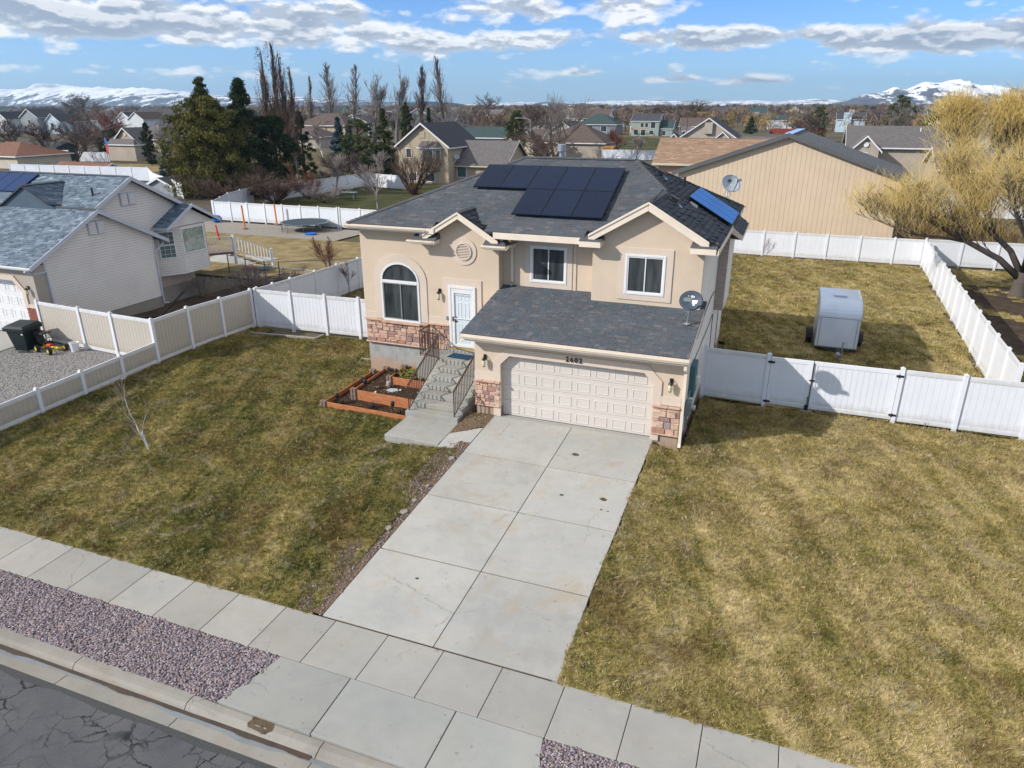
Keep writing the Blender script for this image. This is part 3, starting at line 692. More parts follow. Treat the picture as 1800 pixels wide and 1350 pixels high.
scatter('straw', lawnC, gcs, 8, 1.0, 2.4, 'bleached straw blades in the back lawn', 8, tilt=.7, dens_noise=(.7, .42, .6, 1, 16))
scatter('grass', lawnC, gc2, 26, .7, 1.3, 'patchy yellow grass covering the back lawn', 3, tilt=.3, dens_noise=(.5, .35, .6, 12, 40))
scatter('grass', lawnD, gc2, 14, .7, 1.3, 'thin green grass on the neighbouring lot at the right', 4, tilt=.3, dens_noise=(.4, .4, .6, 5, 26))
def pebble(seed, m='river_pebble', s=.037):
    rg = random.Random(seed); b = MB(); n = 6; vs = []
    for k, (rr, h) in enumerate(((.55, -.3), (1, 0), (.6, .32))):
        for i in range(n):
            t = 2*PI*i/n+rg.random()*.4; q = s*rr*(.8+.35*rg.random()); vs.append((q*math.cos(t), q*.75*math.sin(t), s*h+s*.2))
    fs = [tuple(range(n))[::-1], tuple(range(2*n, 3*n))]
    for k in range(2):
        for i in range(n): j = (i+1) % n; fs.append((k*n+i, k*n+j, (k+1)*n+j, (k+1)*n+i))
    b.add(vs, fs); return b.build('pebble', m, org=(0, 0, 0), smooth=True)
pc = src_collection('pebbles', [pebble(i) for i in range(6)]); gc3 = src_collection('gravels', [pebble(i+9, 'grey_gravel', .035) for i in range(4)])
scatter('river_pebbles', strip, pc, 900, .55, 1.25, 'rounded purple, blue and cream river pebbles filling the street strip', 11, tilt=.6)
scatter('pebbles', edge, pc, 120, .4, 1.2, 'loose reddish pebbles in the soil beside the driveway', 12, tilt=.6)
scatter('gravel', bpy.data.objects['gravel_pad'], gc3, 150, .5, 1.2, 'loose grey gravel on the neighbour\'s parking pad', 13, tilt=.6)
def chip(seed):
    rg = random.Random(seed); b = MB(); b.add([(-.02, -.008, 0), (.02, -.01, .004), (.024, .008, .012), (-.018, .01, .006)], [(0, 1, 2, 3)], .2+.7*rg.random()); return b.build('bark_chip', 'far_ochre', org=(0, 0, 0))
cc = src_collection('chips', [chip(i) for i in range(4)])
scatter('bark_chips', corner2, cc, 45, .5, 1.3, 'tan bark chips scattered over the planter soil', 15, tilt=.5)
scatter('bark_chips', corner_bed, cc, 160, .5, 1.6, 'tan wood chips in the corner beside the garage', 16, tilt=.5)
def leaf(seed):
    rg = random.Random(seed); b = MB(); s = .035
    b.add([(-s, 0, 0), (-s*.3, -s*.6, .012), (s, -s*.1, 0), (s*.2, s*.6, .016)], [(0, 1, 2, 3)], rg.random()+.01); return b.build('dry_leaf', 'leaf_dry', org=(0, 0, 0))
lc = src_collection('leaves', [leaf(i) for i in range(6)])
scatter('fallen_leaves', lawnB, lc, .9, .6, 1.6, 'scattered dry orange leaves on the right lawn', 21, tilt=.5, zoff=.05, dens_noise=(.25, .4, .7, .2, 4))
scatter('fallen_leaves', lawnA, lc, 1.6, .4, 1.1, 'scattered dry brown leaves on the left lawn', 22, tilt=.5, zoff=.04, dens_noise=(.25, .4, .7, .6, 4))
# ------------------------------------------------------------------ main house
def shingles(parent, O, U, V, poly, m, ex=.14, w=(.16, .34), th=.012, seed=0, name='shingles', lift=.004, stagger=True):
    """rows of separate overlapping tabs inside a convex polygon given in (u, v) on a roof plane"""
    O, U, V = np.array(O, float), np.array(U, float), np.array(V, float); U /= np.linalg.norm(U); V /= np.linalg.norm(V)
    Nn = np.cross(U, V); Nn = Nn if Nn[2] > 0 else -Nn
    rg = random.Random(seed); P = poly; vmax = max(p[1] for p in P); v = min(p[1] for p in P); vs = []; fs = []; ti = []
    def span(v):
        xs = []
        for i in range(len(P)):
            (a, b), (c, d) = P[i], P[(i+1) % len(P)]
            if (b-v)*(d-v) <= 0 and abs(d-b) > 1e-9: xs.append(a+(c-a)*(v-b)/(d-b))
        return (min(xs), max(xs)) if len(xs) > 1 else None
    while v < vmax-1e-3:
        v1 = min(v+ex*1.12, vmax); s0 = span(min(v+1e-4, vmax)); s1 = span(v1-1e-4)
        if s0 and s1:
            u = s0[0]-rg.random()*w[0]
            while u < s0[1]:
                ww = rg.uniform(*w); a, b = max(u, s0[0]), min(u+ww-.006, s0[1]); u += ww
                if b-a < .02: continue
                a1, b1 = max(a, s1[0]), min(b, s1[1])
                if b1 <= a1: a1 = b1 = min(max((a+b)/2, s1[0]), s1[1])
                t = th*rg.choice((.7, .7, 1, 1.7)); k = len(vs)
                vv = v + (rg.uniform(-.006, .006) if stagger else 0)
                for q, r_, h in ((a, vv, lift+t), (b, vv, lift+t), (b1, v1, lift), (a1, v1, lift), (a, vv, 0), (b, vv, 0)): vs.append(O+U*q+V*r_+Nn*h)
                fs += [(k, k+1, k+2, k+3), (k+4, k+5, k+1, k)]; x = rg.random(); ti += [x*.999+.0005]*2
        v += ex
    o = np_mesh(name, vs, fs, m, parent, ti); o['kind'] = 'stuff'; return o
def roofplane(parent, name, pts, m, th=.09, tt=.012, **k):
    """roof deck slab + shingle courses over a 3D polygon whose first edge is the eave"""
    P = [Vector(p) for p in pts]; U = (P[1]-P[0]).normalized(); nrm = U.cross(P[2]-P[0]).normalized()
    if nrm.z < 0: nrm = -nrm
    V = nrm.cross(U); V = V if V.z > 0 else -V
    b = MB(); b.slab(P, -nrm*th); d = b.build(name, 'shingle_base' if 'shingle_base' in MATS else m, parent)
    uv = [((p-P[0]).dot(U), (p-P[0]).dot(V)) for p in P]
    shingles(parent, P[0], U, V, uv, m, th=tt, **k); return d
simple('shingle_base', (.07, .07, .07), .95, .1, 3)
def ridge_caps(parent, a, b, m, sp=.17, w=.26, seed=0):
    a, b = Vector(a), Vector(b); L = (b-a).length; d = (b-a)/L; sd = d.cross(Vector((0, 0, 1))).normalized(); up = sd.cross(d); n = int(L/sp); rg = random.Random(seed)
    B = MB()
    for i in range(n):
        p = a+d*(i*sp); q = p+d*(sp*1.25); h = .035; B.add([p-sd*w/2-up*.01, p+up*h+up*.012, p+sd*w/2-up*.01, q-sd*w/2-up*.02, q+up*(h-.012), q+sd*w/2-up*.02, p-sd*w/2-up*.03, p+up*.0, p+sd*w/2-up*.03],
              [(0, 1, 4, 3), (1, 2, 5, 4), (6, 7, 1, 0), (7, 8, 2, 1)], .1+.3*rg.random())
    o = B.build('ridge_caps', m, parent); o['kind'] = 'stuff'; return o
def wall_panel(b, pts, th=.2, d=(0, 1, 0)):
    b.slab(pts, Vector(d)*th)
def frame_rect(b, x0, x1, z0, z1, y, w, t):                             # ring standing proud of a wall that faces -Y
    b.box(x0, x0+w, y-t, y, z0, z1); b.box(x1-w, x1, y-t, y, z0, z1); b.box(x0+w, x1-w, y-t, y, z0, z0+w); b.box(x0+w, x1-w, y-t, y, z1-w, z1)
def window(parent, x0, x1, z0, z1, y, split=True, fm='white_paint', glass='window_glass', w=.075, t=.05, screen=False):
    b = MB(); frame_rect(b, x0, x1, z0, z1, y, w, t); f = b.build('window', fm, parent, bevel=.008)
    g = MB(); g.box(x0+w, x1-w, y-.012, y-.002, z0+w, z1-w); g.build('pane', glass, f)
    s = MB(); i = .035; frame_rect(s, x0+w, (x0+x1)/2+.02, z0+w, z1-w, y-.012, i, .022); s.box((x0+x1)/2+.02, x1-w-i, y-.027, y-.012, z0+w, z0+w+i); s.box((x0+x1)/2+.02, x1-w-i, y-.027, y-.012, z1-w-i, z1-w); s.box(x1-w-i, x1-w, y-.027, y-.012, z0+w, z1-w)
    s.build('sash', fm, f)
    if screen: MB().box(x0+w+i, (x0+x1)/2-.02, y-.018, y-.014, z0+w+i, z1-w-i).build('screen', 'window_screen', f)
    return f
def gutter(parent, a, b, m='cream_metal', h=.12, d=.11, out=(0, -1, 0)):
    a, b, out = Vector(a), Vector(b), Vector(out); u = Vector((0, 0, 1)); B = MB()
    pr = [(0, 0), (0, -h), (d*.6, -h), (d*.85, -h*.55), (d, -h*.45), (d, 0), (d-.015, 0), (d-.015, -h*.35), (d*.6, -h+.02), (.012, -h+.02), (.012, 0)]
    vs = [p+out*x+u*z for p in (a, b) for x, z in pr]; n = len(pr)
    B.add(vs, [(i, i+1, n+i+1, n+i) for i in range(n-1)] + [tuple(range(n)), tuple(range(n, 2*n))[::-1]])
    # fix winding for outward normals is not needed for a thin trough
    return B.build('gutter', m, parent)
def stones(parent, x0, x1, z0, z1, y, seed, rows=(.10, .19), wr=(.13, .34), cap=None, proud=(.025, .05)):
    rg = random.Random(seed); z = z0; kinds = ['stone_peach']*4+['stone_tan']*4+['stone_rust']*2+['stone_plum']*2+['stone_grey', 'stone_pink', 'stone_pink']
    MB().box(x0, x1, y-.02, y, z0, z1).build('mortar', 'mortar', parent)
    while z < z1-.03:
        h = rg.uniform(*rows)
        if z1-(z+h) < .07: h = z1-z
        x = x0
        while x < x1-.02:
            w = rg.uniform(*wr)
            if x1-(x+w) < .09: w = x1-x
            def one(xa, xb, za, zb):
                p = rg.uniform(*proud); j = lambda s=.008: rg.uniform(-s, s); g = .005; b = MB(); yf = y-.02-p
                q = [(xa+g, za+g), (xb-g, za+g), (xb-g, zb-g), (xa+g, zb-g)]
                i2 = .016
                f = [(xa+g+i2+j(), yf+j(), za+g+i2+j()), (xb-g-i2+j(), yf+j(), za+g+i2+j()), (xb-g-i2+j(), yf+j(), zb-g-i2+j()), (xa+g+i2+j(), yf+j(), zb-g-i2+j())]
                b.add([(a, y-.018, c) for a, c in q]+f, [(4, 5, 6, 7), (0, 1, 5, 4), (1, 2, 6, 5), (2, 3, 7, 6), (3, 0, 4, 7)])
                b.build('stone', rg.choice(kinds), parent)
            if h > .13 and w < .3 and rg.random() < .25: one(x, x+w, z, z+h*.45); one(x, x+w, z+h*.45, z+h)
            else: one(x, x+w, z, z+h)
            x += w
        z += h
    if cap:
        x = x0-.02
        while x < x1+.01:
            w = min(rg.uniform(.3, .5), x1+.02-x)
            MB().box(x+.004, x+w-.004, y-.12, y, cap[0], cap[1]).build('cap_stone', 'stone_peach', parent, bevel=.012); x += w
def lantern(x, y, z, label, s=1.0):
    t = thing('wall_lantern', label, 'lamp', (x, y, z-.2*s), group='outdoor wall lanterns')
    part('wall_plate', 'black_metal', t, lambda b: b.box(x-.05*s, x+.05*s, y-.03, y-.001, z-.02*s, z+.16*s), bevel=.01)
    part('arm', 'black_metal', t, lambda b: b.tube([(x, y-.03, z+.08*s), (x, y-.08, z+.15*s), (x, y-.13, z+.12*s), (x, y-.13, z+.06*s)], .012, 6))
    part('cap', 'black_metal', t, lambda b: b.lathe([(.02*s, .09*s), (.055*s, .05*s), (.075*s, .01*s), (.07*s, 0)], (x, y-.13, z), 8))
    part('lamp_glass', 'lamp_glass', t, lambda b: b.lathe([(.055*s, 0), (.065*s, -.1*s), (.045*s, -.2*s)], (x, y-.13, z), 8))
    part('base_ring', 'black_metal', t, lambda b: b.lathe([(.05*s, 0), (.05*s, -.02*s), (.015*s, -.04*s)], (x, y-.13, z-.2*s), 8))
    return t

H = thing('house', 'tan stucco split-level house with dark shingled hip roof, stone base and white double garage door', 'house', (-.5, 6, -.5))
ZE = 5.56; YE = 2.35; SL = .416; YR = 7.3; ZR = ZE+SL*(YR-YE); XL0 = -6.9; RX0 = -1.85; RX1 = 2.5; SR = .583; XR1 = 6.15; YB = 12.25
zf = lambda y: ZE+SL*(y-YE)
zrt = lambda x: ZR-SR*(x-RX1)
# walls
part('wall', 'stucco', H, lambda b: b.box(-6.65, -3.93, 2.75, 3.4, 1.05, ZE+.03))
part('wall', 'stucco', H, lambda b: b.box(-6.65, -6.4, 3.4, 12.0, 1.05, ZE+.03))
part('wall', 'stucco', H, lambda b: b.box(-6.4, 5.5, 11.8, 12.0, -.5, ZE-.05))
GLX, GLZ = -2.50, 6.13
part('wall', 'stucco', H, lambda b: b.slab([(-3.93, 2.73, 1.0), (-1.14, 2.73, 1.0), (-1.14, 2.73, 5.25), (GLX, 2.73, 6.04), (-3.93, 2.73, 5.25)], (0, .6, 0)))
part('wall', 'stucco', H, lambda b: b.box(-1.14, 2.2, 3.2, 3.4, 2.0, ZE+.2))
GRX, GRZ = 3.97, 6.76
part('wall', 'stucco', H, lambda b: b.slab([(2.2, 2.6, 2.6), (5.72, 2.6, 2.6), (5.72, 2.6, 5.60), (GRX, 2.6, 6.62), (2.2, 2.6, 5.60)], (0, .6, 0)))
part('wall', 'siding_cream', H, lambda b: b.box(5.5, 5.72, 3.2, 12.0, -.1, 5.5))
part('pilaster', 'stucco_trim', H, lambda b: b.box(1.40, 1.50, 3.17, 3.2, 3.5, 5.5))
part('foundation', 'foundation', H, lambda b: b.box(-6.62, -4.0, 2.79, 3.2, -.7, 1.05))
part('foundation', 'foundation', H, lambda b: b.box(-6.62, -6.3, 3.2, 12.0, -1.0, 1.05))
part('foundation', 'foundation', H, lambda b: b.box(5.50, 5.735, .02, 12.02, -.9, -.07))
# garage
part('garage_wall', 'stucco', H, lambda b: b.box(-.9, 0, 0, .22, .34, 2.6))
part('garage_wall', 'stucco', H, lambda b: b.box(4.88, 5.72, 0, .22, .24, 2.6))
part('garage_wall', 'stucco', H, lambda b: (b.box(0, 4.88, 0, .22, 2.13, 2.6), b.slab([(0, 0, 1.82), (.30, 0, 2.13), (0, 0, 2.13)], (0, .22, 0)), b.slab([(4.88, 0, 1.82), (4.88, 0, 2.13), (4.58, 0, 2.13)], (0, .22, 0))))
part('garage_wall', 'stucco', H, lambda b: b.box(-.9, -.72, .22, 2.73, .3, 2.62))
part('garage_wall', 'siding_cream', H, lambda b: b.slab([(5.5, .22, .2), (5.5, 3.2, .2), (5.5, 3.2, 3.5), (5.5, .22, 2.8)], (.22, 0, 0)))
part('garage_foundation', 'foundation', H, lambda b: b.box(-.88, -.02, .015, 2.73, -.3, .34))
part('garage_foundation', 'foundation', H, lambda b: b.box(4.9, 5.70, .015, .3, -.3, .24))
def arch_trim(b, ins, out, y0, th, z0, ztop):
    def ring(o): return [(-o, z0), (-o, 1.82+o*.42), (.30-o*.42, ztop+o), (4.58+o*.42, ztop+o), (4.88+o, 1.82+o*.42), (4.88+o, z0)]
    A = [(x, y0, z) for x, z in ring(ins)]; B = [(x, y0, z) for x, z in ring(out)]
    b.strip(A, B, (0, th, 0))
part('garage_trim', 'stucco_trim', H, lambda b: arch_trim(b, 0.0, .25, -.035, .034, .0, 2.13))
boxp('trim_band', 'stucco_trim', H, -.9, -.252, -.03, 0, 1.22, 1.48); boxp('trim_band', 'stucco_trim', H, 5.132, 5.72, -.03, 0, 1.2, 1.46)
stones(H, -.9, -.02, .34, 1.16, 0, 4, cap=(1.16, 1.225))
stones(H, 4.90, 5.72, .24, 1.12, 0, 5, rows=(.13, .24), wr=(.2, .5), cap=(1.12, 1.18))
part('cap_stone', 'stone_peach', H, lambda b: b.box(4.90, 5.73, -.08, 0, .215, .26), bevel=.01)
part('cap_stone', 'stone_peach', H, lambda b: b.box(-.9, -.02, -.08, 0, .315, .355), bevel=.01)
# garage door: four sections, thirty two raised panels
gd = part('garage_door', 'garage_door_paint', H, lambda b: [b.box(.0, 4.88, .19, .22, k*.533+.004, (k+1)*.533-.004) for k in range(4)] and b.box(0, 4.88, .215, .225, 0, 2.13), bevel=.003)
def raised(b, x0, x1, z0, z1, y, r=.045, d=.012):
    b.add([(x0, y, z0), (x1, y, z0), (x1, y, z1), (x0, y, z1), (x0+.012, y-d*.2+.006, z0+.012)], [])
    A = [(x0, z0), (x1, z0), (x1, z1), (x0, z1)]
    def ring(o, dy): return [(x0+o, y+dy, z0+o), (x1-o, y+dy, z0+o), (x1-o, y+dy, z1-o), (x0+o, y+dy, z1-o)]
    R = [ring(0, 0), ring(.010, -.013), ring(.024, -.013), ring(.034, -.002), ring(.044, -.002)]
    k = len(b.v); b.v += [p for q in R for p in q]; fs = []
    for i in range(4):
        for j in range(4): l = (j+1) % 4; fs.append((k+i*4+j, k+i*4+l, k+i*4+4+l, k+i*4+4+j))
    fs.append((k+16, k+17, k+18, k+19)); b.f += fs; b.t += [0.]*len(fs)
pm = None
for r_ in range(4):
    for c_ in range(8):
        x0 = .13+c_*.586; z0 = .08+r_*.533+ (.01 if r_ else 0)
        if pm is None: pm = part('raised_panel', 'garage_door_paint', gd, lambda b: raised(b, x0, x0+.43, z0, z0+.32, .19)); px0, pz0 = x0, z0; base = pm.location.copy()
        else:
            o = pm.copy(); COL.objects.link(o); o.parent = gd; o.location = base+Vector((x0-px0, 0, z0-pz0))
part('weather_seal', 'rubber', gd, lambda b: b.box(.01, 4.87, .17, .2, -.01, .012))
# house number
def digit(ch, x, y, z, s, parent):
    cu = bpy.data.curves.new('digit', 'FONT'); cu.body = ch; cu.size = s; cu.extrude = .012; cu.offset = .0035
    o = bpy.data.objects.new('tmp', cu); COL.objects.link(o)
    dg = bpy.context.evaluated_depsgraph_get(); me = bpy.data.meshes.new_from_object(o.evaluated_get(dg)); bpy.data.objects.remove(o)
    me.materials.clear(); me.materials.append(MATS['black_metal']); me.name = 'digit'
    n = bpy.data.objects.new('digit', me); COL.objects.link(n); n.parent = parent; n.location = Vector((x, y, z))-ORG[parent]; n.rotation_euler = (PI/2, 0, 0); ORG[n] = Vector((x, y, z)); return n
for i, ch in enumerate('2602'): digit(ch, 2.16+.140*i, -.05, 2.195, .215, H)
# window trims and windows
part('window_trim', 'stucco_trim', H, lambda b: frame_rect(b, 3.07, 4.80, 3.62, 5.30, 2.6, .22, .03))
window(H, 3.29, 4.58, 3.80, 5.10, 2.6)
part('window_trim', 'stucco_trim', H, lambda b: frame_rect(b, -.33, 1.36, 3.60, 5.24, 3.2, .2, .03))
window(H, -.15, 1.17, 3.77, 5.05, 3.2)
# arched window: big slider under a curved light
WX0, WX1, WB, WM, WS = -5.86, -4.27, 1.95, 3.40, 3.50
def archpts(o, n=14):
    cx = (WX0+WX1)/2; a = (WX1-WX0)/2+o; pts = [(WX0-o, WB if o <= 0 else WB)]
    for k in range(n+1):
        t = PI-PI*k/n; pts.append((cx+a*math.cos(t), WS+(.68+o)*math.sin(t)**1.0 if 0 < k < n else WS))
    pts.append((WX1+o, WB)); return pts
def arch_ring(b, o0, o1, y, t, z0=None):
    A = archpts(o0); B = archpts(o1)
    if z0 is not None: A[0] = (A[0][0], z0); A[-1] = (A[-1][0], z0); B[0] = (B[0][0], z0); B[-1] = (B[-1][0], z0)
    b.strip([(x, y, z) for x, z in A], [(x, y, z) for x, z in B], (0, t, 0))
part('window_trim', 'stucco_trim', H, lambda b: arch_ring(b, .002, .30, 2.715, .034, 2.0))
wf = part('arched_window', 'white_paint', H, lambda b: (arch_ring(b, -.07, 0, 2.69, .059), b.box(WX0+.07, WX1-.07, 2.69, 2.749, WB, WB+.075), b.box(WX0+.07, WX1-.07, 2.685, 2.749, WM, WM+.11)), bevel=.006)
def archglass(b):
    pts = [(x, 2.735, z) for x, z in archpts(-.07)[1:-1] if z >= WM+.1]; pts = [(WX1-.07, 2.735, WM+.11)]+pts[::-1]+[(WX0+.07, 2.735, WM+.11)]; b.slab(pts, (0, .01, 0))
part('pane', 'window_glass', wf, archglass)
part('pane', 'window_glass', wf, lambda b: b.box(WX0+.07, WX1-.07, 2.735, 2.745, WB+.075, WM))
part('blind', 'lamp_glass', wf, lambda b: b.box(WX0+.10, WX1-.10, 2.728, 2.734, 3.24, 3.34)) if False else None
part('sash', 'aluminium', wf, lambda b: (frame_rect(b, WX0+.07, -5.04, WB+.075, WM, 2.735, .035, .025), frame_rect(b, -5.06, WX1-.07, WB+.075, WM, 2.71, .03, .012)))
boxp('trim_band', 'stucco_trim', H, -6.65, WX0-.302, 2.72, 2.75, 1.98, 2.22); boxp('trim_band', 'stucco_trim', H, -3.93, -3.302, 2.70, 2.73, 2.04, 2.28)
stones(H, -6.62, -4.0, 1.06, 1.90, 2.75, 1, rows=(.12, .20), wr=(.18, .44))
part('cap_stone', 'stone_peach', H, lambda b: (b.box(-6.66, WX0-.0, 2.66, 2.75, 1.90, 1.975), b.box(WX1, -3.95, 2.66, 2.75, 1.90, 1.975), b.box(WX0, WX1, 2.62, 2.75, 1.86, 1.945)), bevel=.008)
part('cap_stone', 'stone_peach', H, lambda b: b.box(-6.66, -3.98, 2.65, 2.75, 1.015, 1.065), bevel=.01)
stones(H, -3.93, -3.10, 1.06, 1.98, 2.73, 2, rows=(.12, .20), wr=(.16, .36))
part('cap_stone', 'stone_peach', H, lambda b: b.box(-3.95, -3.10, 2.64, 2.73, 1.98, 2.04), bevel=.008)
# round gable vent
vt = part('round_vent', 'stucco_trim', H, lambda b: b.strip([(-2.45+.30*math.cos(t), 2.70, 4.76+.30*math.sin(t)) for t in np.arange(0, 2*PI, PI/14)], [(-2.45+.48*math.cos(t), 2.70, 4.76+.48*math.sin(t)) for t in np.arange(0, 2*PI, PI/14)], (0, .03, 0), True))
part('vent_ring', 'stucco_trim', vt, lambda b: b.strip([(-2.45+.26*math.cos(t), 2.66, 4.76+.26*math.sin(t)) for t in np.arange(0, 2*PI, PI/14)], [(-2.45+.305*math.cos(t), 2.66, 4.76+.305*math.sin(t)) for t in np.arange(0, 2*PI, PI/14)], (0, .069, 0), True))
for k in range(9):
    zz = 4.76-.225+k*.056; hw = math.sqrt(max(.001, .26**2-(zz-4.76)**2))
    part('louvre', 'stucco_trim', vt, lambda b: b.slab([(-2.45-hw, 2.668, zz-.016), (-2.45+hw, 2.668, zz-.016), (-2.45+hw, 2.715, zz+.014), (-2.45-hw, 2.715, zz+.014)], (0, -.003, -.006)))
part('vent_back', 'block_brown', vt, lambda b: b.lathe([(.265, 0), (.265, .006)], (-2.45, 2.722, 4.76), 20, axis=(0, 1, 0)))
# door
part('door_trim', 'stucco_trim', H, lambda b: (b.box(-3.30, -3.08, 2.695, 2.73, 2.03, 3.52), b.box(-3.30, -1.80, 2.695, 2.73, 3.52, 3.76), b.box(-2.02, -1.80, 2.695, 2.73, 1.2, 3.52)))
dr = part('door_frame', 'white_paint', H, lambda b: (b.box(-3.08, -2.98, 2.65, 2.73, 1.22, 3.52), b.box(-2.12, -2.02, 2.65, 2.73, 1.22, 3.52), b.box(-2.98, -2.12, 2.65, 2.73, 3.42, 3.52)), bevel=.006)
sdr = part('storm_door', 'white_paint', dr, lambda b: (b.box(-2.98, -2.86, 2.665, 2.70, 1.24, 3.41), b.box(-2.20, -2.12, 2.665, 2.70, 1.24, 3.41), b.box(-2.86, -2.20, 2.665, 2.70, 3.25, 3.41), b.box(-2.86, -2.20, 2.665, 2.70, 1.24, 1.34), b.box(-2.86, -2.20, 2.668, 2.69, 2.30, 2.335)), bevel=.004)
part('door_leaf', 'door_white', dr, lambda b: b.box(-2.86, -2.20, 2.705, 2.725, 1.24, 3.25))
for x0, x1 in ((-2.74, -2.58), (-2.47, -2.28)):
    for z0, z1 in ((1.45, 2.12), (2.28, 2.92), (3.0, 3.16)): part('door_panel', 'door_white', dr, lambda b: raised(b, x0, x1, z0, z1, 2.706))
part('door_handle', 'black_metal', dr, lambda b: (b.box(-2.94, -2.90, 2.64, 2.665, 2.20, 2.38), b.tube([(-2.92, 2.62, 2.3), (-2.84, 2.61, 2.3)], .013, 6)), bevel=.004)
part('knob', 'black_metal', dr, lambda b: (b.lathe([(.035, 0), (.038, .03), (.02, .05)], (-2.82, 2.705, 2.21), 8, axis=(0, -1, 0)), b.lathe([(.03, 0), (.03, .03)], (-2.82, 2.705, 2.36), 8, axis=(0, -1, 0))))
part('door_sill', 'weathered_wood', dr, lambda b: b.box(-3.0, -2.08, 2.62, 2.73, 1.16, 1.22))
part('doorbell', 'meter_grey', H, lambda b: b.box(-3.20, -3.13, 2.66, 2.70, 2.22, 2.36), bevel=.008)
part('door_closer', 'aluminium', dr, lambda b: b.tube([(-2.84, 2.66, 3.2), (-2.2, 2.66, 3.2)], .008, 5))
# siding lines on the right wall
def sidingR(b):
    z = -.05; k = 0
    while z < 5.42:
        y0 = .02 if z < 2.55 else (.9+(z-2.6)/.2*.9 if z < 2.9 else 2.62)
        b.add([(5.722, y0, z), (5.738, y0, z), (5.738, 12.0, z), (5.722, 12.0, z), (5.724, y0, z+.118), (5.724, 12.0, z+.118)], [(0, 3, 2, 1), (1, 2, 5, 4), (0, 1, 4)]); z += .118
o = part('siding', 'siding_cream', H, sidingR); o['kind'] = 'stuff'
part('corner_trim', 'stucco', H, lambda b: b.box(5.72, 5.745, -.005, .06, .2, 2.6))
# cantilevered box on the right wall
bo = part('bay', 'siding_cream', H, lambda b: b.box(5.74, 6.07, 7.6, 10.0, 2.2, 5.30))
for k in range(18):
    zz = 2.2+k*.175
    part('plank', 'siding_shade_brown', bo, lambda b: b.slab([(5.742, 7.595, zz), (6.075, 7.595, zz), (6.075, 7.595, zz+.155), (5.742, 7.595, zz+.155)], (0, -.022, .0)))  # front planks browner: tan siding with its shade put into the colour
# main roof
RM = 'shingle_dark'
YS = YE+.42/math.hypot(1, SL)
roofplane(H, 'roof', [(XL0, YE, ZE), (-3.46, YE, ZE), (-3.46, YS, zf(YS)), (XL0+YS-YE, YS, zf(YS))], RM, seed=31)
roofplane(H, 'roof', [(-1.52, YE, ZE), (1.95, YE, ZE), (1.95, YS, zf(YS)), (-1.52, YS, zf(YS))], RM, seed=32)
roofplane(H, 'roof', [(XL0+YS-YE, YS, zf(YS)), (5.75, YS, zf(YS)), (4.05, 5.15, zf(5.15)), (RX1, YR, ZR), (RX0, YR, ZR)], RM, seed=1)
roofplane(H, 'roof', [(XL0, YB, ZE), (XL0, YE, ZE), (RX0, YR, ZR)], RM, seed=2)
roofplane(H, 'roof', [(XR1, YB, ZE), (XL0, YB, ZE), (RX0, YR, ZR), (RX1, YR, ZR)], RM, seed=3)
zx = ZR-SR*(XR1-RX1)
roofplane(H, 'roof', [(XR1, 2.3, zx), (XR1, YB, zx), (RX1, YR, ZR), (GRX, 5.3, GRZ), (GRX, 2.3, GRZ)], RM, seed=4, th=.07, ex=.19, tt=.034)
roofplane(H, 'roof', [(2.10, 2.3, GRZ-SR*(GRX-2.10)), (2.10, 3.0, GRZ-SR*(GRX-2.10)), (GRX, 5.3, GRZ), (GRX, 2.3, GRZ)], RM, seed=5)
roofplane(H, 'roof', [(-3.90, 2.42, GLZ-.6*1.4), (-3.90, 2.55, GLZ-.6*1.4), (GLX, 3.85, GLZ), (GLX, 2.42, GLZ)], RM, seed=6)
roofplane(H, 'roof', [(-1.02, 2.42, GLZ-.6*1.48), (-1.02, 2.55, GLZ-.6*1.48), (GLX, 3.85, GLZ), (GLX, 2.42, GLZ)], RM, seed=7, ex=.17, tt=.03)
roofplane(H, 'roof', [(-1.18, -.45, 2.86), (5.87, -.45, 2.86), (5.87, 3.25, 2.86+.2*3.7), (-1.18, 3.25, 2.86+.2*3.7)], RM, seed=8, ex=.13, w=(.12, .26))
roofplane(H, 'roof', [(6.52, 7.2, 5.10), (6.52, 10.4, 5.10), (6.10, 10.4, 5.42), (6.10, 7.2, 5.42)], RM, seed=9)
ridge_caps(H, (RX0, YR, ZR+.01), (RX1, YR, ZR+.01), RM, seed=1)
ridge_caps(H, (XL0, YE, ZE+.01), (RX0, YR, ZR+.01), RM, seed=2)
ridge_caps(H, (XL0, YB, ZE+.01), (RX0, YR, ZR+.01), RM, seed=12)
ridge_caps(H, (GRX+.03, 5.25, GRZ+.02), (RX1, YR, ZR+.01), RM, seed=3)
ridge_caps(H, (XR1, YB, zx+.01), (RX1, YR, ZR+.01), RM, seed=4)
ridge_caps(H, (GRX, 2.3, GRZ+.012), (GRX, 5.3, GRZ+.012), RM, seed=5)
ridge_caps(H, (GLX, 2.42, GLZ+.012), (GLX, 3.8, GLZ+.012), RM, seed=6)
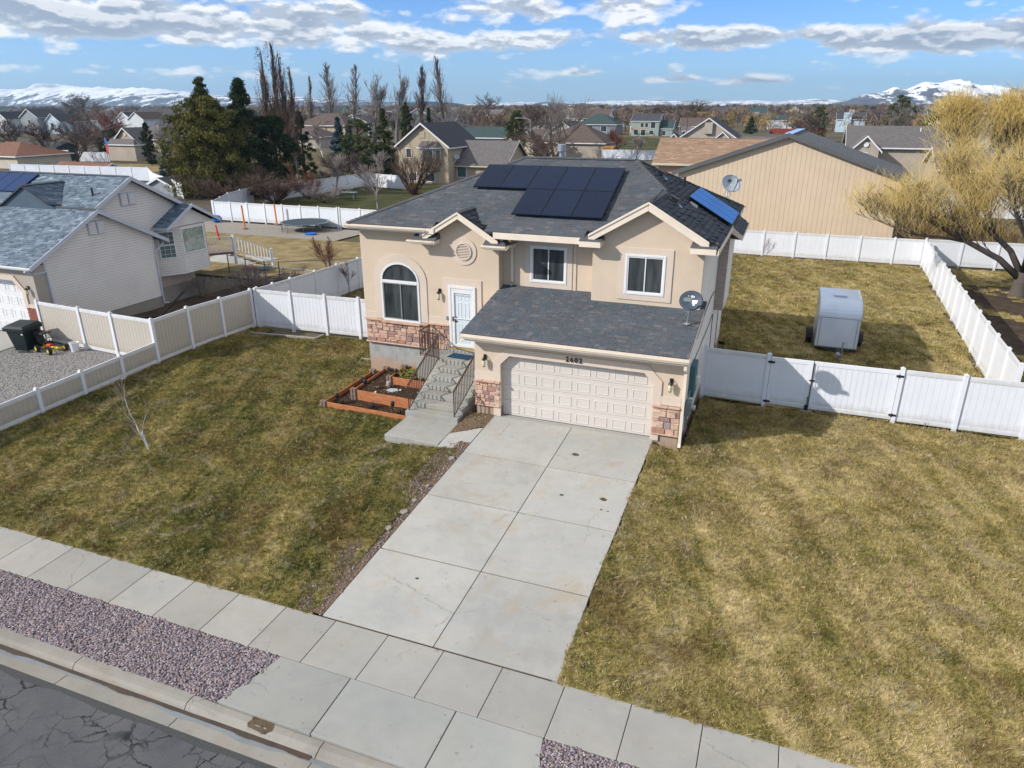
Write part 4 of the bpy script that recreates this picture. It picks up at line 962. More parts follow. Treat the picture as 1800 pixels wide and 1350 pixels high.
# soffits, fascias and gutters
CM = 'cream_metal'
part('soffit', CM, H, lambda b: (b.box(-6.85, -3.5, YE+.02, 2.75, ZE-.16, ZE-.14), b.box(-1.1, 2.2, YE+.02, 3.2, ZE-.16, ZE-.14), b.box(5.72, 6.12, 2.6, 12.2, 5.30, 5.32), b.box(-6.86, -6.65, 2.75, 12.2, ZE-.16, ZE-.14)))
part('fascia', CM, H, lambda b: b.box(-1.18, 2.1, YE-.035, YE-.005, ZE-.22, ZE-.01), bevel=.005)
part('fascia', CM, H, lambda b: b.box(-6.9, -3.4, YE-.02, YE+.01, ZE-.2, ZE-.02))
part('fascia', CM, H, lambda b: b.box(XR1-.01, XR1+.02, 2.15, 7.15, zx-.2, zx-.01))
part('fascia', CM, H, lambda b: b.box(XR1-.01, XR1+.02, 10.42, YB, zx-.2, zx-.01))
part('fascia', CM, H, lambda b: (b.box(6.49, 6.53, 7.17, 10.4, 4.94, 5.09), b.slab([(6.53, 7.17, 4.94), (6.53, 7.17, 5.10), (6.1, 7.17, 5.44), (6.1, 7.17, 5.2)], (0, -.03, 0)), b.box(6.08, 6.49, 7.2, 10.4, 4.96, 4.98)))
gutter(H, (-6.98, YE-.02, ZE-.02), (-3.72, YE-.02, ZE-.02))
gutter(H, (-6.9, YE, ZE-.02), (-6.9, YB, ZE-.02), out=(-1, 0, 0))
gutter(H, (-1.10, -.47, 2.84), (5.90, -.47, 2.84), h=.13)
part('fascia', CM, H, lambda b: b.box(-1.16, 5.86, -.468, -.43, 2.64, 2.84))
part('soffit', CM, H, lambda b: b.box(-1.14, 5.85, -.43, 0, 2.62, 2.64))
part('fascia', CM, H, lambda b: (b.slab([(-1.18, -.45, 2.66), (-1.18, -.45, 2.83), (-1.18, 3.2, 3.56), (-1.18, 3.2, 3.39)], (-.025, 0, 0)),))
part('drip_edge', CM, H, lambda b: b.slab([(5.87, -.46, 2.70), (5.87, -.46, 2.85), (5.87, 2.6, 3.455), (5.87, 2.6, 3.30)], (.02, 0, 0)))
part('soffit', CM, H, lambda b: b.slab([(5.72, -.45, 2.66), (5.88, -.45, 2.66), (5.88, 2.6, 3.27), (5.72, 2.6, 3.27)], (0, 0, .015)))
def rake(x0, z0, x1, z1, y, h=.24, t=.05, name='rake_board'):
    part(name, CM, H, lambda b: b.slab([(x0, y, z0), (x1, y, z1), (x1, y, z1-h), (x0, y, z0-h)], (0, -t, 0)), bevel=.005)
def rakepair(px, pz, xl, xr, s, y, h=.24):
    rake(xl, pz-s*(px-xl), px-.001, pz, y, h); rake(px+.001, pz, xr, pz-s*(xr-px), y, h)
    rake(xl-.0, pz-s*(px-xl)+.035, px-.001, pz+.035, y-.05, .075, .03, 'rake_trim'); rake(px+.001, pz+.035, xr, pz-s*(xr-px)+.035, y-.05, .075, .03, 'rake_trim')
rakepair(GRX, GRZ-.02, 2.12, 5.86, SR, 2.30)
rakepair(GLX, GLZ-.02, -3.86, -1.02, .6, 2.42, .2)
part('soffit', CM, H, lambda b: (b.slab([(2.2, 2.31, GRZ-.14-SR*(GRX-2.2)), (GRX, 2.31, GRZ-.14), (GRX, 2.6, GRZ-.14), (2.2, 2.6, GRZ-.14-SR*(GRX-2.2))], (0, 0, -.015)), b.slab([(GRX, 2.31, GRZ-.14), (5.72, 2.31, GRZ-.14-SR*1.75), (5.72, 2.6, GRZ-.14-SR*1.75), (GRX, 2.6, GRZ-.14)], (0, 0, -.015))))
part('soffit', CM, H, lambda b: (b.slab([(-3.85, 2.43, GLZ-.12-.6*1.35), (GLX, 2.43, GLZ-.12), (GLX, 2.73, GLZ-.12), (-3.85, 2.73, GLZ-.12-.6*1.35)], (0, 0, -.015)), b.slab([(GLX, 2.43, GLZ-.12), (-1.1, 2.43, GLZ-.12-.6*1.4), (-1.1, 2.73, GLZ-.12-.6*1.4), (GLX, 2.73, GLZ-.12)], (0, 0, -.015))))
# boxed eave returns with small roofs
def eave_return(x0, x1, y0, y1, z0, z1, up=.22, hipl=False, hipr=False, slope_y=True):
    part('eave_return', CM, H, lambda b: b.box(x0, x1, y0, y1, z0, z1), bevel=.008)
    xa, xb = x0+(.28 if hipl else 0), x1-(.28 if hipr else 0)
    part('return_roof', RM, H, lambda b: b.add([(x0-.02, y0-.02, z1), (x1+.02, y0-.02, z1), (x1+.02, y1, z1), (x0-.02, y1, z1), (xa, y1-.01, z1+up), (xb, y1-.01, z1+up)], [(0, 1, 5, 4), (0, 4, 3), (1, 2, 5), (0, 3, 2, 1), (3, 4, 5, 2)], .3))
eave_return(-4.25, -3.36, 2.28, 2.73, 4.99, 5.14, .2, hipl=False)
eave_return(-1.52, -.72, 2.28, 2.73, 4.97, 5.12, .22, hipr=True)
eave_return(1.86, 2.56, 2.12, 2.60, 5.30, 5.50, .12)
eave_return(5.34, 6.10, 2.12, 2.60, 5.30, 5.50, .12)
part('eave_return', CM, H, lambda b: b.box(-1.12, -.72, 2.73, 3.2, 4.99, 5.12))
gutter(H, (-4.42, 2.28, 5.13), (-3.44, 2.28, 5.13), h=.11, d=.10)
gutter(H, (-1.58, 2.28, 5.11), (-.74, 2.28, 5.11), h=.11, d=.10)
gutter(H, (-.72, 2.22, 5.11), (-.72, 3.18, 5.11), h=.11, d=.10, out=(1, 0, 0))
def downspout(pts, w=.065, m=CM):
    b = MB()
    for a, c in zip(pts, pts[1:]): b.bar(a, c, w, w*.8)
    return b.build('downspout', m, H)
downspout([(-3.98, 2.50, 5.42), (-3.98, 2.50, 5.16)], .09)
downspout([(-.68, 3.10, 5.0), (-.80, 3.14, 4.9), (-.80, 3.14, 3.66)], .085)
downspout([(5.80, -.42, 2.70), (5.80, -.40, 2.5), (5.785, -.05, 2.38), (5.785, -.05, .0), (5.79, -.15, -.08)], .085)
part('wall_shade', 'galvanised', H, lambda b: b.tube([(-.80, 3.12, 3.72), (-.80, 3.0, 3.62)], .05, 8))
# roof vents, plumbing pipe, flue
def turtle(x, y):
    z = ZR-SR*(x-RX1)
    v = part('roof_vent', 'black_metal', H, lambda b: (b.slab([(x-.18, y-.2, z+SR*.18+.02), (x+.22, y-.2, z-SR*.22+.02), (x+.22, y+.2, z-SR*.22+.02), (x-.18, y+.2, z+SR*.18+.02)], (0, 0, .02)), b.slab([(x-.12, y-.14, z+.10+SR*.12), (x+.16, y-.14, z+.10-SR*.10), (x+.16, y+.14, z+.10-SR*.10), (x-.12, y+.14, z+.10+SR*.12)], (0, 0, .07)), b.box(x-.08, x+.10, y-.1, y+.1, z-.02, z+.13)), bevel=.015)
    part('flashing', 'galvanised', H, lambda b: b.slab([(x+.2, y-.22, z-SR*.2+.03), (x+.3, y-.22, z-SR*.3+.03), (x+.3, y-.05, z-SR*.3+.03), (x+.2, y-.05, z-SR*.2+.03)], (0, 0, .012)))
turtle(3.38, 7.4); turtle(4.39, 4.5)
part('vent_pipe', 'black_metal', H, lambda b: b.tube([(4.17, 8.2, 6.5), (4.17, 8.2, 7.0)], .045, 8))
fl = part('flue', 'galvanised', H, lambda b: b.tube([(-.44, 7.5, 7.4), (-.44, 7.5, 7.85)], .10, 12))
part('flue_cap', 'galvanised', H, lambda b: b.lathe([(.14, 0), (.165, .02), (.165, .26), (.13, .28)], (-.44, 7.5, 7.84), 14))
part('flashing', 'meter_grey', H, lambda b: b.slab([(4.75, 5.75, zrt(4.75)+.03), (5.0, 5.75, zrt(5.0)+.03), (5.0, 6.0, zrt(5.0)+.03), (4.75, 6.0, zrt(4.75)+.03)], (0, 0, .06)))
# boxes, meters and cables on the right wall
part('electric_panel', 'meter_green', H, lambda b: b.box(5.74, 5.90, 1.45, 2.15, .95, 2.0), bevel=.01)
part('disconnect_box', 'white_paint', H, lambda b: b.box(5.90, 6.0, 1.75, 2.05, 1.28, 1.52), bevel=.01)
part('meter_box', 'meter_grey', H, lambda b: b.box(5.74, 5.92, .85, 1.2, .55, 1.0), bevel=.01)
part('meter_glass', 'aluminium', H, lambda b: b.lathe([(.1, 0), (.1, .1), (.07, .13)], (5.92, 1.02, .8), 10, axis=(1, 0, 0)))
part('conduit', 'meter_grey', H, lambda b: (b.tube([(5.79, .9, .6), (5.79, .9, -.1)], .025, 6), b.tube([(5.79, 1.15, .6), (5.79, 1.15, -.1)], .03, 6), b.tube([(5.8, 1.02, 1.0), (5.8, 1.3, 1.2), (5.8, 1.5, 1.2)], .02, 6)))
part('gas_riser', 'red_plastic', H, lambda b: b.tube([(5.82, 1.35, .0), (5.82, 1.35, -.12)], .02, 6))
def sag(pts, r=.012, name='cable', m='black_metal'): part(name, m, H, lambda b: b.tube(pts, r, 5))
sag([(5.75, 2.4, 3.05), (5.76, 2.1, 2.75), (5.76, 2.4, 2.6), (5.76, 4.2, 2.95), (5.76, 5.8, 3.1), (5.76, 7.0, 3.05)], .014)
sag([(5.76, 2.15, 1.95), (5.76, 3.4, 1.95), (5.76, 4.7, 2.0), (5.76, 6.2, 2.0), (5.76, 7.1, 2.15)], .012)
sag([(5.76, 7.3, 2.1), (5.76, 7.4, 1.0), (5.76, 7.45, -.3)], .014)
sag([(5.76, 9.7, 5.0), (5.76, 9.7, 2.0), (5.76, 9.75, -.3)], .014)
lantern(-3.44, 2.73, 3.20, 'black wall lantern left of the white front door'); lantern(-.53, 0, 1.93, 'wall lantern at the left end of the garage front, above the stone'); lantern(5.39, 0, 1.90, 'wall lantern at the right end of the garage front')

# solar arrays
def solar(label, O, U, V, cols, rows, pw, ph, cellm, frm, lines, group=None, lift=.11, skip=()):
    O, U, V = Vector(O), Vector(U).normalized(), Vector(V).normalized(); Nn = U.cross(V).normalized()
    Nn = Nn if Nn.z > 0 else -Nn
    t = thing('solar_array', label, 'solar panels', O)
    for r_ in range(rows):
        for c_ in range(cols):
            if (r_, c_) in skip: continue
            a = O+U*(c_*pw+.008)+V*(r_*ph+.008)+Nn*lift; w, h = pw-.016, ph-.016
            fr = MB(); fr.slab([a, a+U*w, a+U*w+V*h, a+V*h], Nn*.04); p = fr.build('solar_panel', frm, t)
            c = MB(); i = .02; q = a+U*i+V*i+Nn*.0405; c.slab([q, q+U*(w-2*i), q+U*(w-2*i)+V*(h-2*i), q+V*(h-2*i)], Nn*.002); c.build('cells', cellm, p)
            g = MB()
            if lines == 'fine':
                for k in range(1, 10): g.bar(q+V*((h-2*i)*k/10)+Nn*.003, q+V*((h-2*i)*k/10)+U*(w-2*i)+Nn*.003, .007, .002, Nn)
                for k in range(1, 24): g.bar(q+U*((w-2*i)*k/24)+Nn*.003, q+U*((w-2*i)*k/24)+V*(h-2*i)+Nn*.003, .005, .002, Nn)
            else:
                pass
            if g.v: g.build('grid_lines', 'solar_line', p)
    b = MB(); sk = {(r_, c_) for r_, c_ in skip}
    for r_ in range(rows):
        for k in (.25, .75):
            cs = [c_ for c_ in range(cols) if (r_, c_) not in sk]
            b.bar(O+U*(min(cs)*pw)+V*((r_+k)*ph)+Nn*(lift-.04), O+U*((max(cs)+1)*pw)+V*((r_+k)*ph)+Nn*(lift-.04), .04, .05, Nn)
    b.build('rail', 'solar_frame', t)
    return t
ny = math.hypot(1, SL)
solar('black solar array of eight panels on the front slope of the main roof', (-2.98, 3.24, zf(3.24)), (1, 0, 0), (0, 1, SL), 5, 2, 1.058, 1.74, 'solar_cell', 'solar_frame', 'fine', skip=((0, 0), (0, 1)))
solar('bright blue solar panels on the right roof slope', (6.12, 6.2, zrt(6.12)), (0, 1, 0), (-1, 0, SR), 3, 1, 1.02, 1.80, 'blue_cell', 'solar_frame', None)

# satellite dishes
def dish(label, c, foot, aim, R, m, arm=.55, size=(1, .86), logo=None, feetpts=None):
    c, foot, aim = Vector(c), Vector(foot), Vector(aim).normalized()
    t = thing('satellite_dish', label, 'satellite dish', foot)
    a = aim.cross(Vector((0, 0, 1))).normalized(); b_ = a.cross(aim); vs = []; fs = []; nr, na = 5, 28
    for k in range(nr+1):
        q = k/nr
        for i in range(na):
            th = 2*PI*i/na; vs.append(c + a*(R*q*size[0]*math.cos(th)) + b_*(R*q*size[1]*math.sin(th)) + aim*(R*.22*q*q))
    for k in range(nr):
        for i in range(na): j = (i+1) % na; fs.append((k*na+i, k*na+j, (k+1)*na+j, (k+1)*na+i))
    mb = MB(); mb.add(vs, fs); r_ = mb.build('reflector', m, t, smooth=True); md = r_.modifiers.new('thick', 'SOLIDIFY'); md.thickness = .018
    part('rim', m, t, lambda b: b.tube([vs[nr*na+i] for i in range(na)]+[vs[nr*na]], .012, 5, cap=False))
    back = c - aim*.06
    part('mast', 'galvanised', t, lambda b: b.tube([foot, foot+(back-foot)*.35+Vector((0, 0, .05)), back-Vector((0, 0, .05)), back], .028, 8))
    part('foot', 'galvanised', t, lambda b: b.lathe([(.11, 0), (.11, .015), (.04, .03)], foot, 10))
    for s in (-1, 1): part('brace', 'galvanised', t, lambda b: b.tube([foot+a*.22*s+Vector((0, .18, .02)), foot+(back-foot)*.6], .010, 5))
    lo = c-b_*(R*size[1]*.96)+aim*(R*.2); head = c + aim*arm - b_*(R*.25)
    part('feed_arm', 'galvanised', t, lambda b: b.bar(lo, head, .035, .03))
    part('feed_horn', 'meter_grey' if m != 'dish_light' else 'dish_light', t, lambda b: (b.bar(head-a*.12, head+a*.12, .09, .09), b.lathe([(.05, 0), (.06, .08)], head, 10, axis=-aim)))
    return t, a, b_
fy = 1.35
t, a, b_ = dish('dark blue-grey satellite dish with white markings on the garage roof edge', (5.60, 1.35, 4.06), (5.50, 1.55, 3.285), (-.10, -.86, .46), .345, 'dish_dark', arm=.5)
cc_ = Vector((5.60, 1.35, 4.06)); aim = Vector((-.10, -.86, .46)).normalized()
def on(u, v): r2 = (u*u+v*v)/(.335**2); return cc_ + a*u + b_*v + aim*(.335*.22*r2+.014)
def patch(b, pts): b.add([on(*p) for p in pts], [tuple(range(len(pts)))])
part('emblem', 'white_paint', t, lambda b: (patch(b, [(-.19, -.02), (.05, -.02), (.05, .035), (-.19, .035)][::1]), patch(b, [(-.17, -.07), (-.02, -.07), (-.02, -.022), (-.17, -.022)]), patch(b, [(-.12, -.13), (-.05, -.13), (-.05, -.072), (-.12, -.072)])))
part('emblem', 'white_paint', t, lambda b: (patch(b, [(-.07, .11), (-.04, .11), (-.04, .16), (-.07, .16)]), patch(b, [(-.03, .11), (0, .11), (.01, .17), (-.02, .17)]), patch(b, [(.015, .11), (.04, .11), (.04, .165), (.015, .165)]), patch(b, [(-.07, .10), (.04, .10), (.04, .107), (-.07, .107)]), patch(b, [(.09, .12), (.13, .12), (.13, .128), (.09, .128)]), patch(b, [(.09, .15), (.13, .15), (.13, .158), (.09, .158)]), patch(b, [(.09, .12), (.096, .12), (.096, .158), (.09, .158)]), patch(b, [(.124, .12), (.13, .12), (.13, .158), (.124, .158)])))
t2, a, b_ = dish('pale grey satellite dish with a dark emblem at the back corner of the roof', (5.53, 11.95, 6.42), (5.45, 11.7, 5.93), (.55, -.70, .55), .44, 'dish_light', arm=.6)
cc_ = Vector((5.53, 11.95, 6.42)); aim = Vector((.55, -.70, .55)).normalized()
def on(u, v): r2 = (u*u+v*v)/(.44**2); return cc_ + a*u + b_*v + aim*(.44*.22*r2+.014)
part('emblem', 'bin_green', t2, lambda b: (patch(b, [(-.09, .19), (0, .21), (.10, .15), (.10, .11), (0, .15), (-.07, .15)]), patch(b, [(-.09, .13), (-.03, .09), (-.05, .19)]), patch(b, [(-.03, .08), (.07, .08), (.10, .10), (0, .12)])))

# ------------------------------------------------------------------ front steps
S = thing('front_steps', 'poured concrete front steps and landing with a low entry pad', 'steps', (-2, 0, -.3))
part('pad', 'step_concrete', S, lambda b: b.slab([(-3.02, -2.35, -.45), (-1.12, -2.40, -.45), (-1.18, -.79, -.45), (-3.02, -.79, -.45)], (0, 0, .33)), bevel=.012)
nr = 7; zt = 1.05; zb = -.13; rise = (zt-zb)/nr; run = (1.70+.79)/(nr-1)
for k in range(nr-1):
    y0 = -.79+k*run; z1 = zb+rise*(k+1)
    MB().slab([(-3.13, y0, z1-rise+.002 if k else -.5), (-1.20, y0, z1-rise+.002 if k else -.5), (-1.20, y0, z1), (-3.13, y0, z1)], (0, run+.02, 0)).build('step', 'step_concrete', S, bevel=.012)
part('stair_side', 'step_concrete', S, lambda b: b.slab([(-1.255, -.76, -.5)]+[p for k in range(nr-1) for p in ((-1.255, -.76+k*run, zb+rise*(k+1)-.02), (-1.255, -.76+(k+1)*run, zb+rise*(k+1)-.02))]+[(-1.255, 1.72, -.5)], (-1.8, 0, 0)))
part('landing', 'step_concrete', S, lambda b: b.slab([(-3.99, 1.70, -.5), (-1.15, 1.70, -.5), (-1.15, 2.725, -.5), (-3.99, 2.725, -.5)], (0, 0, zt+.5)), bevel=.012)
part('door_step', 'step_concrete', S, lambda b: b.box(-3.10, -1.15, 2.55, 2.728, zt, 1.16), bevel=.01)
# iron railings
def railing(label, path, n=None, sp=.115, posts=()):
    """path: list of (x, y, zfloor)"""
    t = thing('handrail', label, 'railing', path[0])
    for a, b in zip(path, path[1:]):
        a, b = Vector(a), Vector(b); up = Vector((0, 0, .93)); lo = Vector((0, 0, .09))
        MB().bar(a+up, b+up, .055, .03).build('top_rail', 'rail_iron', t)
        MB().bar(a+lo, b+lo, .022, .022).build('bottom_rail', 'rail_iron', t)
        L = math.hypot((b-a).x, (b-a).y); m = max(1, round(L/sp))
        for k in range(1, m):
            p = a+(b-a)*(k/m); MB().box(p.x-.009, p.x+.009, p.y-.009, p.y+.009, p.z+.09, p.z+.92).build('baluster', 'rail_iron', t)
    for p in path: MB().box(p[0]-.014, p[0]+.014, p[1]-.014, p[1]+.014, p[2]-.02, p[2]+.94).build('post', 'rail_iron', t)
    return t
railing('brown iron handrail up the left side of the steps and round the landing', [(-3.02, -.70, .0), (-3.02, 1.62, 1.05), (-3.86, 1.80, 1.05), (-3.86, 2.6, 1.05)])
railing('brown iron handrail on the right side of the steps beside the garage', [(-1.36, -.70, .0), (-1.30, 1.62, 1.05), (-1.28, 2.5, 1.05)])
tag(MB().slab([(-2.88, 1.98, 1.052), (-2.03, 1.93, 1.052), (-2.0, 2.42, 1.052), (-2.84, 2.46, 1.052)], (0, 0, .014)).build('doormat', 'navy_mat'), 'dark blue doormat on the landing before the front door', 'doormat')
# ------------------------------------------------------------------ cedar planter beds
PB = thing('planter_bed', 'stepped cedar plank planter beds with brown corner blocks beside the steps', 'planter', (-5, 1, -.4))
def plank(x0, y0, x1, y1, z0, z1, w=.04): MB().slab([(x0, y0, z0), (x1, y1, z0), (x1, y1, z1), (x0, y0, z1)], Vector((y1-y0, x0-x1, 0)).normalized()*w).build('plank', 'cedar', PB, bevel=.004)
def blk(x, y, z0, z1):
    b = MB(); b.box(x-.11, x-.012, y-.09, y+.09, z0, z1); b.box(x+.012, x+.11, y-.09, y+.09, z0, z1); b.box(x-.02, x+.02, y-.06, y+.06, z0, z1-.01)
    b.build('corner_block', 'block_brown', PB, bevel=.008)
g0 = -.38
plank(-6.42, -.62, -3.15, -.72, g0, -.18); plank(-6.46, -.60, -6.50, 2.70, g0, -.18)
plank(-5.75, .28, -3.15, .16, g0, -.13+.0); plank(-5.75, .28, -3.15, .16, -.128, .03); plank(-5.82, .30, -5.88, 2.70, g0, -.13); plank(-5.82, .30, -5.88, 2.70, -.128, .03)
plank(-4.95, 1.45, -3.2, 1.38, g0, .0); plank(-4.95, 1.45, -3.2, 1.38, .002, .22); plank(-5.02, 1.50, -5.06, 2.70, g0, .0); plank(-5.02, 1.50, -5.06, 2.70, .002, .2)
for x, y, z in ((-6.48, -.62, -.15), (-5.80, .28, .07), (-5.0, 1.45, .24), (-6.45, 2.60, -.1), (-5.85, 2.62, .08), (-5.05, 2.62, .25), (-3.35, 1.36, .2)): blk(x, y, g0, z)
soil = MB(); soil.slab([(-5.78, .28, -.2), (-3.15, .18, -.2), (-3.15, 2.75, -.2), (-5.84, 2.75, -.2)], (0, 0, .13)); soil.slab([(-5.0, 1.44, -.1), (-3.2, 1.38, -.1), (-3.2, 2.75, -.1), (-5.04, 2.75, -.1)], (0, 0, .2))
so = soil.build('soil', 'mulch', PB); scatter('bark_chips', so, cc, 60, .6, 1.6, 'wood chips on the raised planter soil', 17, tilt=.6)
tag(MB().slab([(-4.75, .75, -.06), (-4.45, .68, -.06), (-4.30, .86, -.06), (-4.45, 1.0, -.06), (-4.70, .95, -.06)], (0, 0, .03)).build('stepping_stone', 'dish_light'), 'flat pale grey stone lying in the middle planter bed', 'stone')
tag(MB().lathe([(.055, 0), (.085, .05), (.10, .12), (.085, .2), (.06, .22)], (-4.85, 1.12, -.07), 10).build('garden_ornament', 'stone_grey'), 'small grey stone ornament standing on the planter soil', 'ornament')
for i, (x, y) in enumerate(((-5.02, .47), (-4.28, .95), (-3.55, 1.02))):
    tag(MB().lathe([(.02, 0), (.045, .02), (.03, .055)], (x, y, -.07), 8).build('pebble', 'white_paint'), ('white pebble at the front left of the middle planter bed', 'white pebble right of the grey stepping stone', 'white pebble nearest the steps in the planter')[i], 'pebble', 'white pebbles in the planter bed')
for i, (x, y, z, w) in enumerate(((-6.15, -.28, -.36, 'front left corner'), (-3.92, -.25, -.36, 'front row near the steps'), (-5.52, .60, -.07, 'middle bed behind the front plank'), (-6.15, 1.4, -.36, 'long side bed'), (-5.0, 1.95, -.07, 'middle bed beside the leafy plants'))):
    t = thing('solar_light', 'small black solar garden light in the %s of the planter' % w, 'garden light', (x, y, z), group='solar garden lights')
    part('stake', 'black_metal', t, lambda b: b.tube([(x, y, z), (x, y, z+.26)], .010, 5))
    part('lamp_head', 'black_metal', t, lambda b: b.lathe([(.035, .22), (.065, .24), (.07, .34), (.09, .35), (.03, .41)], (x, y, z), 10))
def rosette(x, y, z, r, n, m, seed, name, label, cat, group=None, up=.6):
    rg = random.Random(seed); b = MB()
    for i in range(n):
        t = rg.random()*2*PI; q = r*rg.random()**.6*.8; px, py = x+q*math.cos(t), y+q*math.sin(t); L = r*rg.uniform(.25, .6); w = L*.28; e = rg.uniform(.2, 1.1)*up; dx, dy = math.cos(t+rg.uniform(-1, 1)), math.sin(t+rg.uniform(-1, 1))
        z0 = z+rg.random()*r*.3
        b.add([(px-dy*w*.3, py+dx*w*.3, z0), (px+dy*w*.3, py-dx*w*.3, z0), (px+dx*L*.6+dy*w, py+dy*L*.6-dx*w, z0+L*e), (px+dx*L*.6-dy*w, py+dy*L*.6+dx*w, z0+L*e), (px+dx*L, py+dy*L, z0+L*e*.8)], [(0, 1, 2, 3), (3, 2, 4)], rg.random()+.01)
    return tag(b.build(name, m), label, cat, group)
for i, (x, y, r, lb) in enumerate(((-4.55, 2.05, .34, 'leafy yellow-green plant at the left of the upper planter bed'), (-4.0, 2.25, .36, 'leafy green plant in the middle of the upper planter bed by the wall'), (-3.6, 1.85, .30, 'leafy plant of the upper planter bed next to the steps'), (-4.3, 1.72, .25, 'small leafy plant at the front of the upper planter bed'))):
    rosette(x, y, .1, r*1.08, 150, 'bed_leaf', i, 'leafy_plant', lb, 'plant', 'leafy plants in the upper planter bed')
def dry_bush(x, y, z, r, n, seed, m, label, name='dry_shrub'):
    rg = random.Random(seed); b = MB()
    for i in range(n):
        t = rg.random()*2*PI; e = rg.uniform(.15, 1.45); L = r*rg.uniform(.6, 1.1); d = Vector((math.cos(t)*math.cos(e), math.sin(t)*math.cos(e), math.sin(e))); p = Vector((x, y, z)); k = p+d*L*.6+Vector((rg.uniform(-.1, .1), rg.uniform(-.1, .1), rg.uniform(-.05, .1)))*r
        b.tube([p, k, k+d*L*.4+Vector((0, 0, .08*r))], .005, 3, .002, cap=False, tint=rg.random()+.01)
    return tag(b.build(name, m), label, 'shrub', 'dry shrubs in the planter')
dry_bush(-5.95, -.30, -.36, .24, 110, 1, 'twig_brown', 'dry brown shrub by the left corner of the front planter bed'); dry_bush(-4.75, -.22, -.36, .26, 130, 2, 'twig_brown', 'round dry brown shrub in the middle of the front planter bed'); dry_bush(-3.62, -.35, -.36, .22, 110, 3, 'twig_brown', 'dry brown shrub of the front planter bed nearest the steps')
# ------------------------------------------------------------------ vinyl fences
BOARD_BUDGET = [0]
def fence(label, pts, h=1.83, m='white_vinyl', pm='white_vinyl', boards=True, bw=.185, post_w=.127, group=None, skip=(), name='vinyl_fence', cap=True):
    """posts at pts; between them rails and tongue and groove boards"""
    x0, y0 = pts[0][:2]; t = thing(name, label, 'fence', (x0, y0, gz(x0, y0)), group=group)
    def hh(i): return h[i] if isinstance(h, (list, tuple)) else h
    pmesh = {}
    for i, p in enumerate(pts):
        if i in skip: continue
        z = gz(*p); hp = max(hh(min(i, len(pts)-2)), hh(max(0, i-1))) if isinstance(h, (list, tuple)) else h
        b = MB(); w = post_w/2; b.box(p[0]-w, p[0]+w, p[1]-w, p[1]+w, z-.1, z+hp+.05)
        o = b.build('post', m, t)
        if cap:
            b = MB(); b.add([(p[0]-w-.012, p[1]-w-.012, z+hp+.05), (p[0]+w+.012, p[1]-w-.012, z+hp+.05), (p[0]+w+.012, p[1]+w+.012, z+hp+.05), (p[0]-w-.012, p[1]+w+.012, z+hp+.05), (p[0], p[1], z+hp+.11)], [(0, 1, 4), (1, 2, 4), (2, 3, 4), (3, 0, 4), (0, 3, 2, 1)]); b.build('post_cap', m, o)
    for i, (a, c) in enumerate(zip(pts, pts[1:])):
        H_ = hh(i); A = Vector((a[0], a[1], gz(*a)+.05)); B = Vector((c[0], c[1], gz(*c)+.05)); d = (B-A); L = math.hypot(d.x, d.y); u = d/L; w = post_w/2
        P, Q = A+u*w, B-u*w; Z = Vector((0, 0, 1))
        MB().bar(P+Z*.07, Q+Z*.07, .045, .14).build('rail', m, t); MB().bar(P+Z*(H_-.12), Q+Z*(H_-.12), .05, .15).build('rail', m, t)
        n = max(1, round((L-post_w)/bw)); s = (Q-P)/n
        nrm = Vector((-u.y, u.x, 0)).normalized()
        if boards:
            me = None
            for k in range(n):
                g = .006; p = P+s*k+u*g; q = P+s*(k+1)-u*g
                if me is None:
                    b = MB(); b.slab([p+Z*.14-nrm*.011, q+Z*.14-nrm*.011, q+Z*(H_-.195)-nrm*.011, p+Z*(H_-.195)-nrm*.011], nrm*.022); o = b.build('board', pm, t); me = o; base = o.location.copy()
                else:
                    o = me.copy(); COL.objects.link(o); o.parent = t; o.location = base+s*k
        else:
            b = MB()
            for k in range(n):
                g = .006; p = P+s*k+u*g; q = P+s*(k+1)-u*g; b.slab([p+Z*.14-nrm*.011, q+Z*.14-nrm*.011, q+Z*(H_-.195)-nrm*.011, p+Z*(H_-.195)-nrm*.011], nrm*.022)
            o = b.build('boards', pm, t); o['kind'] = 'stuff'
        MB().slab([P+Z*.14-nrm*.004, Q+Z*.14-nrm*.004, Q+Z*(H_-.195)-nrm*.004, P+Z*(H_-.195)-nrm*.004], nrm*.008).build('backing', pm, t)
    return t
F1 = fence('tall tan and white vinyl fence along the left side of the front lawn', [(-15.42, y) for y in (.7, 2.6, 4.55, 6.55)], pm='tan_vinyl')
fence('knee-high tan and white vinyl fence beside the gravel parking pad', [(-15.42, .7-1.72*k) for k in range(7)], h=.90, pm='tan_vinyl', skip=(0,))
fence('tan and white gated vinyl fence from the neighbouring garage corner to the low fence', [(-22.45, 1.15), (-19.75, .97), (-17.75, .83), (-15.42, .72)], pm='tan_vinyl', skip=(3,))
fence('white vinyl fence between the left wall of the house and the tan fence', [(-15.3, 6.75), (-13.35, 6.82), (-11.5, 6.9), (-9.75, 6.98), (-8.6, 7.05)][:4]+[(-7.75, 7.05), (-6.75, 7.1)])
fence('grey shaded white vinyl fence running back along the left side yard', [(-15.36+.012*(y-6.7), y) for y in (6.95, 8.1, 9.45, 11.5, 13.5, 15.6, 17.7, 19.8, 21.9, 24, 26.1, 28.2, 30.3, 32.4, 34.5, 36.7)], boards=False)
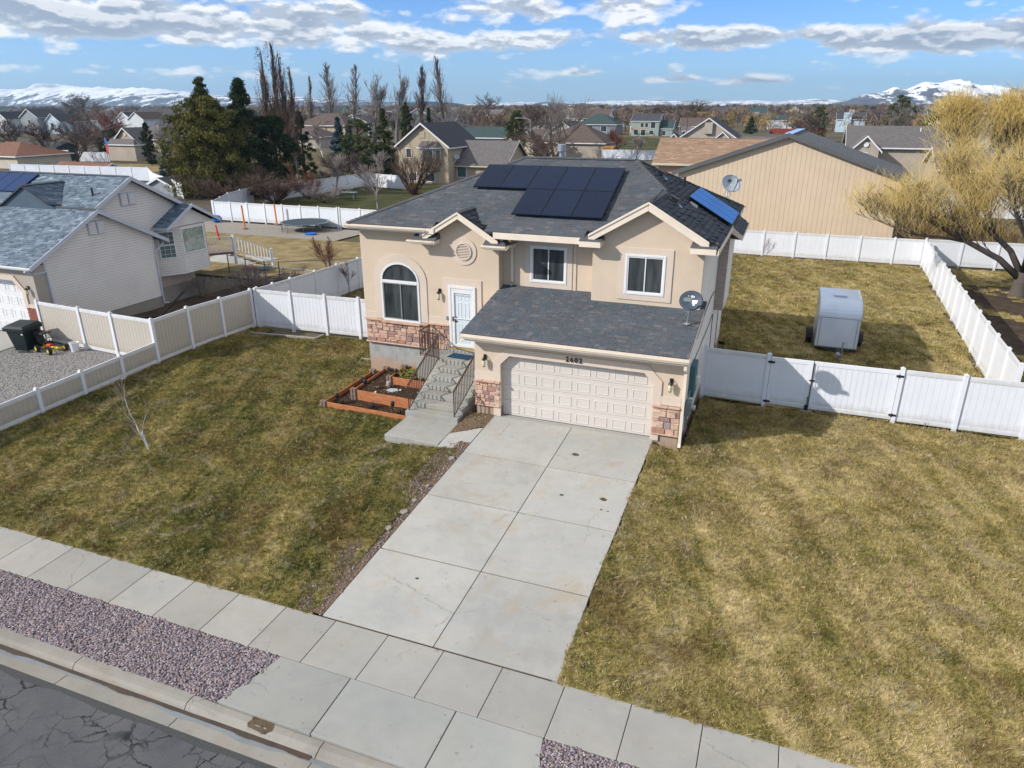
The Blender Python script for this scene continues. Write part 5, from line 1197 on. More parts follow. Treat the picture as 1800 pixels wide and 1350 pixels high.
# right: fence with double gate
RF = [(5.88, 4.62), (7.98, 4.62)]
fence('single white vinyl fence panel between the house wall and the gate', RF)
fence('white vinyl fence right of the gate at the front of the back yard', [(12.03, 4.62), (13.8, 4.62), (15.66, 4.64), (17.5, 4.7), (19.3, 4.75), (21.1, 4.8)])
G_ = thing('gate', 'double white vinyl gate with black hinges, a wide leaf and a narrow leaf', 'gate', (9.4, 4.62, -.25))
def leafg(x0, x1):
    z0, z1 = -.16, 1.55; y = 4.62
    fr = MB(); fr.box(x0, x0+.12, y-.03, y+.03, z0, z1); fr.box(x1-.12, x1, y-.03, y+.03, z0, z1); fr.box(x0+.12, x1-.12, y-.028, y+.028, z0, z0+.14); fr.box(x0+.12, x1-.12, y-.028, y+.028, z1-.14, z1)
    f = fr.build('gate_leaf', 'white_vinyl', G_, bevel=.006); n = round((x1-x0-.24)/.18); s = (x1-x0-.24)/n
    for k in range(n): MB().box(x0+.12+k*s+.005, x0+.12+(k+1)*s-.005, y-.012, y+.012, z0+.14, z1-.14).build('board', 'white_vinyl', f)
    MB().box(x0+.12, x1-.12, y-.004, y+.004, z0+.14, z1-.14).build('backing', 'white_vinyl', f)
leafg(8.055, 9.39); leafg(9.415, 11.955)
for x, z in ((8.05, 1.38), (8.05, -.05), (11.96, 1.38), (11.96, .02)): part('hinge', 'black_metal', G_, lambda b: (b.box(x-.09, x+.13, 4.545, 4.56, z-.035, z+.035), b.tube([(x, 4.55, z-.06), (x, 4.55, z+.06)], .018, 6)))
part('latch', 'black_metal', G_, lambda b: (b.box(9.33, 9.50, 4.55, 4.585, .86, .90), b.box(9.39, 9.42, 4.55, 4.58, -.2, 1.5)))
part('drop_rod', 'black_metal', G_, lambda b: (b.tube([(9.36, 4.55, .3), (9.36, 4.55, -.24)], .012, 6), b.box(9.30, 9.42, 4.54, 4.585, -.2, -.02)))
tag(MB().box(9.2, 9.55, 4.42, 4.66, -.27, -.20).build('paving_block', 'curb_concrete', bevel=.01), 'small concrete block on the grass under the gate latch', 'block')
xr = lambda y: 15.66+(y-4.64)*.0455
fence('long white vinyl fence down the right side of the back yard', [(xr(y), y) for y in [4.64+2.02*k for k in range(1, 16)]+[36.8]], boards=True, bw=.4, cap=True)
fence('white vinyl fence across the far end of the back yard', [(xr(36.96), 36.98)]+[(15.2-2.19*k, 36.93) for k in range(0, 22)], boards=True, bw=.36, skip=(0,))
fence('white vinyl fence at the far side of the willow lot on the right', [(17.2, 37.35)]+[(19.5+2.2*k, 37.5+.1*k) for k in range(0, 13)], boards=False)
fence('white vinyl fence at the back of the neighbour\'s yard behind the trampoline', [(-31.0-2.05*k, 36.88) for k in range(0, 7)][::1]+[(-45.4, 36.9)], boards=True, bw=.4)
fence('white fence running back from the left yard corner under the pine', [(-45.6, 37.0), (-47.5, 40.2), (-49.3, 43.4), (-50.4, 46.6), (-51.4, 49.8)], boards=False)
fence('white vinyl fence receding behind the bare shrubs of the rear yard', [(-50.6, 51), (-50.4, 54), (-50.2, 57.2), (-50, 60.4), (-49.7, 63.6), (-49.4, 66.8), (-49.1, 70.6)], boards=False)
fence('sunlit white vinyl fence behind the bare shrub near the tan house', [(-49.0, 70.9), (-46.5, 70.2), (-44.0, 69.4), (-41.6, 68.8)], boards=False)
fence('distant white vinyl fence with picket-like caps behind the main roof', [(-30.5+2.2*k, 134+.2*k) for k in range(7)], h=2.0, m='white_vinyl_far', pm='white_vinyl_far', boards=False)
fence('long white vinyl fence beyond the neighbour\'s ridge at the left', [(-84.6-3*k, 66-.25*k) for k in range(10)], h=2.0, m='white_vinyl_far', pm='white_vinyl_far', boards=False)
fence('white vinyl fence leading from the far lot toward the pine', [(-84.4, 66), (-81.3, 63.4), (-78.2, 60.8), (-75.2, 58.6), (-72, 56.5), (-69, 54.5), (-66, 52.6), (-63, 50.8)], h=1.9, m='white_vinyl_far', pm='white_vinyl_far', boards=False)
fence('white fence behind the flagpole lawn at the far left', [(-131+3.1*k, 92.5+.4*k) for k in range(0, 3)]+[(-124, 93.5), (-133.8, 92.3)][:1], h=1.9, m='white_vinyl_far', pm='white_vinyl_far', boards=False)
fence('white vinyl fence at the far left behind the bare street trees', [(-146+3.1*k, 92+.05*k) for k in range(0, 5)], h=2.2, m='white_vinyl_far', pm='white_vinyl_far', boards=False)
fence('white vinyl fence visible through the willow branches', [(16.5+3*k, 66) for k in range(0, 9)], h=2.2, m='white_vinyl_far', pm='white_vinyl_far', boards=False)

# ------------------------------------------------------------------ cargo trailer
T = thing('cargo_trailer', 'small pale blue enclosed cargo trailer with a rounded nose parked on the back lawn', 'trailer', (10.6, 14, -.55))
tx0, tx1, ty0, ty1, tz0, tz1 = 9.74, 11.42, 12.55, 15.5, -.33, 1.62
prf = [(ty0, tz0), (ty0, 1.08), (ty0+.03, 1.22), (ty0+.12, 1.36), (ty0+.28, 1.48), (ty0+.50, 1.57), (ty0+.8, 1.62), (ty1, 1.62), (ty1, tz0)]
def shell(b):
    for (ya, za), (yb, zb) in zip(prf, prf[1:]): b.slab([(tx0+.02, ya, za), (tx1-.02, ya, za), (tx1-.02, yb, zb), (tx0+.02, yb, zb)], (0, .0, 0.0) if False else Vector((0, (zb-za), -(yb-ya))).normalized()*-.0 + Vector((0, .02 if ya == ty0 else 0, -.02)))
def shell2(b):
    n = len(prf); vs = [(tx0, y, z) for y, z in prf]+[(tx1, y, z) for y, z in prf]
    b.add(vs, [(i, i+n, i+n+1, i+1) for i in range(n-1)]+[tuple(range(n-1, -1, -1))[::1], tuple(range(n, 2*n)), (n-1, 2*n-1, n, 0)])
part('body', 'trailer_paint', T, lambda b: shell2(b))
part('side_skin', 'trailer_side', T, lambda b: (b.slab([(tx0-.006, y, z) for y, z in prf], (.004, 0, 0)),))
part('side_skin', 'trailer_side', T, lambda b: (b.slab([(tx1+.002, y, z) for y, z in prf], (.004, 0, 0)),))
part('seam_trim', 'block_brown', T, lambda b: b.box(tx0+.03, tx1-.03, ty0-.008, ty0, .985, 1.0))
for x in (tx0-.012, tx1-.008): part('corner_trim', 'aluminium', T, lambda b: [b.slab([(x, ya, za), (x+.02, ya, za), (x+.02, yb, zb), (x, yb, zb)], Vector((0, -(zb-za), (yb-ya))).normalized()*.012) for (ya, za), (yb, zb) in zip(prf[:-1], prf[1:-1])])
part('door_frame', 'aluminium', T, lambda b: (b.box(tx0+.10, tx0+.13, ty0-.006, ty0, tz0+.06, .95), b.box(tx1-.13, tx1-.10, ty0-.006, ty0, tz0+.06, .95), b.box(tx0+.02, tx1-.02, ty0-.012, ty0, tz0, tz0+.05)))
part('marker_light', 'yellow_plastic', T, lambda b: b.box(tx1-.09, tx1-.05, ty0-.012, ty0, .90, .925))
part('roof_vent', 'trailer_paint', T, lambda b: (b.box(10.33, 10.82, 13.85, 14.2, 1.62, 1.68), b.box(10.30, 10.85, 13.80, 14.25, 1.68, 1.71)), bevel=.01)
part('chassis', 'black_metal', T, lambda b: (b.box(tx0+.02, tx1-.02, ty0-.01, ty1, tz0-.08, tz0-.002), b.bar((10.0, 12.6, tz0-.08), (10.58, 11.55, -.18), .07, .07), b.bar((11.2, 12.6, tz0-.08), (10.66, 11.55, -.18), .07, .07), b.box(10.55, 10.7, 11.3, 11.7, -.2, -.1)))
part('coupler', 'galvanised', T, lambda b: (b.box(10.56, 10.68, 11.15, 11.5, -.22, -.1), b.box(10.52, 10.72, 11.1, 11.25, -.25, -.14)), bevel=.02)
part('jack', 'galvanised', T, lambda b: (b.tube([(10.78, 11.5, .28), (10.78, 11.5, -.47)], .03, 8), b.tube([(10.78, 11.5, .26), (10.92, 11.45, .28), (10.92, 11.45, .16)], .012, 5), b.lathe([(.1, 0), (.1, .015), (.03, .03)], (10.78, 11.5, -.49), 10)))
for sx, x in ((-1, 9.52), (1, 11.56)):
    w = part('wheel', 'rubber', T, lambda b: b.lathe([(.20, -.115), (.29, -.12), (.325, -.09), (.33, 0), (.325, .09), (.29, .12), (.20, .115)], (x, 13.75, -.20), 24, axis=(1, 0, 0)), smooth=False)
    part('rim', 'galvanised', w, lambda b: b.lathe([(.19, 0), (.19, .01), (.08, .03)], (x+sx*.09, 13.75, -.20), 14, axis=(sx, 0, 0)))
    part('fender', 'black_metal', T, lambda b: [b.slab([(x-.14, 13.75+.39*math.cos(t), -.2+.39*math.sin(t)), (x+.14, 13.75+.39*math.cos(t), -.2+.39*math.sin(t)), (x+.14, 13.75+.39*math.cos(t+PI/6), -.2+.39*math.sin(t+PI/6)), (x-.14, 13.75+.39*math.cos(t+PI/6), -.2+.39*math.sin(t+PI/6))], (0, 0, .015)) for t in [k*PI/6 for k in range(6)]])
part('marker_light', 'yellow_plastic', T, lambda b: b.box(9.79, 9.84, 12.535, 12.55, .90, .925))

# ------------------------------------------------------------------ left neighbour's house
NB = thing('neighbour_house', 'grey sided house with pale blue-grey shingle roofs and two side gables at the left', 'house', (-27, 5, -.4))
NS, NR, NTm = 'neighbour_siding', 'shingle_neighbour', 'neighbour_trim'
GX = -22.7
part('wall', 'neighbour_stucco', NB, lambda b: b.box(-34, GX, 1.50, 2.05, -.4, 2.95) if False else (b.box(-23.6, GX, 1.45, 2.05, 1.05, 2.95), b.box(-34, -23.6, 1.45, 2.05, 2.25, 2.95), b.slab([(-24.0, 1.45, 2.25), (-23.6, 1.45, 2.25), (-23.6, 1.45, 1.8)], (0, .6, 0))))
part('brick_base', 'brick_red', NB, lambda b: b.box(-23.58, GX+.01, 1.44, 2.04, -.5, 1.05))
for k in range(17):
    for j in range(4): MB().box(-23.57+j*.215+(.1 if k % 2 else 0), -23.57+j*.215+.2+(.1 if k % 2 and j < 3 else 0), 1.415, 1.44, -.34+k*.08, -.34+k*.08+.068).build('brick', 'brick_red', NB)
part('garage_door', 'white_paint', NB, lambda b: b.box(-33.5, -23.6, 1.75, 1.8, -.4, 2.25))
for r_ in range(4):
    for c_ in range(6): part('raised_panel', 'white_paint', NB, lambda b: raised(b, -24.35-c_*.6, -23.92-c_*.6, -.28+r_*.64, .10+r_*.64, 1.748))
part('garage_trim', 'stucco_trim', NB, lambda b: b.strip([(-23.60, 1.40, 1.05), (-23.60, 1.40, 1.75), (-24.05, 1.40, 2.25), (-30, 1.40, 2.25)], [(-23.38, 1.40, 1.05), (-23.38, 1.40, 1.85), (-23.95, 1.40, 2.48), (-30, 1.40, 2.48)], (0, .045, 0)))
part('trim_band', 'stucco_trim', NB, lambda b: b.box(-23.38, GX+.02, 1.41, 1.45, 1.05, 1.22))
part('wall', 'siding_shade_brown', NB, lambda b: b.slab([(GX-.03, 2.05, .05), (GX-.03, 8.2, .05), (GX-.03, 8.2, 3.22), (GX-.03, 5.1, 4.83), (GX-.03, 2.05, 3.26)], (-.3, 0, 0)))  # dark backing; the gaps between planks stand in for lap shadows
part('foundation', 'curb_concrete', NB, lambda b: b.box(-23.2, GX-.04, 2.05, 8.18, -.8, .05))
def gable_planks(parent, X, y0, y1, z0, ze, pk, zp, m, ex=.125, name='plank', t=.030):
    z = z0; s1 = (zp-ze)/(pk-y0)
    while z < zp-.1:
        a, b_ = (y0, y1)
        if z > ze: a = y0+(z-ze)/s1; b_ = y1-(z-ze)*(y1-pk)/(zp-ze)
        if b_-a < .15: break
        MB().add([(X, a, z), (X+t, a, z), (X+t, b_, z), (X, b_, z), (X+.012, a, z+ex*.88), (X+.012, b_, z+ex*.88)], [(0, 3, 2, 1), (1, 2, 5, 4), (0, 1, 4), (3, 5, 2), (0, 4, 5, 3)]).build(name, m, parent); z += ex
gable_planks(NB, GX-.03, 2.05, 8.2, .07, 3.24, 5.1, 4.85, NS)
part('corner_board', NTm, NB, lambda b: (b.box(GX-.03, GX+.005, 2.05, 2.14, .05, 2.98), b.box(GX-.03, GX+.005, 8.11, 8.215, .05, 2.98)))
pkz = 4.93
roofplane(NB, 'roof', [(-40, 1.2, 3.05-.09), (GX+.25, 1.2, 2.96), (GX+.25, 5.1, pkz+.03), (-40, 5.1, pkz+.03)], NR, ex=.15, w=(.18, .42), seed=21, th=.12, tt=.022)
roofplane(NB, 'roof', [(GX+.25, 8.95, 2.96), (-26, 8.95, 2.96), (-26, 5.1, pkz+.03), (GX+.25, 5.1, pkz+.03)], NR, ex=.15, w=(.25, .6), seed=22, th=.12)
ridge_caps(NB, (-40, 5.1, pkz+.04), (GX+.25, 5.1, pkz+.04), 'shingle_dark', seed=23)
def rakeX(parent, X, y0, z0, y1, z1, h=.2, t=.05, m=NTm):
    part('rake_board', m, parent, lambda b: b.slab([(X, y0, z0), (X, y1, z1), (X, y1, z1-h), (X, y0, z0-h)], (t, 0, 0)), bevel=.005)
rakeX(NB, GX+.25, 1.2, 2.98, 5.1, pkz+.05); rakeX(NB, GX+.25, 5.1, pkz+.05, 8.95, 2.98)
part('soffit', NTm, NB, lambda b: (b.slab([(GX-.02, 1.25, 2.83), (GX+.24, 1.25, 2.83), (GX+.24, 5.1, pkz-.1), (GX-.02, 5.1, pkz-.1)], (0, 0, .015)), b.slab([(GX-.02, 8.9, 2.83), (GX+.24, 8.9, 2.83), (GX+.24, 5.1, pkz-.1), (GX-.02, 5.1, pkz-.1)], (0, 0, .015))))
gutter(NB, (-34, 1.2, 2.96), (GX+.25, 1.2, 2.96), m='white_paint')
part('downspout', NTm, NB, lambda b: [b.bar(p, q, .07, .06) for p, q in (((GX+.0, 1.12, 2.8), (GX-.05, 1.40, 2.62)), ((GX-.05, 1.40, 2.62), (GX+.04, 2.0, 2.6)), ((GX+.04, 2.08, 2.6), (GX+.04, 2.08, -.2)))])
part('downspout', NTm, NB, lambda b: [b.bar(p, q, .07, .06) for p, q in (((GX+.1, 8.7, 2.8), (GX+.03, 8.15, 2.4)), ((GX+.03, 8.15, 2.4), (GX+.03, 8.15, -.3)), ((GX+.03, 8.15, -.3), (GX+.1, 8.4, -.35)))])
def shutters(parent, X, yc, zc, w=.9, h=.62, m='siding_cream'):
    t = part('gable_vent', 'neighbour_trim', parent, lambda b: (b.box(X, X+.07, yc-w/2, yc-.02, zc-h/2, zc+h/2), b.box(X, X+.07, yc+.02, yc+w/2, zc-h/2, zc+h/2)), bevel=.006)
    for k in range(7):
        z = zc-h/2+.06+k*.075
        for a, c in ((yc-w/2+.05, yc-.07), (yc+.07, yc+w/2-.05)): MB().slab([(X+.07, a, z), (X+.07, c, z), (X+.095, c, z-.01), (X+.095, a, z-.01)], (0, 0, .03)).build('louvre', 'siding_cream', t)
shutters(NB, GX-.015, 5.05, 4.12)
# second, taller gable behind with a small bay
X2 = -23.2; P2Y, P2Z = 7.7, 6.22; s2 = .53; yb2 = 11.6
part('wall', 'siding_shade_brown', NB, lambda b: b.slab([(X2-.03, 3.8, .3), (X2-.03, yb2-.45, .3), (X2-.03, yb2-.45, P2Z-.12-s2*(yb2-.45-P2Y)), (X2-.03, P2Y, P2Z-.12), (X2-.03, 3.8, P2Z-.12-s2*(P2Y-3.8))], (-.3, 0, 0)))  # darker backing again, drawing shadow lines between the planks
part('foundation', 'curb_concrete', NB, lambda b: b.box(-24.0, X2-.1, 8.2, yb2-.5, -.9, .9))
gable_planks(NB, X2-.03, 3.8, yb2-.45, .95, P2Z-.12-s2*(P2Y-3.8), P2Y, P2Z-.12, NS)
roofplane(NB, 'roof', [(-42, 3.2, P2Z-s2*4.5), (X2+.3, 3.2, P2Z-s2*4.5), (X2+.3, P2Y, P2Z), (-42, P2Y, P2Z)], NR, ex=.15, w=(.18, .42), seed=24, th=.12, tt=.022)
roofplane(NB, 'roof', [(X2+.3, yb2, P2Z-s2*(yb2-P2Y)), (-42, yb2, P2Z-s2*(yb2-P2Y)), (-42, P2Y, P2Z), (X2+.3, P2Y, P2Z)], NR, ex=.2, w=(.25, .6), seed=25, th=.12)
ridge_caps(NB, (-42, P2Y, P2Z+.01), (X2+.3, P2Y, P2Z+.01), 'shingle_dark', seed=26)
rakeX(NB, X2+.3, 3.2, P2Z-s2*4.5+.02, P2Y, P2Z+.02); rakeX(NB, X2+.3, P2Y, P2Z+.02, yb2, P2Z-s2*(yb2-P2Y)+.02)
shutters(NB, X2-.012, 7.55, 5.15)
part('vent_pipe', 'black_metal', NB, lambda b: b.tube([(-23.85, 6.18, 5.1), (-23.85, 6.18, 5.8)], .045, 8))
# cross gable on the front slope with blue panels on its hidden side
roofplane(NB, 'roof', [(-25.3, 4.8, 5.12), (-25.05, 5.35, 4.99), (-26.8, 7.1, 5.92), (-26.8, 4.8, 5.92)], NR, ex=.15, w=(.18, .42), seed=27, th=.04)
roofplane(NB, 'roof', [(-29.8, 4.8, 4.33), (-29.8, 5.2, 4.33), (-26.8, 7.1, 5.92), (-26.8, 4.8, 5.92)], NR, ex=.15, w=(.18, .42), seed=30, th=.04)
part('dormer_face', NR, NB, lambda b: b.slab([(-29.6, 4.9, 4.2), (-24.9, 4.9, 4.2), (-24.9, 4.9, 4.86), (-26.8, 4.9, 5.84), (-29.6, 4.9, 4.4)], (0, .1, 0)))
ridge_caps(NB, (-26.8, 4.8, 5.94), (-26.8, 7.1, 5.94), 'shingle_dark', seed=28)
for k in range(4): part('solar_panel', 'navy_cell', NB, lambda b: b.slab([(-33.2+k*1.07, 6.05, 6.22-.53*1.65+.08), (-32.17+k*1.07, 6.05, 6.22-.53*1.65+.08), (-32.17+k*1.07, 7.45, 6.22-.53*.25+.08), (-33.2+k*1.07, 7.45, 6.22-.53*.25+.08)], (0, 0, .04)))
# bay window box
BY = thing('bay_dummy', None, None) if False else None
bx = -22.45; by0, by1 = 8.75, 12.3; bzb = .95; bze = 3.45
bay = part('bay', 'siding_shade_brown', NB, lambda b: b.slab([(X2, 8.6, bzb), (bx, 9.75, bzb), (bx, 11.55, bzb), (X2, 12.4, bzb)], (0, 0, bze-bzb+.05)))  # dark core behind the planks imitates the shadow under each lap
for k in range(20):
    z = bzb+k*.125; MB().slab([(bx+.002, 9.75, z), (bx+.002, 11.55, z), (bx+.002, 11.55, z+.108), (bx+.002, 9.75, z+.108)], (.022, 0, 0)).build('plank', NS, bay)
dv = (Vector((bx, 9.75, 0))-Vector((X2, 8.6, 0))); du = dv.normalized(); dn = Vector((du.y, -du.x, 0))
for k in range(20):
    z = bzb+k*.125; a = Vector((X2, 8.6, z))+dn*.002; c = Vector((bx, 9.75, z))+dn*.002; MB().slab([a, c, c+Vector((0, 0, .108)), a+Vector((0, 0, .108))], dn*.022).build('plank', NS, bay)
part('gable_wall', NS, NB, lambda b: b.slab([(bx-.02, 8.9, bze), (bx-.02, 12.4, bze), (bx-.02, 10.65, 4.36)], (-.8, 0, 0)))
BP = (10.65, 4.58)
roofplane(NB, 'roof', [(X2, 8.72, 3.55), (bx+.28, 8.72, 3.55), (bx+.28, BP[0], BP[1]), (X2-.6, BP[0], BP[1])], 'shingle_neighbour', ex=.15, w=(.25, .5), seed=28, th=.06)
roofplane(NB, 'roof', [(bx+.28, 12.58, 3.55), (X2, 12.58, 3.55), (X2-.6, BP[0], BP[1]), (bx+.28, BP[0], BP[1])], 'shingle_neighbour', ex=.15, w=(.25, .5), seed=29, th=.06)
rakeX(NB, bx+.28, 8.72, 3.57, BP[0], BP[1]+.02, .17); rakeX(NB, bx+.28, BP[0], BP[1]+.02, 12.58, 3.57, .17)
part('fascia', NTm, NB, lambda b: (b.box(X2, bx+.30, 8.68, 8.72, 3.38, 3.55), b.box(X2, bx+.28, 8.72, 8.95, 3.36, 3.39)))
def win3(parent, P, U, w, h, n, glass, fm='white_paint', bars=None, f=.06):
    """window on a vertical wall: P bottom-left corner, U along the wall, n outward"""
    P, U, n = Vector(P), Vector(U).normalized(), Vector(n).normalized(); Z = Vector((0, 0, 1)); b = MB()
    for a, c in ((P, P+Z*h), (P+U*(w-f), P+U*(w-f)+Z*h)): b.slab([a, a+U*f, a+U*f+Z*h, a+Z*h], n*.045)
    for z in (0, h-f)+((h/2-f/2,) if bars else ()): q = P+U*f+Z*z; b.slab([q, q+U*(w-2*f), q+U*(w-2*f)+Z*f, q+Z*f], n*.045)
    fo = b.build('window', fm, parent)
    q = P+U*f+Z*f; MB().slab([q, q+U*(w-2*f), q+U*(w-2*f)+Z*(h-2*f), q+Z*(h-2*f)], n*.015).build('pane', glass, fo)
    if bars:
        m = MB()
        for k in range(1, bars[0]): q = P+U*(w*k/bars[0]-.006)+n*.012; m.slab([q, q+U*.012, q+U*.012+Z*h, q+Z*h], n*.015)
        for k in range(1, bars[1]): q = P+Z*(h*k/bars[1]-.006)+n*.012; m.slab([q, q+U*w, q+U*w+Z*.012, q+Z*.012], n*.013)
        m.build('muntin', fm, fo)
    return fo
win3(NB, Vector((X2, 8.6, 1.85))+dv*.17+dn*.015, du, .85, 1.45, dn, 'teal_glass', bars=(3, 6))
win3(NB, (bx+.015, 9.83, 1.98), (0, 1, 0), 1.62, 1.38, (1, 0, 0), 'bright_glass')
lantern(-23.15, 1.45, 1.92, 'wall lantern beside the neighbouring garage door above the red brick')
# deck stairs with white balusters behind the bay
DK = thing('deck_stairs', 'white baluster deck stairs behind the neighbouring bay window', 'stairs', (-25, 15, -.7))
def rail_run(a, c, n):
    a, c = Vector(a), Vector(c); Z = Vector((0, 0, 1)); MB().bar(a+Z*.95, c+Z*.95, .07, .05).build('top_rail', 'white_vinyl', DK); MB().bar(a+Z*.12, c+Z*.12, .06, .05).build('bottom_rail', 'white_vinyl', DK)
    for k in range(n): p = a+(c-a)*((k+.5)/n); MB().box(p.x-.02, p.x+.02, p.y-.02, p.y+.02, p.z+.12, p.z+.93).build('baluster', 'white_vinyl', DK)
rail_run((-26.4, 15.2, .75), (-25.1, 16.6, .75), 9); rail_run((-25.1, 16.6, .75), (-24.2, 19.0, -.45), 12)
for p in ((-26.4, 15.2, .75), (-25.1, 16.6, .75), (-24.2, 19.0, -.45)): MB().box(p[0]-.06, p[0]+.06, p[1]-.06, p[1]+.06, p[2]-.8, p[2]+1.05).build('post', 'white_vinyl', DK)
part('deck', 'block_brown', DK, lambda b: b.slab([(-29, 14.4, .6), (-26.4, 15.1, .6), (-25.1, 16.6, .6), (-29, 17.5, .6)], (0, 0, .15)))
for k in range(6): part('tread', 'weathered_wood', DK, lambda b: b.slab([(-25.2+k*.15, 16.7+k*.38, .5-k*.2), (-26.3+k*.15, 16.9+k*.38, .5-k*.2), (-26.2+k*.15, 17.2+k*.38, .5-k*.2), (-25.1+k*.15, 17.0+k*.38, .5-k*.2)], (0, 0, .05)))
# chain link fence
CL = thing('chain_link_fence', 'low dark chain link fence with a gate in front of the dry lawn', 'fence', (-22, 15.5, -.7))
clp = [(-25.6, 16.4), (-23.8, 15.95), (-21.95, 15.5), (-21.0, 15.65), (-18.6, 17.6), (-16.2, 19.4)]
for p in clp: part('post', 'steel_tube', CL, lambda b: b.tube([(*p, gz(*p)), (*p, gz(*p)+1.25)], .035, 6))
for a, c in zip(clp, clp[1:]):
    za, zc = gz(*a), gz(*c); part('top_rail', 'steel_tube', CL, lambda b: b.tube([(*a, za+1.2), (*c, zc+1.2)], .022, 5))
    def mesh(b):
        L = math.dist(a, c); n = int(L/.11); A, C_ = Vector((*a, za+.05)), Vector((*c, zc+.05)); u = (C_-A)/n; h = 1.12; k = h/.11
        for i in range(-int(k), n):
            for s in (0, 1):
                i0, i1 = max(i, 0), min(i+k, n)
                if i1 <= i0: continue
                z0, z1 = (i0-i)*.11, (i1-i)*.11
                if s: z0, z1 = h-z0, h-z1
                b.bar(A+u*i0+Vector((0, 0, z0)), A+u*i1+Vector((0, 0, z1)), .003, .003)
    o = part('mesh', 'steel_tube', CL, mesh); o['kind'] = 'stuff'

# ------------------------------------------------------------------ bin, mower, bucket, hoop, toys
BN = thing('wheelie_bin', 'black wheeled rubbish bin with a lid standing by the red brick corner', 'bin', (-22.3, .15, gz(-22.3, .1)), rz=.15)
bz = gz(-22.3, .1)
part('body', 'bin_green', BN, lambda b: b.add([(-22.62, -.15, bz), (-21.98, -.15, bz), (-21.98, .45, bz), (-22.62, .45, bz), (-22.78, -.28, bz+1.0), (-21.82, -.28, bz+1.0), (-21.82, .62, bz+1.0), (-22.78, .62, bz+1.0)], [(0, 3, 2, 1), (0, 1, 5, 4), (1, 2, 6, 5), (2, 3, 7, 6), (3, 0, 4, 7), (4, 5, 6, 7)]), bevel=.02)
part('rim', 'bin_green', BN, lambda b: b.box(-22.84, -21.76, -.34, .66, bz+.90, bz+1.02), bevel=.015)
part('lid', 'bin_green', BN, lambda b: b.add([(-22.86, -.38, bz+1.02), (-21.74, -.38, bz+1.02), (-21.74, .70, bz+1.02), (-22.86, .70, bz+1.02), (-22.74, -.26, bz+1.12), (-21.86, -.26, bz+1.12), (-21.84, .6, bz+1.18), (-22.76, .6, bz+1.18)], [(0, 3, 2, 1), (0, 1, 5, 4), (1, 2, 6, 5), (2, 3, 7, 6), (3, 0, 4, 7), (4, 5, 6, 7)]), bevel=.02)
for x in (-22.62, -21.98): part('wheel', 'rubber', BN, lambda b: b.lathe([(.12, -.03), (.12, .03)], (x, .55, bz+.12), 14, axis=(1, 0, 0)))
part('sticker', 'white_paint', BN, lambda b: b.box(-21.98, -21.90, -.292, -.285, bz+.76, bz+.82))
MW = thing('lawn_mower', 'yellow and black pedal cart with black seat and wheels beside the bin', 'cart', (-21.0, .4, bz)); mz = gz(-21, .3)
part('deck', 'yellow_plastic', MW, lambda b: (b.bar((-21.5, .35, mz+.2), (-20.5, .25, mz+.2), .10, .06), b.bar((-21.35, .1, mz+.15), (-21.35, .6, mz+.15), .05, .05), b.bar((-20.6, .0, mz+.15), (-20.6, .5, mz+.15), .05, .05)), bevel=.01)
part('seat', 'black_metal', MW, lambda b: (b.box(-21.6, -21.25, .2, .55, mz+.28, mz+.36), b.slab([(-21.62, .2, mz+.3), (-21.62, .55, mz+.3), (-21.78, .55, mz+.78), (-21.78, .2, mz+.78)], (.05, 0, 0)), b.box(-21.85, -21.2, .15, .6, mz+.72, mz+.78)), bevel=.02)
part('handle', 'black_metal', MW, lambda b: (b.tube([(-20.9, .3, mz+.2), (-21.0, .3, mz+.55)], .018, 6), b.tube([(-21.05, .1, mz+.55), (-20.98, .3, mz+.62), (-21.05, .5, mz+.55)], .018, 6), b.tube([(-20.9, .3, mz+.3), (-20.2, -.1, mz+.14)], .015, 5)))
part('engine', 'red_plastic', MW, lambda b: b.box(-21.2, -20.95, .22, .42, mz+.2, mz+.3), bevel=.02)
for x, y in ((-21.45, -.02), (-21.45, .66), (-20.62, -.1), (-20.50, .56)):
    w = part('wheel', 'rubber', MW, lambda b: b.lathe([(.09, -.06), (.15, -.06), (.15, .06), (.09, .06)], (x, y, mz+.15), 14, axis=(.25, 1, 0)))
    part('hub', 'yellow_plastic', w, lambda b: b.lathe([(.08, -.065), (.08, .065)], (x, y, mz+.15), 10, axis=(.25, 1, 0)))
BK = thing('bucket', 'white plastic bucket standing against the tan fence', 'bucket', (-20.0, .62, mz))
part('pail', 'white_paint', BK, lambda b: b.lathe([(.15, 0), (.19, .38), (.205, .40), (.17, .40), (.14, .03)], (-20.0, .62, mz), 16)); part('handle', 'galvanised', BK, lambda b: b.tube([(-20.19, .62, mz+.38), (-20.1, .50, mz+.25), (-19.9, .50, mz+.25), (-19.81, .62, mz+.38)], .006, 4))
tag(MB().bar((-22.2, -.35, mz+.02), (-21.55, -.15, mz+.03), .05, .03).build('stick', 'black_metal'), 'black stick lying on the gravel in front of the bin', 'stick')
HP = thing('basketball_hoop', 'fallen red basketball hoop with a black board leaning behind the tan fence', 'basketball hoop', (-19.4, 5.5, -.45))
part('board', 'black_metal', HP, lambda b: (b.bar((-20.1, 5.1, -.25), (-19.3, 6.4, 1.05), .16, .06), b.bar((-21.6, 4.2, -.1), (-19.8, 5.3, .0), .08, .06)))
part('rim', 'red_plastic', HP, lambda b: (b.tube([(-19.0+.33*math.cos(t), 5.7+.3*math.sin(t), -.0) for t in np.arange(0, 2*PI+.1, PI/8)], .022, 5, cap=False), b.bar((-19.6, 5.5, .0), (-19.3, 5.6, .02), .12, .04)))
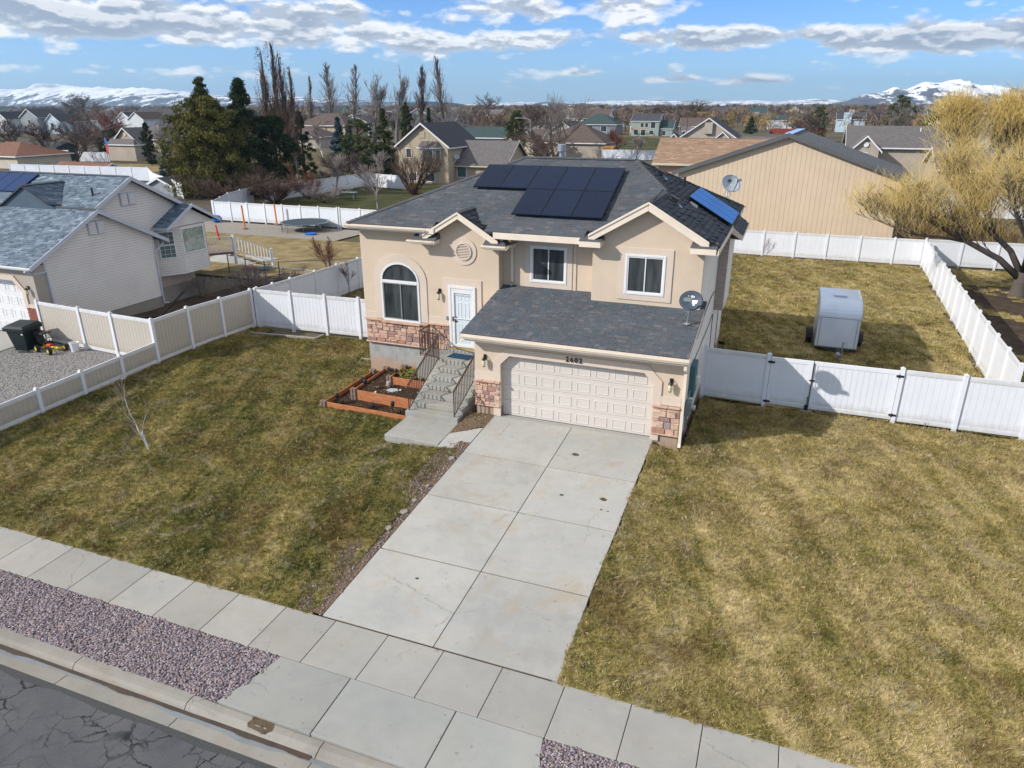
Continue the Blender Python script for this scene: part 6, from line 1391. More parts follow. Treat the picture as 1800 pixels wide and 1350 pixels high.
part('net', 'white_paint', HP, lambda b: [b.tube([(-19.0+.33*math.cos(t), 5.7+.3*math.sin(t), 0), (-18.9+.15*math.cos(t+.6), 5.75+.15*math.sin(t+.6), -.3)], .006, 3) for t in np.arange(0, 2*PI, PI/6)])
TR = thing('trampoline', 'round trampoline with dark blue mat on thin grey legs in the neighbour\'s yard', 'trampoline', (-33, 34.2, -1.08)); tc = Vector((-32.95, 34.6, -.36))
part('mat', 'tramp_mat', TR, lambda b: b.lathe([(1.95, 0), (1.95, .012)], tc, 32)); part('pad', 'steel_tube', TR, lambda b: b.strip([tc+Vector((1.97*math.cos(t), 1.97*math.sin(t), .0)) for t in np.arange(0, 2*PI, PI/16)], [tc+Vector((2.2*math.cos(t), 2.2*math.sin(t), .0)) for t in np.arange(0, 2*PI, PI/16)], (0, 0, .04), True))
for k in range(6):
    t = k*PI/3+.2
    part('leg', 'steel_tube', TR, lambda b: b.tube([tc+Vector((2.15*math.cos(t-.2), 2.15*math.sin(t-.2), 0)), tc+Vector((2.2*math.cos(t-.17), 2.2*math.sin(t-.17), -.70)), tc+Vector((2.2*math.cos(t+.17), 2.2*math.sin(t+.17), -.70)), tc+Vector((2.15*math.cos(t+.2), 2.15*math.sin(t+.2), 0))], .024, 5))
for (x, y, h, lb) in ((-38.35, 32.9, 2.0, 'left'), (-37.4, 36.2, 2.0, 'right')):
    t = thing('volleyball_post', 'orange post standing on the gravel yard, the %s one of two' % lb, 'post', (x, y, gz(x, y)))
    part('pole', 'orange_pole', t, lambda b: b.tube([(x, y, gz(x, y)), (x-.05, y, gz(x, y)+h)], .075, 8)); part('cap', 'black_metal', t, lambda b: b.tube([(x-.05, y, gz(x, y)+h), (x-.05, y, gz(x, y)+h+.12)], .06, 8)); part('base', 'block_brown', t, lambda b: b.lathe([(.28, 0), (.26, .1)], (x, y, gz(x, y)), 10))
tag(MB().lathe([(.1, 0), (.45, .15), (.5, .4), (.3, .65), (.05, .7)], (-44.0, 35.6, gz(-44, 35.6)), 9).build('tarp_bundle', 'blue_plastic'), 'bright blue covered bundle by the corner of the white yard fence', 'tarp')
tag(MB().tube([(-36.0, 27.0, -.9), (-36.25, 27.1, .3)], .09, 7, .06).build('folded_umbrella', 'red_plastic'), 'folded red umbrella standing in the dry yard behind the deck', 'umbrella')
tag(MB().lathe([(.5, 0), (.55, .12), (.3, .14)], (-30.9, 32.5, gz(-31, 32.5)), 10).build('sandbox_lid', 'blue_plastic'), 'small blue plastic tub on the grass by the trampoline', 'tub')
tag(MB().lathe([(.35, 0), (.4, .1), (.2, .14)], (-25.4, 18.0, gz(-25, 18)), 9).build('toy', 'red_plastic'), 'red plastic toy near the foot of the deck stairs', 'toy')
tag(MB().lathe([(.3, 0), (.35, .14), (.1, .2)], (-24.2, 18.1, gz(-25, 18)), 9).build('toy', 'meter_green'), 'green plastic toy near the chain link fence', 'toy')
PT = thing('picnic_table', 'low blue-grey picnic table on the shaded rear lawn', 'table', (-43.5, 57.2, -1.27))
part('tabletop', 'wall_blue', PT, lambda b: b.slab([(-44.9, 56.9, -.55), (-42.1, 57.2, -.55), (-42.2, 58.1, -.55), (-45, 57.8, -.55)], (0, 0, .06)))
for x, y in ((-44.6, 57.1), (-42.5, 57.4), (-44.6, 57.7), (-42.5, 57.9)): part('leg', 'wall_blue', PT, lambda b: b.box(x-.05, x+.05, y-.05, y+.05, -1.3, -.55))
FP = thing('flagpole', 'dark flagpole with a small limp striped flag on the far left lawn', 'flagpole', (-113.8, 84.5, -1.3))
part('pole', 'black_metal', FP, lambda b: b.tube([(-113.8, 84.5, -1.3), (-113.8, 84.5, 4.9)], .06, 6)); part('finial', 'black_metal', FP, lambda b: b.lathe([(.03, 0), (.22, .12), (.22, .3), (.03, .42)], (-113.8, 84.5, 4.85), 8))
fl_ = part('flag', 'white_paint', FP, lambda b: b.slab([(-113.75, 84.5, 1.0), (-113.15, 84.6, .9), (-113.25, 84.55, 3.2), (-113.75, 84.5, 4.0)], (0, .03, 0)))
for k in range(5): part('stripe', 'red_plastic', fl_, lambda b: b.slab([(-113.72+.13*k, 84.47, 1.0-.02*k), (-113.66+.13*k, 84.48, 1.0-.02*k), (-113.68+.12*k, 84.48, 2.7), (-113.74+.12*k, 84.47, 2.7)], (0, -.02, 0)))
part('canton', 'blue_plastic', fl_, lambda b: b.slab([(-113.74, 84.46, 2.75), (-113.2, 84.5, 2.6), (-113.2, 84.5, 3.25), (-113.74, 84.46, 3.9)], (0, -.02, 0)))
# ------------------------------------------------------------------ farther houses
def fhouse(name, label, x0, x1, y0, y1, ze, zr, axis='X', roof='gable', wall='wall_tan', rm='roof_grey', trim='white_paint', zb=-1.35, oh=.4, windows=(), cat='house', group=None, rz=0, th=.16, parent=None):
    t = parent or thing(name, label, cat, ((x0+x1)/2, (y0+y1)/2, zb), rz, group)
    xm, ym = (x0+x1)/2, (y0+y1)/2
    if roof == 'gable' and axis == 'X':
        part('wall', wall, t, lambda b: (b.box(x0, x1, y0, y1, zb, ze), b.add([(x0, y0, ze), (x0, y1, ze), (x0, ym, zr-.1), (x1, y0, ze), (x1, y1, ze), (x1, ym, zr-.1)], [(0, 2, 1), (3, 4, 5), (0, 3, 5, 2), (1, 2, 5, 4)])))
        s = (zr-ze)/(ym-y0); a, c = x0-oh, x1+oh
        for sg, yy in ((-1, y0), (1, y1)):
            e = yy+sg*oh; part('roof', rm, t, lambda b: b.slab([(a, e, ze-s*oh), (c, e, ze-s*oh), (c, ym, zr), (a, ym, zr)], (0, 0, .1)))
        for xx, d in ((a, -.04), (c, .04)):
            for sg, yy in ((-1, y0), (1, y1)): part('rake_board', trim, t, lambda b: b.slab([(xx, yy+sg*oh, ze-s*oh-.12), (xx, ym, zr-.12), (xx, ym, zr+.12), (xx, yy+sg*oh, ze-s*oh+.12)], (d, 0, 0)))
        part('fascia', trim, t, lambda b: b.box(a, c, y0-oh-.05, y0-oh, ze-s*oh-th, ze-s*oh+.02))
    elif roof == 'gable':
        part('wall', wall, t, lambda b: (b.box(x0, x1, y0, y1, zb, ze), b.add([(x0, y0, ze), (x1, y0, ze), (xm, y0, zr-.1), (x0, y1, ze), (x1, y1, ze), (xm, y1, zr-.1)], [(0, 1, 2), (3, 5, 4), (0, 2, 5, 3), (1, 4, 5, 2)])))
        s = (zr-ze)/(xm-x0)
        for sg, xx in ((-1, x0), (1, x1)):
            e = xx+sg*oh; part('roof', rm, t, lambda b: b.slab([(e, y0-oh, ze-s*oh), (e, y1+oh, ze-s*oh), (xm, y1+oh, zr), (xm, y0-oh, zr)], (0, 0, .1)))
            part('rake_board', trim, t, lambda b: b.slab([(e, y0-oh, ze-s*oh-.12), (xm, y0-oh, zr-.12), (xm, y0-oh, zr+.13), (e, y0-oh, ze-s*oh+.13)], (0, -.05, 0)))
            part('fascia', trim, t, lambda b: b.box(e-.03, e+.03, y0-oh, y1+oh, ze-s*oh-th, ze-s*oh+.02))
    else:
        part('wall', wall, t, lambda b: b.box(x0, x1, y0, y1, zb, ze))
        d = min((y1-y0)/2, (x1-x0)/2)*.98; X0, X1, Y0, Y1 = x0-oh, x1+oh, y0-oh, y1+oh
        if (x1-x0) >= (y1-y0): r0, r1 = (x0+d, ym, zr), (x1-d, ym, zr)
        else: r0, r1 = (xm, y0+d, zr), (xm, y1-d, zr)
        c = [(X0, Y0, ze), (X1, Y0, ze), (X1, Y1, ze), (X0, Y1, ze)]
        if (x1-x0) >= (y1-y0): fs = [(0, 1, 5, 4), (1, 2, 5), (2, 3, 4, 5), (3, 0, 4), (0, 3, 2, 1)]
        else: fs = [(0, 1, 4), (1, 2, 5, 4), (2, 3, 5), (3, 0, 4, 5), (0, 3, 2, 1)]
        part('roof', rm, t, lambda b: b.add(c+[r0, r1], fs)); part('fascia', trim, t, lambda b: (b.box(X0, X1, Y0-.03, Y0, ze-.18, ze+.02), b.box(X1, X1+.03, Y0, Y1, ze-.18, ze+.02)))
    for w in windows:
        wx0, wx1, wz0, wz1 = w[:4]; side = w[4] if len(w) > 4 else 'F'; gl = w[5] if len(w) > 5 else 'window_glass'
        if side == 'F': win3(t, (wx0, y0-.01, wz0), (1, 0, 0), wx1-wx0, wz1-wz0, (0, -1, 0), gl, f=.10)
        else: win3(t, (x1+.01, wx0, wz0), (0, 1, 0), wx1-wx0, wz1-wz0, (1, 0, 0), gl, f=.10)
    return t
# tan house with the bay
h1 = fhouse('house', 'tan two-storey house with a bay window and white gable trim beyond the back fence', -47.5, -39.4, 78, 89, 4.05, 7.0, 'Y', 'gable', 'wall_tan', 'roof_charcoal', oh=.45, windows=[(-45.9, -44.6, -1.1, .2), (-43.2, -41.6, -1.13, .1), (-46.3, -45.3, 2.2, 3.6)])
bh = part('bay', 'wall_tan', h1, lambda b: b.slab([(-44.0, 78, .65), (-43.3, 77.2, .65), (-41.2, 77.2, .65), (-40.5, 78, .65)], (0, 0, 3.05)))
part('bay_roof', 'roof_grey', h1, lambda b: b.add([(-44.4, 78, 3.75), (-43.5, 76.9, 3.75), (-41.0, 76.9, 3.75), (-40.1, 78, 3.75), (-43.6, 78, 4.6), (-40.9, 78, 4.6)], [(0, 1, 4), (1, 2, 5, 4), (2, 3, 5), (0, 3, 2, 1), (0, 4, 5, 3)]))
part('bay_trim', 'white_paint', h1, lambda b: (b.bar((-44.4, 78, 3.68), (-43.5, 76.9, 3.68), .1, .14), b.bar((-43.5, 76.9, 3.68), (-41.0, 76.9, 3.68), .1, .14), b.bar((-41.0, 76.9, 3.68), (-40.1, 78, 3.68), .1, .14)))
win3(h1, (-43.15, 77.19, 1.75), (1, 0, 0), 1.75, 1.75, (0, -1, 0), 'teal_glass', f=.1)
win3(h1, (-43.92, 77.90, 1.8), (.7, -.8, 0), .7, 1.7, (-.8, -.7, 0), 'teal_glass', f=.08); win3(h1, (-41.1, 77.26, 1.8), (.7, .8, 0), .85, 1.7, (.8, -.7, 0), 'teal_glass', f=.08)
part('gable_vent', 'wall_tan', h1, lambda b: b.box(-43.9, -43.0, 77.93, 77.99, 5.0, 5.9), bevel=.02)
fhouse('x', None, -39.38, -31.5, 80.5, 90, 1.45, 4.4, 'X', 'gable', 'wall_tan', 'roof_grey', trim='wall_cream', oh=.5, windows=[(-39.2, -37.6, -.6, 1.0, 'F', 'teal_glass')], parent=h1)
dd = dish('small grey satellite dish on the low roof of the tan house', (-38.9, 79.9, 2.35), (-38.9, 80.4, 1.8), (.4, -.7, .5), .42, 'dish_light', arm=.4)
# brown hip roof with white dormers
h2 = fhouse('house', 'brown hip roofed house with three small white gables behind the main ridge', -46, -31.2, 138, 152, 1.75, 5.6, 'X', 'hip', 'wall_beige', 'roof_brown', oh=.5)
fhouse('x', None, -53.4, -46.0, 137.2, 150, 1.55, 4.3, 'X', 'gable', 'wall_cream', 'roof_brown', oh=.4, windows=[(-53, -52.2, .1, 1.3), (-51.9, -51.1, .1, 1.3)], parent=h2)
for (a, c, pk, y) in ((-53.5, -50.9, 3.3, 135.2), (-51.4, -49.4, 4.4, 136.4), (-49.5, -46.5, 4.1, 135.6)): fhouse('x', None, a, c, y, y+4, 1.7, pk, 'Y', 'gable', 'wall_cream', 'roof_brown', oh=.12, parent=h2)
# grey-beige gabled house
h5 = fhouse('house', 'beige house with steep white trimmed gable and charcoal roof above the brown roof', -17.2, -4.6, 150, 163, 2.5, 6.7, 'Y', 'gable', 'wall_beige', 'roof_charcoal', oh=.5)
part('chimney_box', 'wall_beige', h5, lambda b: b.box(-11.7, -10.0, 149.4, 150, 3.5, 5.8), bevel=.03)
fhouse('x', None, -10.0, -5.2, 148.2, 152, 1.9, 3.9, 'Y', 'gable', 'wall_beige', 'roof_charcoal', oh=.35, windows=[(-8.2, -7.0, .7, 2.3)], parent=h5)
fhouse('x', None, -19.5, -16.6, 148.6, 152, 2.0, 3.4, 'Y', 'gable', 'wall_beige', 'roof_charcoal', oh=.3, parent=h5)
fhouse('house', 'grey low roofed wing of a house just right of the beige gable', -4.4, 2.5, 154, 163, 1.0, 2.6, 'X', 'gable', 'wall_grey', 'roof_grey', oh=.3)
# sage two storey
h7 = fhouse('house', 'sage green two-storey house with dark roof and white windows in the middle distance', -51, -40.7, 258, 268, 3.95, 6.3, 'X', 'gable', 'wall_sage', 'roof_charcoal', oh=.3, windows=[(-47.6, -46.2, 1.6, 3.3), (-45.9, -44.6, 1.6, 3.3), (-43.8, -41.9, 1.3, 3.5), (-50, -48.1, -1.1, 1.0), (-47.3, -45.4, -1.3, 1.0), (-44.2, -42.5, -.9, .7)])
part('pergola', 'ochre_wood', h7, lambda b: (b.box(-51, -44.8, 255.8, 256, 1.3, 1.5), b.box(-51, -50.8, 256, 258, 1.3, 1.5), b.box(-51, -50.85, 255.8, 256, -1.3, 1.3), b.box(-45, -44.85, 255.8, 256, -1.3, 1.3)))
fhouse('x', None, -40.5, -35.8, 259, 267, 1.4, 4.0, 'X', 'gable', 'wall_sage', 'roof_green', oh=.3, windows=[(-39.6, -38.2, -1.2, .6)], parent=h7)
fhouse('shed', 'small pale blue garden shed right of the sage house', -33.5, -29.8, 262, 265, .6, 1.9, 'X', 'gable', 'wall_paleblue', 'roof_grey', oh=.2, cat='shed', windows=[(-32.6, -31.4, -.9, .4)])
fhouse('house', 'brown walled house with brown roof behind the garden shed', -36, -24, 276, 286, 1.8, 4.6, 'X', 'gable', 'wall_brown', 'roof_brown', oh=.3)
fhouse('house', 'blue-grey house with dark green hip roof left of the sage house', -73, -58, 263, 275, 2.4, 6.2, 'X', 'hip', 'wall_blue', 'roof_green', oh=.5, windows=[(-70.8, -68.9, -.1, 2.1), (-68.8, -66.9, -.1, 2.1), (-63.8, -61.4, -.2, 1.9)])
fhouse('house', 'white gabled house squeezed between the blue-grey and sage houses', -57.2, -51.5, 285, 296, 2.2, 5.2, 'Y', 'gable', 'wall_white', 'roof_grey', oh=.3, windows=[(-55.2, -54, .4, 2)])
fhouse('house', 'white sided house with teal roof behind the red fence', -7, 8, 345, 356, 2.8, 4.9, 'X', 'gable', 'wall_white', 'roof_green', oh=.3, windows=[(5, 7, .5, 2)])
h9 = fhouse('house', 'pale blue two-storey house with a tall chimney on the right of the field', 21.5, 32, 321, 331, 3.85, 6.2, 'X', 'gable', 'wall_paleblue', 'roof_charcoal', oh=.4, windows=[(30.2, 31.5, -.5, .9)])
part('chimney', 'wall_paleblue', h9, lambda b: b.box(23.8, 26.8, 320, 321, -1.3, 6.3))
part('chimney_cap', 'wall_beige', h9, lambda b: b.box(25.8, 27.8, 325, 327, 5.8, 7.4))
# grey long roof house at the right
h10 = fhouse('house', 'long grey roofed beige house with a small front gable behind the metal building', 14.9, 27, 100, 111, 3.9, 6.4, 'X', 'gable', 'wall_beige', 'roof_grey', oh=.5)
fhouse('x', None, 15.1, 18.6, 96.5, 102, 3.6, 5.3, 'Y', 'gable', 'wall_beige', 'roof_grey', oh=.4, windows=[(15.9, 17.2, 1.6, 3.2)], parent=h10)
part('round_vent', 'white_paint', h10, lambda b: b.lathe([(.34, 0), (.34, .05)], (16.85, 96.4, 4.2), 14, axis=(0, -1, 0)))
part('vent_pipe', 'white_paint', h10, lambda b: b.tube([(24.3, 104, 5.2), (24.3, 104, 6.3)], .09, 6))
for x in (17.4, 21.5): part('roof_vent', 'black_metal', h10, lambda b: b.box(x-.2, x+.2, 103, 103.3, 5.0, 5.4))
fhouse('house', 'white walled house with dark pyramid roof at the upper right behind the willow', 42.5, 53, 200, 212, 7.4, 11.2, 'X', 'hip', 'wall_cream', 'roof_brown', oh=.9, zb=-1.3)
fhouse('house', 'pale house hidden in the willow branches at the right', 23.5, 33, 78, 88, 2.6, 4.6, 'X', 'gable', 'wall_beige', 'roof_grey', oh=.4, windows=[(25, 26.5, .2, 1.6)])
# tan metal building with rotation
MBD = thing('metal_building', 'tall tan ribbed metal building with dark grey gable roof behind the back fence', 'building', (7.15, 48.2, -1.25), rz=-.07)
mx0, mx1, mpk, mze, my0, my1 = -2.0, 16.3, 7.15, 3.9, 48.2, 61.0
part('wall', 'metal_siding', MBD, lambda b: (b.slab([(mx0, my0, -1.4), (mx1, my0, -1.4), (mx1, my0, mze), (mpk, my0, 7.05), (mx0, my0, mze)], (0, .3, 0)), b.box(mx0, mx0+.3, my0+.3, my1, -1.4, mze-.1), b.box(mx1-.3, mx1, my0+.3, my1, -1.4, mze-.1)))
n = 46; w = (mx1-mx0)/n
for k in range(n):
    a, c = mx0+k*w, mx0+(k+1)*w; tz = lambda x: mze+(7.05-mze)*(1-abs(x-mpk)/(mpk-mx0))
    MB().slab([(a+.02, my0-.003, -1.4), (c-.02, my0-.003, -1.4), (c-.02, my0-.003, tz(c-.02)-.02), (a+.02, my0-.003, tz(a+.02)-.02)], (0, -.014, 0)).build('wall_panel', 'metal_siding', MBD)
for sg, e in ((-1, mx0), (1, mx1)):
    part('roof', 'roof_metal', MBD, lambda b: b.slab([(e+sg*.45, my0-.4, mze-.15), (e+sg*.45, my1, mze-.15), (mpk, my1, 7.15), (mpk, my0-.4, 7.15)], (0, 0, .08)))
    part('rake_trim', 'slate_fascia', MBD, lambda b: b.slab([(e+sg*.5, my0-.4, mze-.42), (mpk, my0-.4, 6.90), (mpk, my0-.4, 7.26), (e+sg*.5, my0-.4, mze-.06)], (0, -.06, 0)))
    part('soffit', 'slate_fascia', MBD, lambda b: b.slab([(e+sg*.4, my0-.4, mze-.3), (e+sg*.4, my0-.03, mze-.3), (mpk, my0-.03, 6.98), (mpk, my0-.4, 6.98)], (0, 0, -.03)))
part('ridge_cap', 'metal_cap', MBD, lambda b: b.slab([(mpk-.35, my0-.45, 7.19), (mpk+.35, my0-.45, 7.19), (mpk+.35, my1, 7.19), (mpk-.35, my1, 7.19)], (0, 0, .06)))
# brown shingled roof beside it
BR = thing('house', 'house with orange-brown shingle roof left of the metal building', 'house', (0, 60, -1.3))
simple('brown_wall', (.38, .28, .20), .9, .1, .6)
roofplane(BR, 'roof', [(-5.4, 54, 4.15), (6.0, 54, 4.15), (6.0, 61, 6.2), (-5.9, 61, 6.2)], 'shingle_brown', ex=.16, w=(.3, .8), seed=41, th=.12)
part('ridge_cap', 'block_brown', BR, lambda b: b.box(-5.9, 6, 60.9, 61.1, 6.19, 6.25)); part('wall', 'brown_wall', BR, lambda b: b.box(-5.0, 5.8, 54.6, 67, -1.4, 4.1)); part('fascia', 'wall_cream', BR, lambda b: b.box(-5.4, 6, 53.93, 54, 3.92, 4.14))
# left side houses
h11 = fhouse('house', 'beige house with two stepped front gables and a teal window behind the flagpole', -128.3, -121, 99, 110, 2.2, 5.1, 'Y', 'gable', 'wall_beige', 'roof_grey', oh=.4, windows=[(-126.4, -124.4, .4, 2.0, 'F', 'teal_glass')])
fhouse('x', None, -127.4, -117, 101, 112, 2.9, 5.8, 'X', 'hip', 'wall_beige', 'roof_grey', oh=.4, parent=h11)
fhouse('x', None, -128.6, -121, 97.6, 99, 1.9, 3.0, 'X', 'hip', 'wall_beige', 'roof_grey', oh=.3, parent=h11)
part('round_vent', 'wall_cream', h11, lambda b: b.lathe([(.45, 0), (.45, .05)], (-124.6, 98.95, 3.9), 14, axis=(0, -1, 0)))
fhouse('house', 'brown roofed house with pale gable between the poplars', -134, -117, 170, 182, 3.9, 7.2, 'X', 'hip', 'wall_tan', 'roof_brown', oh=.6)
fhouse('house', 'low brown roof seen behind the pale birch', -132, -112, 150, 160, 1.6, 4.0, 'X', 'hip', 'wall_beige', 'roof_brown', oh=.5)
fhouse('house', 'pale blue-grey tall house with double gable at the far left', -293.0, -283, 200, 214, 5.2, 8.2, 'Y', 'gable', 'wall_grey', 'roof_charcoal', oh=.4, windows=[(-289, -287.5, 2.5, 4.2)])
fhouse('house', 'white gabled house right of the pale blue-grey house', -281.5, -273.5, 202, 214, 3.6, 6.4, 'Y', 'gable', 'wall_paleblue', 'roof_charcoal', oh=.4, windows=[(-279, -277, 0, 3)])
fhouse('house', 'dark roofed house at the left edge with a white gable end', -303, -296, 196, 208, 4.6, 7.2, 'Y', 'gable', 'wall_white', 'roof_charcoal', oh=.4)
fhouse('house', 'long dark roofed house with small white gable left of the pines', -256, -226, 222, 236, 4.6, 8.2, 'X', 'gable', 'wall_white', 'roof_charcoal', oh=.5)
fhouse('house', 'small white gable with dark eaves in front of the long dark roof', -255.5, -248.5, 214, 222, 4.7, 7.0, 'Y', 'gable', 'wall_white', 'roof_charcoal', oh=.3)
fhouse('house', 'white front gable of a dark roofed house just above the beige house', -243, -235, 208, 220, 4.4, 7.0, 'Y', 'gable', 'wall_white', 'roof_brown', oh=.3)
fhouse('house', 'dark roofed house stretching behind the reddish bare tree', -272, -254, 216, 228, 3.8, 7.4, 'X', 'gable', 'wall_grey', 'roof_charcoal', oh=.4)
fhouse('shed', 'orange-brown roofed shed just beyond the ridge of the neighbour', -109, -98.3, 68, 75, -.9, .55, 'X', 'gable', 'wall_cream', 'roof_red', oh=.4, cat='shed')
fhouse('house', 'red-brown tiled roof house at the left edge of the view', -140, -125.3, 75, 86, .9, 3.1, 'X', 'hip', 'wall_cream', 'roof_red', oh=.5)
fhouse('shed', 'dark green shed behind the red-brown roof', -144, -136.5, 92, 97, 1.4, 2.2, 'X', 'gable', 'roof_green', 'roof_green', oh=.2, cat='shed', trim='roof_green')
fhouse('shed', 'small grey gabled shed under the big pine', -70.0, -65.8, 52, 56, -.05, .85, 'Y', 'gable', 'wall_grey', 'roof_charcoal', oh=.25, cat='shed')
fhouse('shed', 'cream shed behind the bare trees at the far left', -138, -130, 104, 110, 2.2, 3.6, 'Y', 'gable', 'wall_cream', 'wall_cream', oh=.2, cat='shed', trim='wall_cream')
fhouse('shed', 'ochre wooden shed right of the brown hip roof', -30.9, -28.6, 136, 139, 1.0, 1.2, 'X', 'gable', 'ochre_wood', 'ochre_wood', oh=.05, cat='shed', trim='ochre_wood')
fhouse('barn', 'small red barn roof behind the red fence', 7, 12, 325, 331, .2, 2.4, 'Y', 'gable', 'red_fence', 'red_fence', oh=.1, cat='barn', trim='red_fence')
fhouse('house', 'dark green roofed house left of the conifer in the middle', -78, -56, 150, 162, 2.0, 4.4, 'X', 'hip', 'wall_grey', 'roof_green', oh=.4)
fhouse('house', 'cream gable with dark roof behind the middle conifer', -52, -43, 160, 172, 2.6, 5.6, 'Y', 'gable', 'wall_cream', 'roof_charcoal', oh=.4)
fhouse('house', 'small pale gable house behind the twin poplars', -160, -146, 230, 240, 3.2, 6.0, 'Y', 'gable', 'wall_white', 'roof_charcoal', oh=.4)
fhouse('house', 'blue-roofed house right of the brown roofed one', -118, -104, 215, 226, 2.9, 6.4, 'X', 'gable', 'wall_beige', 'roof_charcoal', oh=.4)
RFN = thing('wooden_fence', 'dark red wooden fence at the edge of the field', 'fence', (3, 296, -1.3))
for k in range(14): MB().box(-3.5+k*1.5, -2.05+k*1.5, 296, 296.1, -1.3, .6).build('fence_panel', 'red_fence', RFN)
for (x, y, h, lb) in ((-29.5, 250, 11, 'weathered wooden utility pole left of the beige gable'), (-26, 262, 10.5, 'dark utility pole beside the beige gable'), (2.5, 300, 10, 'utility pole in front of the small pine'), (-15, 230, 6, 'short utility pole behind the beige gable roof')):
    t = thing('utility_pole', lb, 'pole', (x, y, -1.3)); part('pole', 'bark_grey', t, lambda b: b.tube([(x, y, -1.3), (x, y, h-1.5)], .18, 6, .11)); part('crossarm', 'bark_grey', t, lambda b: b.box(x-1.1, x+1.1, y-.06, y+.06, h-2.3, h-2.1))
SL_ = thing('street_lamp', 'grey cobra-head street lamp above the middle conifer', 'street lamp', (-44.5, 128, -1.3))
part('pole', 'galvanised', SL_, lambda b: b.tube([(-44.5, 128, -1.3), (-44.5, 128, 6.6)], .09, 6)); part('arm', 'galvanised', SL_, lambda b: b.tube([(-44.5, 128, 6.6), (-45.6, 128, 6.9), (-47.0, 128, 6.95)], .06, 5)); part('lamp_head', 'galvanised', SL_, lambda b: b.box(-47.9, -46.9, 127.8, 128.2, 6.86, 7.02), bevel=.04)
# random scatter of far houses in the wedge of view
rg = random.Random(11); placed = []
names = [('wall_white', 'white'), ('wall_cream', 'cream'), ('wall_beige', 'beige'), ('wall_grey', 'grey'), ('wall_blue', 'blue-grey'), ('wall_tan', 'tan'), ('wall_brown', 'brown')]
rfs = [('roof_charcoal', 'charcoal'), ('roof_grey', 'grey'), ('roof_brown', 'brown'), ('roof_green', 'dark teal')]
cnt = 0
for _ in range(4000):
    if cnt >= 185: break
    y = 290*math.exp(rg.random()*1.6); a = rg.uniform(-1.02, .32); x = 8+math.tan(a)*(y+20)
    if y < 300 and -80 < x < 40 or y < 365 and -60 < x < 36: continue
    if any(abs(x-p)+abs(y-q) < 23 for p, q in placed): continue
    placed.append((x, y)); w, d = rg.uniform(10, 17), rg.uniform(9, 12); wm, wn = rg.choice(names); rm, rn = rg.choice(rfs); two = rg.random() < .45; ze = 4.3 if two else 1.8
    ax = rg.choice('XXY'); side = 'left' if a < -.6 else 'middle left' if a < -.3 else 'middle' if a < 0 else 'right'
    t = fhouse('house', 'far %s %s house with %s roof among bare trees, %s of the horizon' % ('two-storey' if two else 'low', wn, rn, side), x, x+w, y, y+d, ze, ze+rg.uniform(2.2, 3.4), ax, rg.choice(['gable', 'gable', 'hip']), wm, rm, oh=.4, group='far %s %s houses with %s roofs, %s' % ('two-storey' if two else 'low', wn, rn, side), rz=rg.choice((0, 0, .3, -.25)))
    for k in range(3):
        zz = (1.6 if two else -.5); win3(t, (x+w*(.15+.3*k), y-.05, zz), (1, 0, 0), 1.4, 1.5, (0, -1, 0), 'window_glass', f=.16)
    cnt += 1
# ------------------------------------------------------------------ trees
def tubes_np(P0, P1, R0, R1, n=3):
    P0, P1 = np.asarray(P0, float), np.asarray(P1, float); R0, R1 = np.asarray(R0)[:, None], np.asarray(R1)[:, None]
    d = P1-P0; d /= np.linalg.norm(d, axis=1)[:, None]+1e-9
    ref = np.where(np.abs(d[:, 2:3]) < .9, np.array([[0, 0, 1.]]), np.array([[1., 0, 0]])); a = np.cross(d, ref); a /= np.linalg.norm(a, axis=1)[:, None]+1e-9; b = np.cross(d, a)
    V = []
    for P, R in ((P0, R0), (P1, R1)):
        for i in range(n):
            t = 2*PI*i/n; V.append(P + a*R*math.cos(t) + b*R*math.sin(t))
    V = np.stack(V, 1).reshape(-1, 3); k = np.arange(len(P0))[:, None]*2*n; F = []
    for i in range(n):
        j = (i+1) % n; F.append(np.concatenate([k+i, k+j, k+n+j, k+n+i], 1))
    return V, np.stack(F, 1).reshape(-1, 4)
STY = dict(  # children, spread(deg), length ratio, up pull, levels, side-branch positions
    round=dict(n=4, sp=(22, 48), lr=(.6, .82), up=.10, lv=6, t0=.25),
    upright=dict(n=4, sp=(12, 30), lr=(.5, .8), up=.40, lv=3, t0=.15),
    shrub=dict(n=4, sp=(14, 34), lr=(.55, .8), up=.18, lv=4, t0=.3),
    vase=dict(n=4, sp=(16, 36), lr=(.6, .85), up=.28, lv=6, t0=.3),
    willow=dict(n=4, sp=(18, 42), lr=(.62, .85), up=.22, lv=5, t0=.35))
